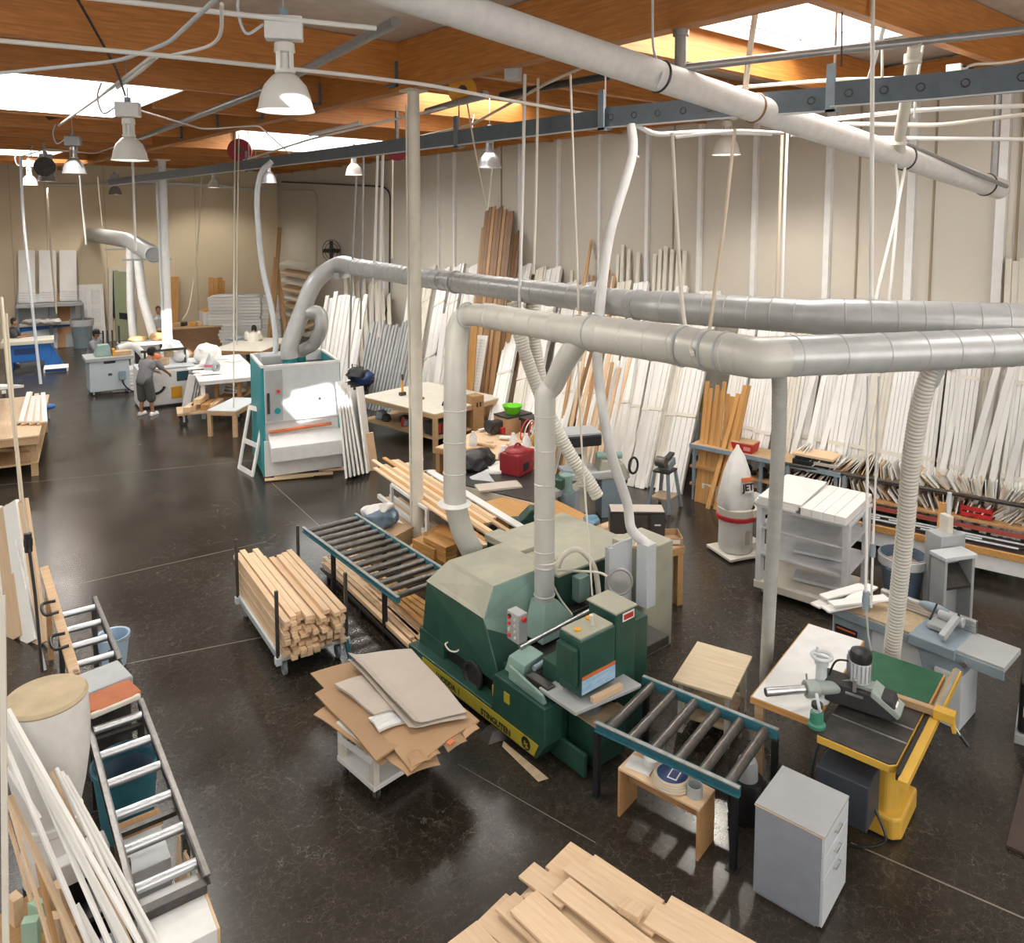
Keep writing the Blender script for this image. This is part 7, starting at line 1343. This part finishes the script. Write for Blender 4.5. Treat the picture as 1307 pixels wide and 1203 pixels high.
def pipe(label, pts, r, m, name='pipe', cat='pipe', bands=(), rad=.25):
    pts = bend(pts, rad) if len(pts) > 2 else pts
    if not bands: return one(name, label, cat, MB().tube(pts, r, 12), m, sm=True)
    t = T(name, label, cat, pts[0]); O('pipe_body', MB().tube(pts, r, 12), m, t, 0, True, world=True)
    for q, dr in bands: O('coupling', MB().cyl(Vector(q) - Vector(dr) * .05, Vector(q) + Vector(dr) * .05, r * 1.35, n=16), m, t, 0, True, world=True)
    return t
p = onp(868); pipe('grey vertical pipe dropping from the roof into the wrapped pipe', [Vector((p.x, p.y, 7.4)), p], .058, M_gpipe, bands=((p + Vector((0, 0, .50)), (0, 0, 1)),))
p = onp(1268); pipe('grey vertical pipe at the end of the wrapped pipe by the right wall', [Vector((p.x, p.y, 7.4)), p], .05, M_gpipe)
pipe('thin brown rod lying along the far end of the wrapped pipe', [PD(1285, 238, 10.6), PD(1155, 183, 9.6)], .028, M_gpipe)
pipe('grey pipe running across below the large skylight', [PD(872, 87, 7.6), PD(1010, 70, 7.6), PD(1160, 54, 7.7), PD(1330, 36, 7.8)], .042, M_gpipe)
pipe('dull beige pipe dropping from the grey cross pipe to the wrapped pipe', [PD(1168, 55, 7.7), PD(1158, 120, 8.4), PD(1147, 180, 9.2), onp(1150)], .062, M_cream, bands=((PD(1165, 75, 7.9), (0, 0, 1)), (PD(1147, 180, 9.2), (0, 0, 1))))
pipe('slanting grey pipe under the purlins at upper left', [P(180, 176, 6.75), P(345, 112, 6.75), P(505, 28, 6.75)], .05, M_gpipe)
pipe('dark pipe between girder and wrapped pipe', [P(640, 122, 6.7), P(700, 110, 6.7), P(780, 97, 6.7)], .05, M_iron)
pipe('dark rail pipe behind the yellow disc', [P(545, 142, 6.6), P(620, 120, 6.6)], .05, M_gpipe)
for k, (lb, pts, r, m) in enumerate((
    ('white conduit crossing the whole upper left to the ceiling strut', [P(-10, 51, 6.36), P(180, 68, 6.36), P(440, 95, 6.36), P(545, 108, 6.36), P(650, 128, 6.36), P(782, 151, 6.3)], .020, M_wire),
    ('white conduit along the top left edge', [P(90, -6, 6.6), P(300, 18, 6.6), P(480, 36, 6.6)], .022, M_wire),
    ('grey conduit curving up from upper left to the top lamp', [P(-8, 94, 6.5), P(150, 78, 6.5), P(215, 55, 6.5), P(283, -8, 6.5)], .018, M_lgrey),
    ('white conduit bending down beside the top lamp', [P(283, 5, 6.5), P(283, 45, 6.4), P(268, 60, 6.4), P(220, 70, 6.4)], .014, M_wire),
    ('white conduit along the right wall top, level run', [PD(1010, 172, 10.5), PD(1120, 176, 10.5), PD(1330, 178, 10.5)], .028, M_wire),
    ('white conduit rising to the right below the ceiling strut', [PD(1020, 156, 9.2), PD(1180, 140, 9.2), PD(1330, 134, 9.2)], .026, M_wire),
    ('cream conduit sagging behind the wrapped pipe at right', [PD(1075, 158, 10), PD(1200, 160, 10), PD(1330, 143, 10)], .028, M_cream),
    ('white conduit from the plastic pipe elbow to the wrapped pipe', [PD(812, 160, 9.2), PD(835, 172, 9.2), PD(900, 168, 9.2), PD(985, 170, 9.2)], .030, M_wire),
    ('white conduit crossing beside the white dome lamp', [PD(862, 175, 8.8), PD(940, 166, 8.8), PD(1000, 170, 8.8)], .02, M_wire),
    ('cream conduit under the girder right of the cream column', [P(480, 186, 6.5), P(600, 160, 6.5), P(700, 105, 6.7), P(780, 70, 6.9)], .02, M_beigewire),
    ('white conduit zigzag below the far skylight', [P(310, 205, 6.4), P(395, 178, 6.4), P(470, 160, 6.5), P(620, 125, 6.6)], .02, M_wire),
    ('bright conduit stub under the far skylight', [P(396, 172, 6.5), P(460, 157, 6.5)], .035, M_wire),
    ('grey conduit along the far wall top', [PF(60, 236, .1), PF(140, 234, .1), PF(250, 237, .1), PF(345, 242, .1)], .04, M_lgrey),
    ('second pale conduit below on the far wall top', [PF(175, 231, .3), PF(300, 238, .3)], .05, M_wire),
    ('dark conduit bending down the right wall near the far corner', [PW(360, 232, .1), PW(490, 238, .1), PW(498, 246, .1), PW(497, 380, .1), PW(485, 430, .1)], .03, M_iron),
    ('tan conduit loop on the right wall near the far corner', [PW(360, 243, .1), PW(400, 243, .1), PW(404, 250, .1), PW(404, 340, .1)], .035, M_beigewire),
    ('pale wire sagging under the purlins right of the bright lamp', [P(175, 140, 6.6), P(260, 165, 6.6), P(330, 160, 6.6), P(380, 205, 6.4)], .014, M_wire),
    ('white wire beside the purlins at left', [P(25, 200, 6.7), P(60, 190, 6.7), P(120, 196, 6.7), P(200, 170, 6.7)], .014, M_wire),
    ('pale conduit crossing the upper left skylight diagonally', [P(75, 160, 6.8), P(125, 125, 6.8), P(195, 72, 6.6)], .022, M_wire),
    ('second pale conduit parallel over the upper left skylight', [P(150, 112, 6.7), P(180, 90, 6.6), P(200, 72, 6.6)], .022, M_wire),
    ('cream cable draped on the timber beam at upper right', [PD(1225, 92, 8), PD(1240, 82, 8), PD(1285, 80, 8), PD(1330, 70, 8)], .014, M_cream),
    ('black wire draped below the cream cable at upper right', [PD(1228, 84, 8), PD(1260, 92, 8), PD(1290, 95, 8)], .010, M_black),
    ('cream conduit below the skylight pipe', [PD(940, 112, 9), PD(1060, 102, 9), PD(1215, 98, 9)], .022, M_cream))):
    pipe(lb, pts, r, m, 'conduit', 'conduit')
# jointed steel strut rail hung below the roof
SP = [(140, 233), (250, 219), (375, 203), (480, 190), (585, 176), (768, 152)]
t = T('strut_rail', 'blue-grey steel strut rail crossing the hall below the roof, far run left of the bracket', 'rail', P(585, 176, 6.2))
pp = [P(u, v, 6.2) for u, v in SP]
for p, q in zip(pp, pp[1:]): O('rail_section', MB().bar(p, q, .09, .22), M_strut, t, world=True); O('rail_lip', MB().bar(p + Vector((-.05, 0, -.11)), q + Vector((-.05, 0, -.11)), .03, .015), M_lgrey, t, world=True)
t2 = T('strut_rail', 'blue-grey steel strut rail with round knockouts, near run at upper right', 'rail', P(1062, 124, 6.2))
pp = [P(768, 151, 6.2), P(960, 134, 6.2), P(1063, 127, 6.2)]; pq = [P(1063, 121, 6.22), P(1200, 110, 6.22), P(1345, 95, 6.22)]
for L_ in (pp, pq):
    for p, q in zip(L_, L_[1:]):
        O('rail_section', MB().bar(p, q, .09, .24), M_strut, t2, world=True); O('rail_lip', MB().bar(p + Vector((-.05, 0, -.12)), q + Vector((-.05, 0, -.12)), .03, .015), M_lgrey, t2, world=True)
        n_ = int((q - p).length / .3)
        for k in range(n_): c_ = p.lerp(q, (k + .5) / n_); nn = Vector(((q - p).y, -(q - p).x, 0)).normalized(); nn = nn if nn.dot(c_ - CAM) < 0 else -nn; O('knockout', MB().torus(c_ + nn * .046, nn, .035, .006, 16, 5), M_iron, t2, 0, True, world=True)
for tt, u, v, z0 in ((t, 318, 211, 6.2), (t, 586, 176, 6.2), (t2, 772, 150, 6.2), (t2, 1064, 124, 6.2)):
    q = P(u, v, z0); O('hanger_clip', MB().bx(q.x - .075, q.x - .05, q.y - .045, q.y + .045, z0 - .15, z0 + .32).bx(q.x - .075, q.x + .07, q.y - .045, q.y + .045, z0 - .15, z0 - .125), M_bgrey, tt, world=True); O('hanger_rod', MB().cyl((q.x, q.y, z0 + .1), (q.x, q.y, 7.3), .012), M_steel, tt, world=True)
# reels
def reel(label, c, ax, r, m):
    t = T('hanging_reel', label, 'reel', c); O('disc', MB().cyl(c - Vector(ax) * .05, c + Vector(ax) * .05, r, n=26), m, t, .008, world=True); O('bracket', MB().bar(c, Vector((c.x, c.y, 6.9)), .05, .05), M_gpipe, t, world=True); O('hub', MB().cyl(c - Vector(ax) * .07, c + Vector(ax) * .07, r * .3, n=16), M_iron, t, world=True)
reel('yellow reel disc hanging beside the top of the cream column', PD(590, 115, 11.0), (.5, .85, 0), .20, M_amber)
reel('dark red cable reel at the far left end of the strut', PD(306, 192, 20), (.5, .85, 0), .3, M_dred)
reel('dark red cable reel below the strut left of the cream column', PD(507, 193, 14), (.5, .85, 0), .17, M_dred)
reel('dark reel left of the nearest dome lamps at far left', PD(57, 213, 20), (.5, .85, 0), .25, M_iron)
one('ceiling_box', 'grey electrical box on the girder below the wrapped pipe', 'box', MB().box(PD(655, 91, 9.6), (.18, .18, .22), .6), M_grey, bev=.01)
one('ceiling_box', 'pale conduit box on the timber beam end at upper right', 'box', MB().box(PD(1219, 92, 9.2), (.22, .16, .16), .2), M_cream, bev=.01)
one('foil_flap', 'torn dark insulation flap hanging below the skylight at left', 'flap', MB().hexa([PD(47, 138, 16.2), PD(78, 118, 16.2), PD(90, 148, 16.2), PD(62, 153, 16.2)], [PD(47, 138, 16.26), PD(78, 118, 16.26), PD(90, 148, 16.26), PD(62, 153, 16.26)]), mat('dark_flap', (.07, .045, .03), .8))
one('foil_flap', 'torn silver foil corner hanging below the skylight at left', 'flap', MB().hexa([PD(74, 122, 12.8), PD(102, 120, 12.6), PD(90, 146, 12.7), PD(82, 132, 12.8)], [PD(74, 122, 12.84), PD(102, 120, 12.64), PD(90, 146, 12.74), PD(82, 132, 12.84)]), M_galv)
# ================================================================ high bay lamps
def lamp(label, u, v, w, m=M_lamp, on=True, D=.44, energy=0):
    dp = D * 1000 / w; q = PD(u, v, dp); t = T('bay_lamp', label, 'lamp', q)
    O('lamp_shade', MB().lathe([(.225, 0), (.235, -.008), (.22, .02), (.205, .10), (.17, .20), (.11, .27), (.075, .30)], n=36, cap=False), m, t, 0, True)
    t.children[-1].modifiers.new('thick', 'SOLIDIFY').thickness = .004
    nk = O('lamp_neck', MB().lathe([(.075, .30), (.085, .31), (.085, .33), (.05, .335), (.045, .46), (.085, .47), (.08, .54), (.05, .56)], n=24), m, t, 0, True)
    for k in range(4): a = k * math.pi / 2 + .4; O('neck_rib', MB().box((math.cos(a) * .072, math.sin(a) * .072, .40), (.012, .04, .15), a), m, nk)
    O('socket', MB().cyl((0, 0, .33), (0, 0, .47), .035), M_brown, t, 0, True)
    O('ballast_box', MB().box((0, 0, .66), (.30, .15, .19), -.5), M_white if m is M_lamp else M_grey, t, .012); O('stem', MB().cyl((0, 0, .55), (0, 0, .82), .04, n=16), M_bgrey, t, 0, True); O('hook', MB().cyl((0, 0, .8), (0, 0, max(.95, 7.3 - q.z)), .008), M_steel, t)
    O('power_cord', MB().tube(smooth_path([(-.15, .05, .68), (-.28, .1, .6), (-.34, .1, .8), (-.28, .12, 1.0)]), .012, 8), M_lgrey, t, 0, True)
    if on: O('bulb', MB().lathe([(.03, .22), (.07, .14), (.075, .09), (.05, .04), (.005, .025)], n=18), M_bulb, t, 0, True)
    if energy:
        l = bpy.data.lights.new('lamp_light', 'SPOT'); l.energy = energy; l.spot_size = R(150); l.spot_blend = .6; l.color = (1, .93, .82); l.shadow_soft_size = .12; o = bpy.data.objects.new('lamp_light', l); COL.objects.link(o); o.location = q + Vector((0, 0, -.03))
for lb, u, v, w, m, e in (('large cream dome lamp nearest the viewer at top left', 365, 141, 68, M_lamp, LAMP_E), ('bright white dome lamp, second nearest at top left', 166, 204, 42, M_lamp, LAMP_E), ('grey dome lamp left of the bright white one', 95, 221, 27, M_lampg, LAMP_E),
    ('small bright dome lamp near the left edge', 38, 236, 18, M_lamp, LAMP_E), ('small grey dome lamp right of the small bright one', 60, 231, 20, M_lampg, LAMP_E), ('small grey dome lamp before the far wall', 147, 248, 15, M_lampg, LAMP_E), ('small white dome lamp between far column and corner', 273, 239, 14, M_lamp, LAMP_E), ('grey dome lamp in front of the far corner', 343, 233, 19, M_lampg, LAMP_E),
    ('white dome lamp left of the cream column', 452, 223, 21, M_lamp, LAMP_E), ('grey dome lamp right of the cream column', 625, 214, 29, M_lampg, LAMP_E), ('white dome lamp under the wrapped pipe', 927, 197, 34, M_lamp, LAMP_E), ('faint dome lamp beyond the far column', 252, 216, 14, M_lamp, 0)): lamp(lb, u, v, w, m, True, .44, e)
# ================================================================ hanging cables
def cable(label, pts, r, m, **k): return drop(label, pts, r, m, **k)
cq = PD(1105, 770, 6.9)
t = cable('pale air line with grey connector hanging beside the white hose at right', [PD(1108, 480, 6.9), PD(1107, 600, 6.9), cq], .013, M_wire, conn=(cq + Vector((0, 0, .03)), .16, .028)); O('tail', MB().tube([cq, PD(1108, 810, 6.9), PD(1112, 830, 6.9)], .009, 8), M_hoseg, t, 0, True, world=True)
cq2 = PD(1114, 702, 7.2); cable('second pale air line hanging just right of the one with the grey connector', [PD(1122, 480, 7.2), PD(1118, 600, 7.2), cq2, PD(1112, 775, 7.2)], .011, M_wire, conn=(cq2, .12, .024))
for k, (lb, pts, r, m) in enumerate((
    ('white vertical conduit dropping in front of the right wall to the far duct', [PD(1114, -10, 7.4), PD(1113, 200, 7.4), PD(1112, 418, 7.4)], .021, M_wire),
    ('tan strap hanging from the roof round the wrapped pipe', [PD(964, 18, 7.5), PD(955, 80, 8.0), PD(950, 128, 8.2)], .030, M_beigewire), ('tan strap hanging from the wrapped pipe to the near duct', [PD(938, 165, 8.2), PD(925, 280, 7.7), PD(905, 424, 7.2)], .018, M_beigewire),
    ('pale strap cable reaching the near duct left of the corner', [PD(858, 170, 7.5), PD(864, 290, 7.2), PD(872, 400, 6.9), PD(884, 452, 6.4)], .018, M_cream),
    ('cream cable hanging before the wall right of the pipe elbow', [PD(728, 95, 9), PD(733, 240, 9), PD(738, 380, 8.8), PD(735, 395, 8.8)], .013, M_cream), ('thin cream line down to the planer handwheel', [PD(737, 445, 8.2), PD(742, 560, 8.2), PD(752, 700, 8.2), PD(756, 760, 8.1)], .010, M_cream),
    ('white conduit hanging in front of the brown tall boards', [PD(670, 95, 10), PD(667, 240, 10), PD(662, 420, 10)], .022, M_wire), ('cream conduit hanging right of the grey dome lamp', [PD(687, 100, 10), PD(684, 250, 10), PD(681, 350, 10)], .018, M_cream),
    ('thin tan cable loop hanging left of the grey dome lamp', [PD(596, 130, 11), PD(608, 200, 11), PD(620, 262, 11)], .012, M_beigewire), ('thin pale cable loop hanging below the grey dome lamp', [PD(628, 215, 11), PD(623, 262, 11), PD(621, 268, 11)], .012, M_cream),
    ('white cable pair left strand near the cream column', [PD(482, 192, 14), PD(479, 300, 14), PD(474, 425, 14)], .025, M_wire), ('white cable pair right strand near the cream column', [PD(489, 192, 14), PD(486, 300, 14), PD(484, 430, 14)], .025, M_wire),
    ('dark cable hanging left of the white cable pair', [PD(455, 225, 15), PD(450, 330, 15), PD(445, 470, 15)], .02, M_gpipe), ('dark thin cable between white pair and dome lamp', [PD(464, 195, 15), PD(462, 330, 15), PD(460, 420, 15)], .02, M_gpipe),
    ('brown thin cable hanging over the far right wall', [PD(501, 190, 15), PD(500, 330, 15)], .02, M_beigewire),
    ('thick grey hose hanging down to the sander motor box', [PD(347, 206, 16), PD(333, 222, 16), PD(328, 262, 16), PD(335, 340, 16), PD(348, 400, 15.8), PD(352, 445, 15.7), PD(345, 455, 15.6)], .055, M_lgrey),
    ('pale cable hanging before the white panel stacks', [PD(300, 170, 18), PD(299, 300, 18), PD(298, 520, 17)], .014, M_cream), ('second pale cable hanging before the white panel stacks', [PD(305, 170, 18), PD(303, 300, 18), PD(302, 440, 18)], .014, M_cream),
    ('slack cable hanging to the brown far counter', [PD(257, 225, 26), PD(252, 320, 26), PD(242, 390, 26), PD(233, 408, 26)], .03, M_beigewire),
    ('pale cable hanging to the far duct left end', [PD(102, 224, 24), PD(106, 270, 24), PD(110, 312, 24)], .03, M_wire), ('white cable hanging to the far duct elbow', [PD(169, 206, 22), PD(171, 260, 22), PD(173, 320, 22)], .035, M_wire), ('thin cable hanging between the two far duct cables', [PD(125, 225, 26), PD(131, 290, 26)], .025, M_beigewire),
    ('thin cable hanging to the right end of the far duct', [PD(198, 215, 25), PD(201, 270, 25), PD(205, 325, 25)], .025, M_cream),
    ('long bright cable hanging at the far left past the panel stacks', [PD(26, 200, 17), PD(30, 280, 17), PD(42, 400, 17), PD(52, 490, 17)], .030, M_lgrey), ('thin cable hanging before the middle wrapped panel stack', [PD(60, 240, 22), PD(65, 320, 22), PD(72, 400, 22)], .025, M_beigewire),
    ('beige pole-like cable in front of the left workbench', [PD(2, 380, 9), PD(10, 470, 8.2), PD(20, 560, 7.5), PD(28, 640, 7.0)], .018, M_beigewire),
    ('dark cord hanging down to the bright white dome lamp', [PD(95, -8, 8), PD(125, 45, 8.5), PD(148, 88, 9.2), PD(160, 122, 10)], .014, M_iron),
    ('white cables slanting from wrapped pipe to the far duct at right, left strand', [PD(1155, 215, 9.5), PD(1142, 280, 8.8), PD(1120, 372, 8.0), PD(1114, 410, 7.6)], .018, M_wire), ('white cables slanting from wrapped pipe to the far duct at right, right strand', [PD(1143, 210, 9.5), PD(1146, 260, 9.2), PD(1135, 385, 8.6)], .018, M_wire),
    ('cream cable hanging before the right wall, yellowish', [PD(999, 150, 11), PD(995, 270, 11), PD(991, 385, 11)], .022, M_beigewire), ('white conduit hanging beside the yellowish cable', [PD(1005, 170, 11), PD(1001, 280, 11), PD(998, 385, 11)], .020, M_wire),
    ('thin steel wire hanging from the skylight frame to the strut', [PD(1075, 3, 7.3), PD(1074, 85, 7.3)], .008, M_iron), ('white twin strap below the skylight, left', [PD(1128, 35, 7.6), PD(1118, 70, 7.8), PD(1106, 110, 8.0)], .022, M_wire), ('white twin strap below the skylight, right', [PD(1126, 40, 8), PD(1126, 105, 8)], .014, M_cream),
    ('white cable beside the beige drop pipe', [PD(1178, 58, 8.4), PD(1170, 110, 8.6), PD(1167, 150, 8.8)], .014, M_wire), ('grey wire hanging round the wrapped pipe at top', [PD(833, -6, 7.4), PD(834, 62, 7.4), PD(845, 92, 7.3), PD(838, 112, 7.2)], .012, M_lgrey))):
    cable(lb, smooth_path(pts, 5), r, m)
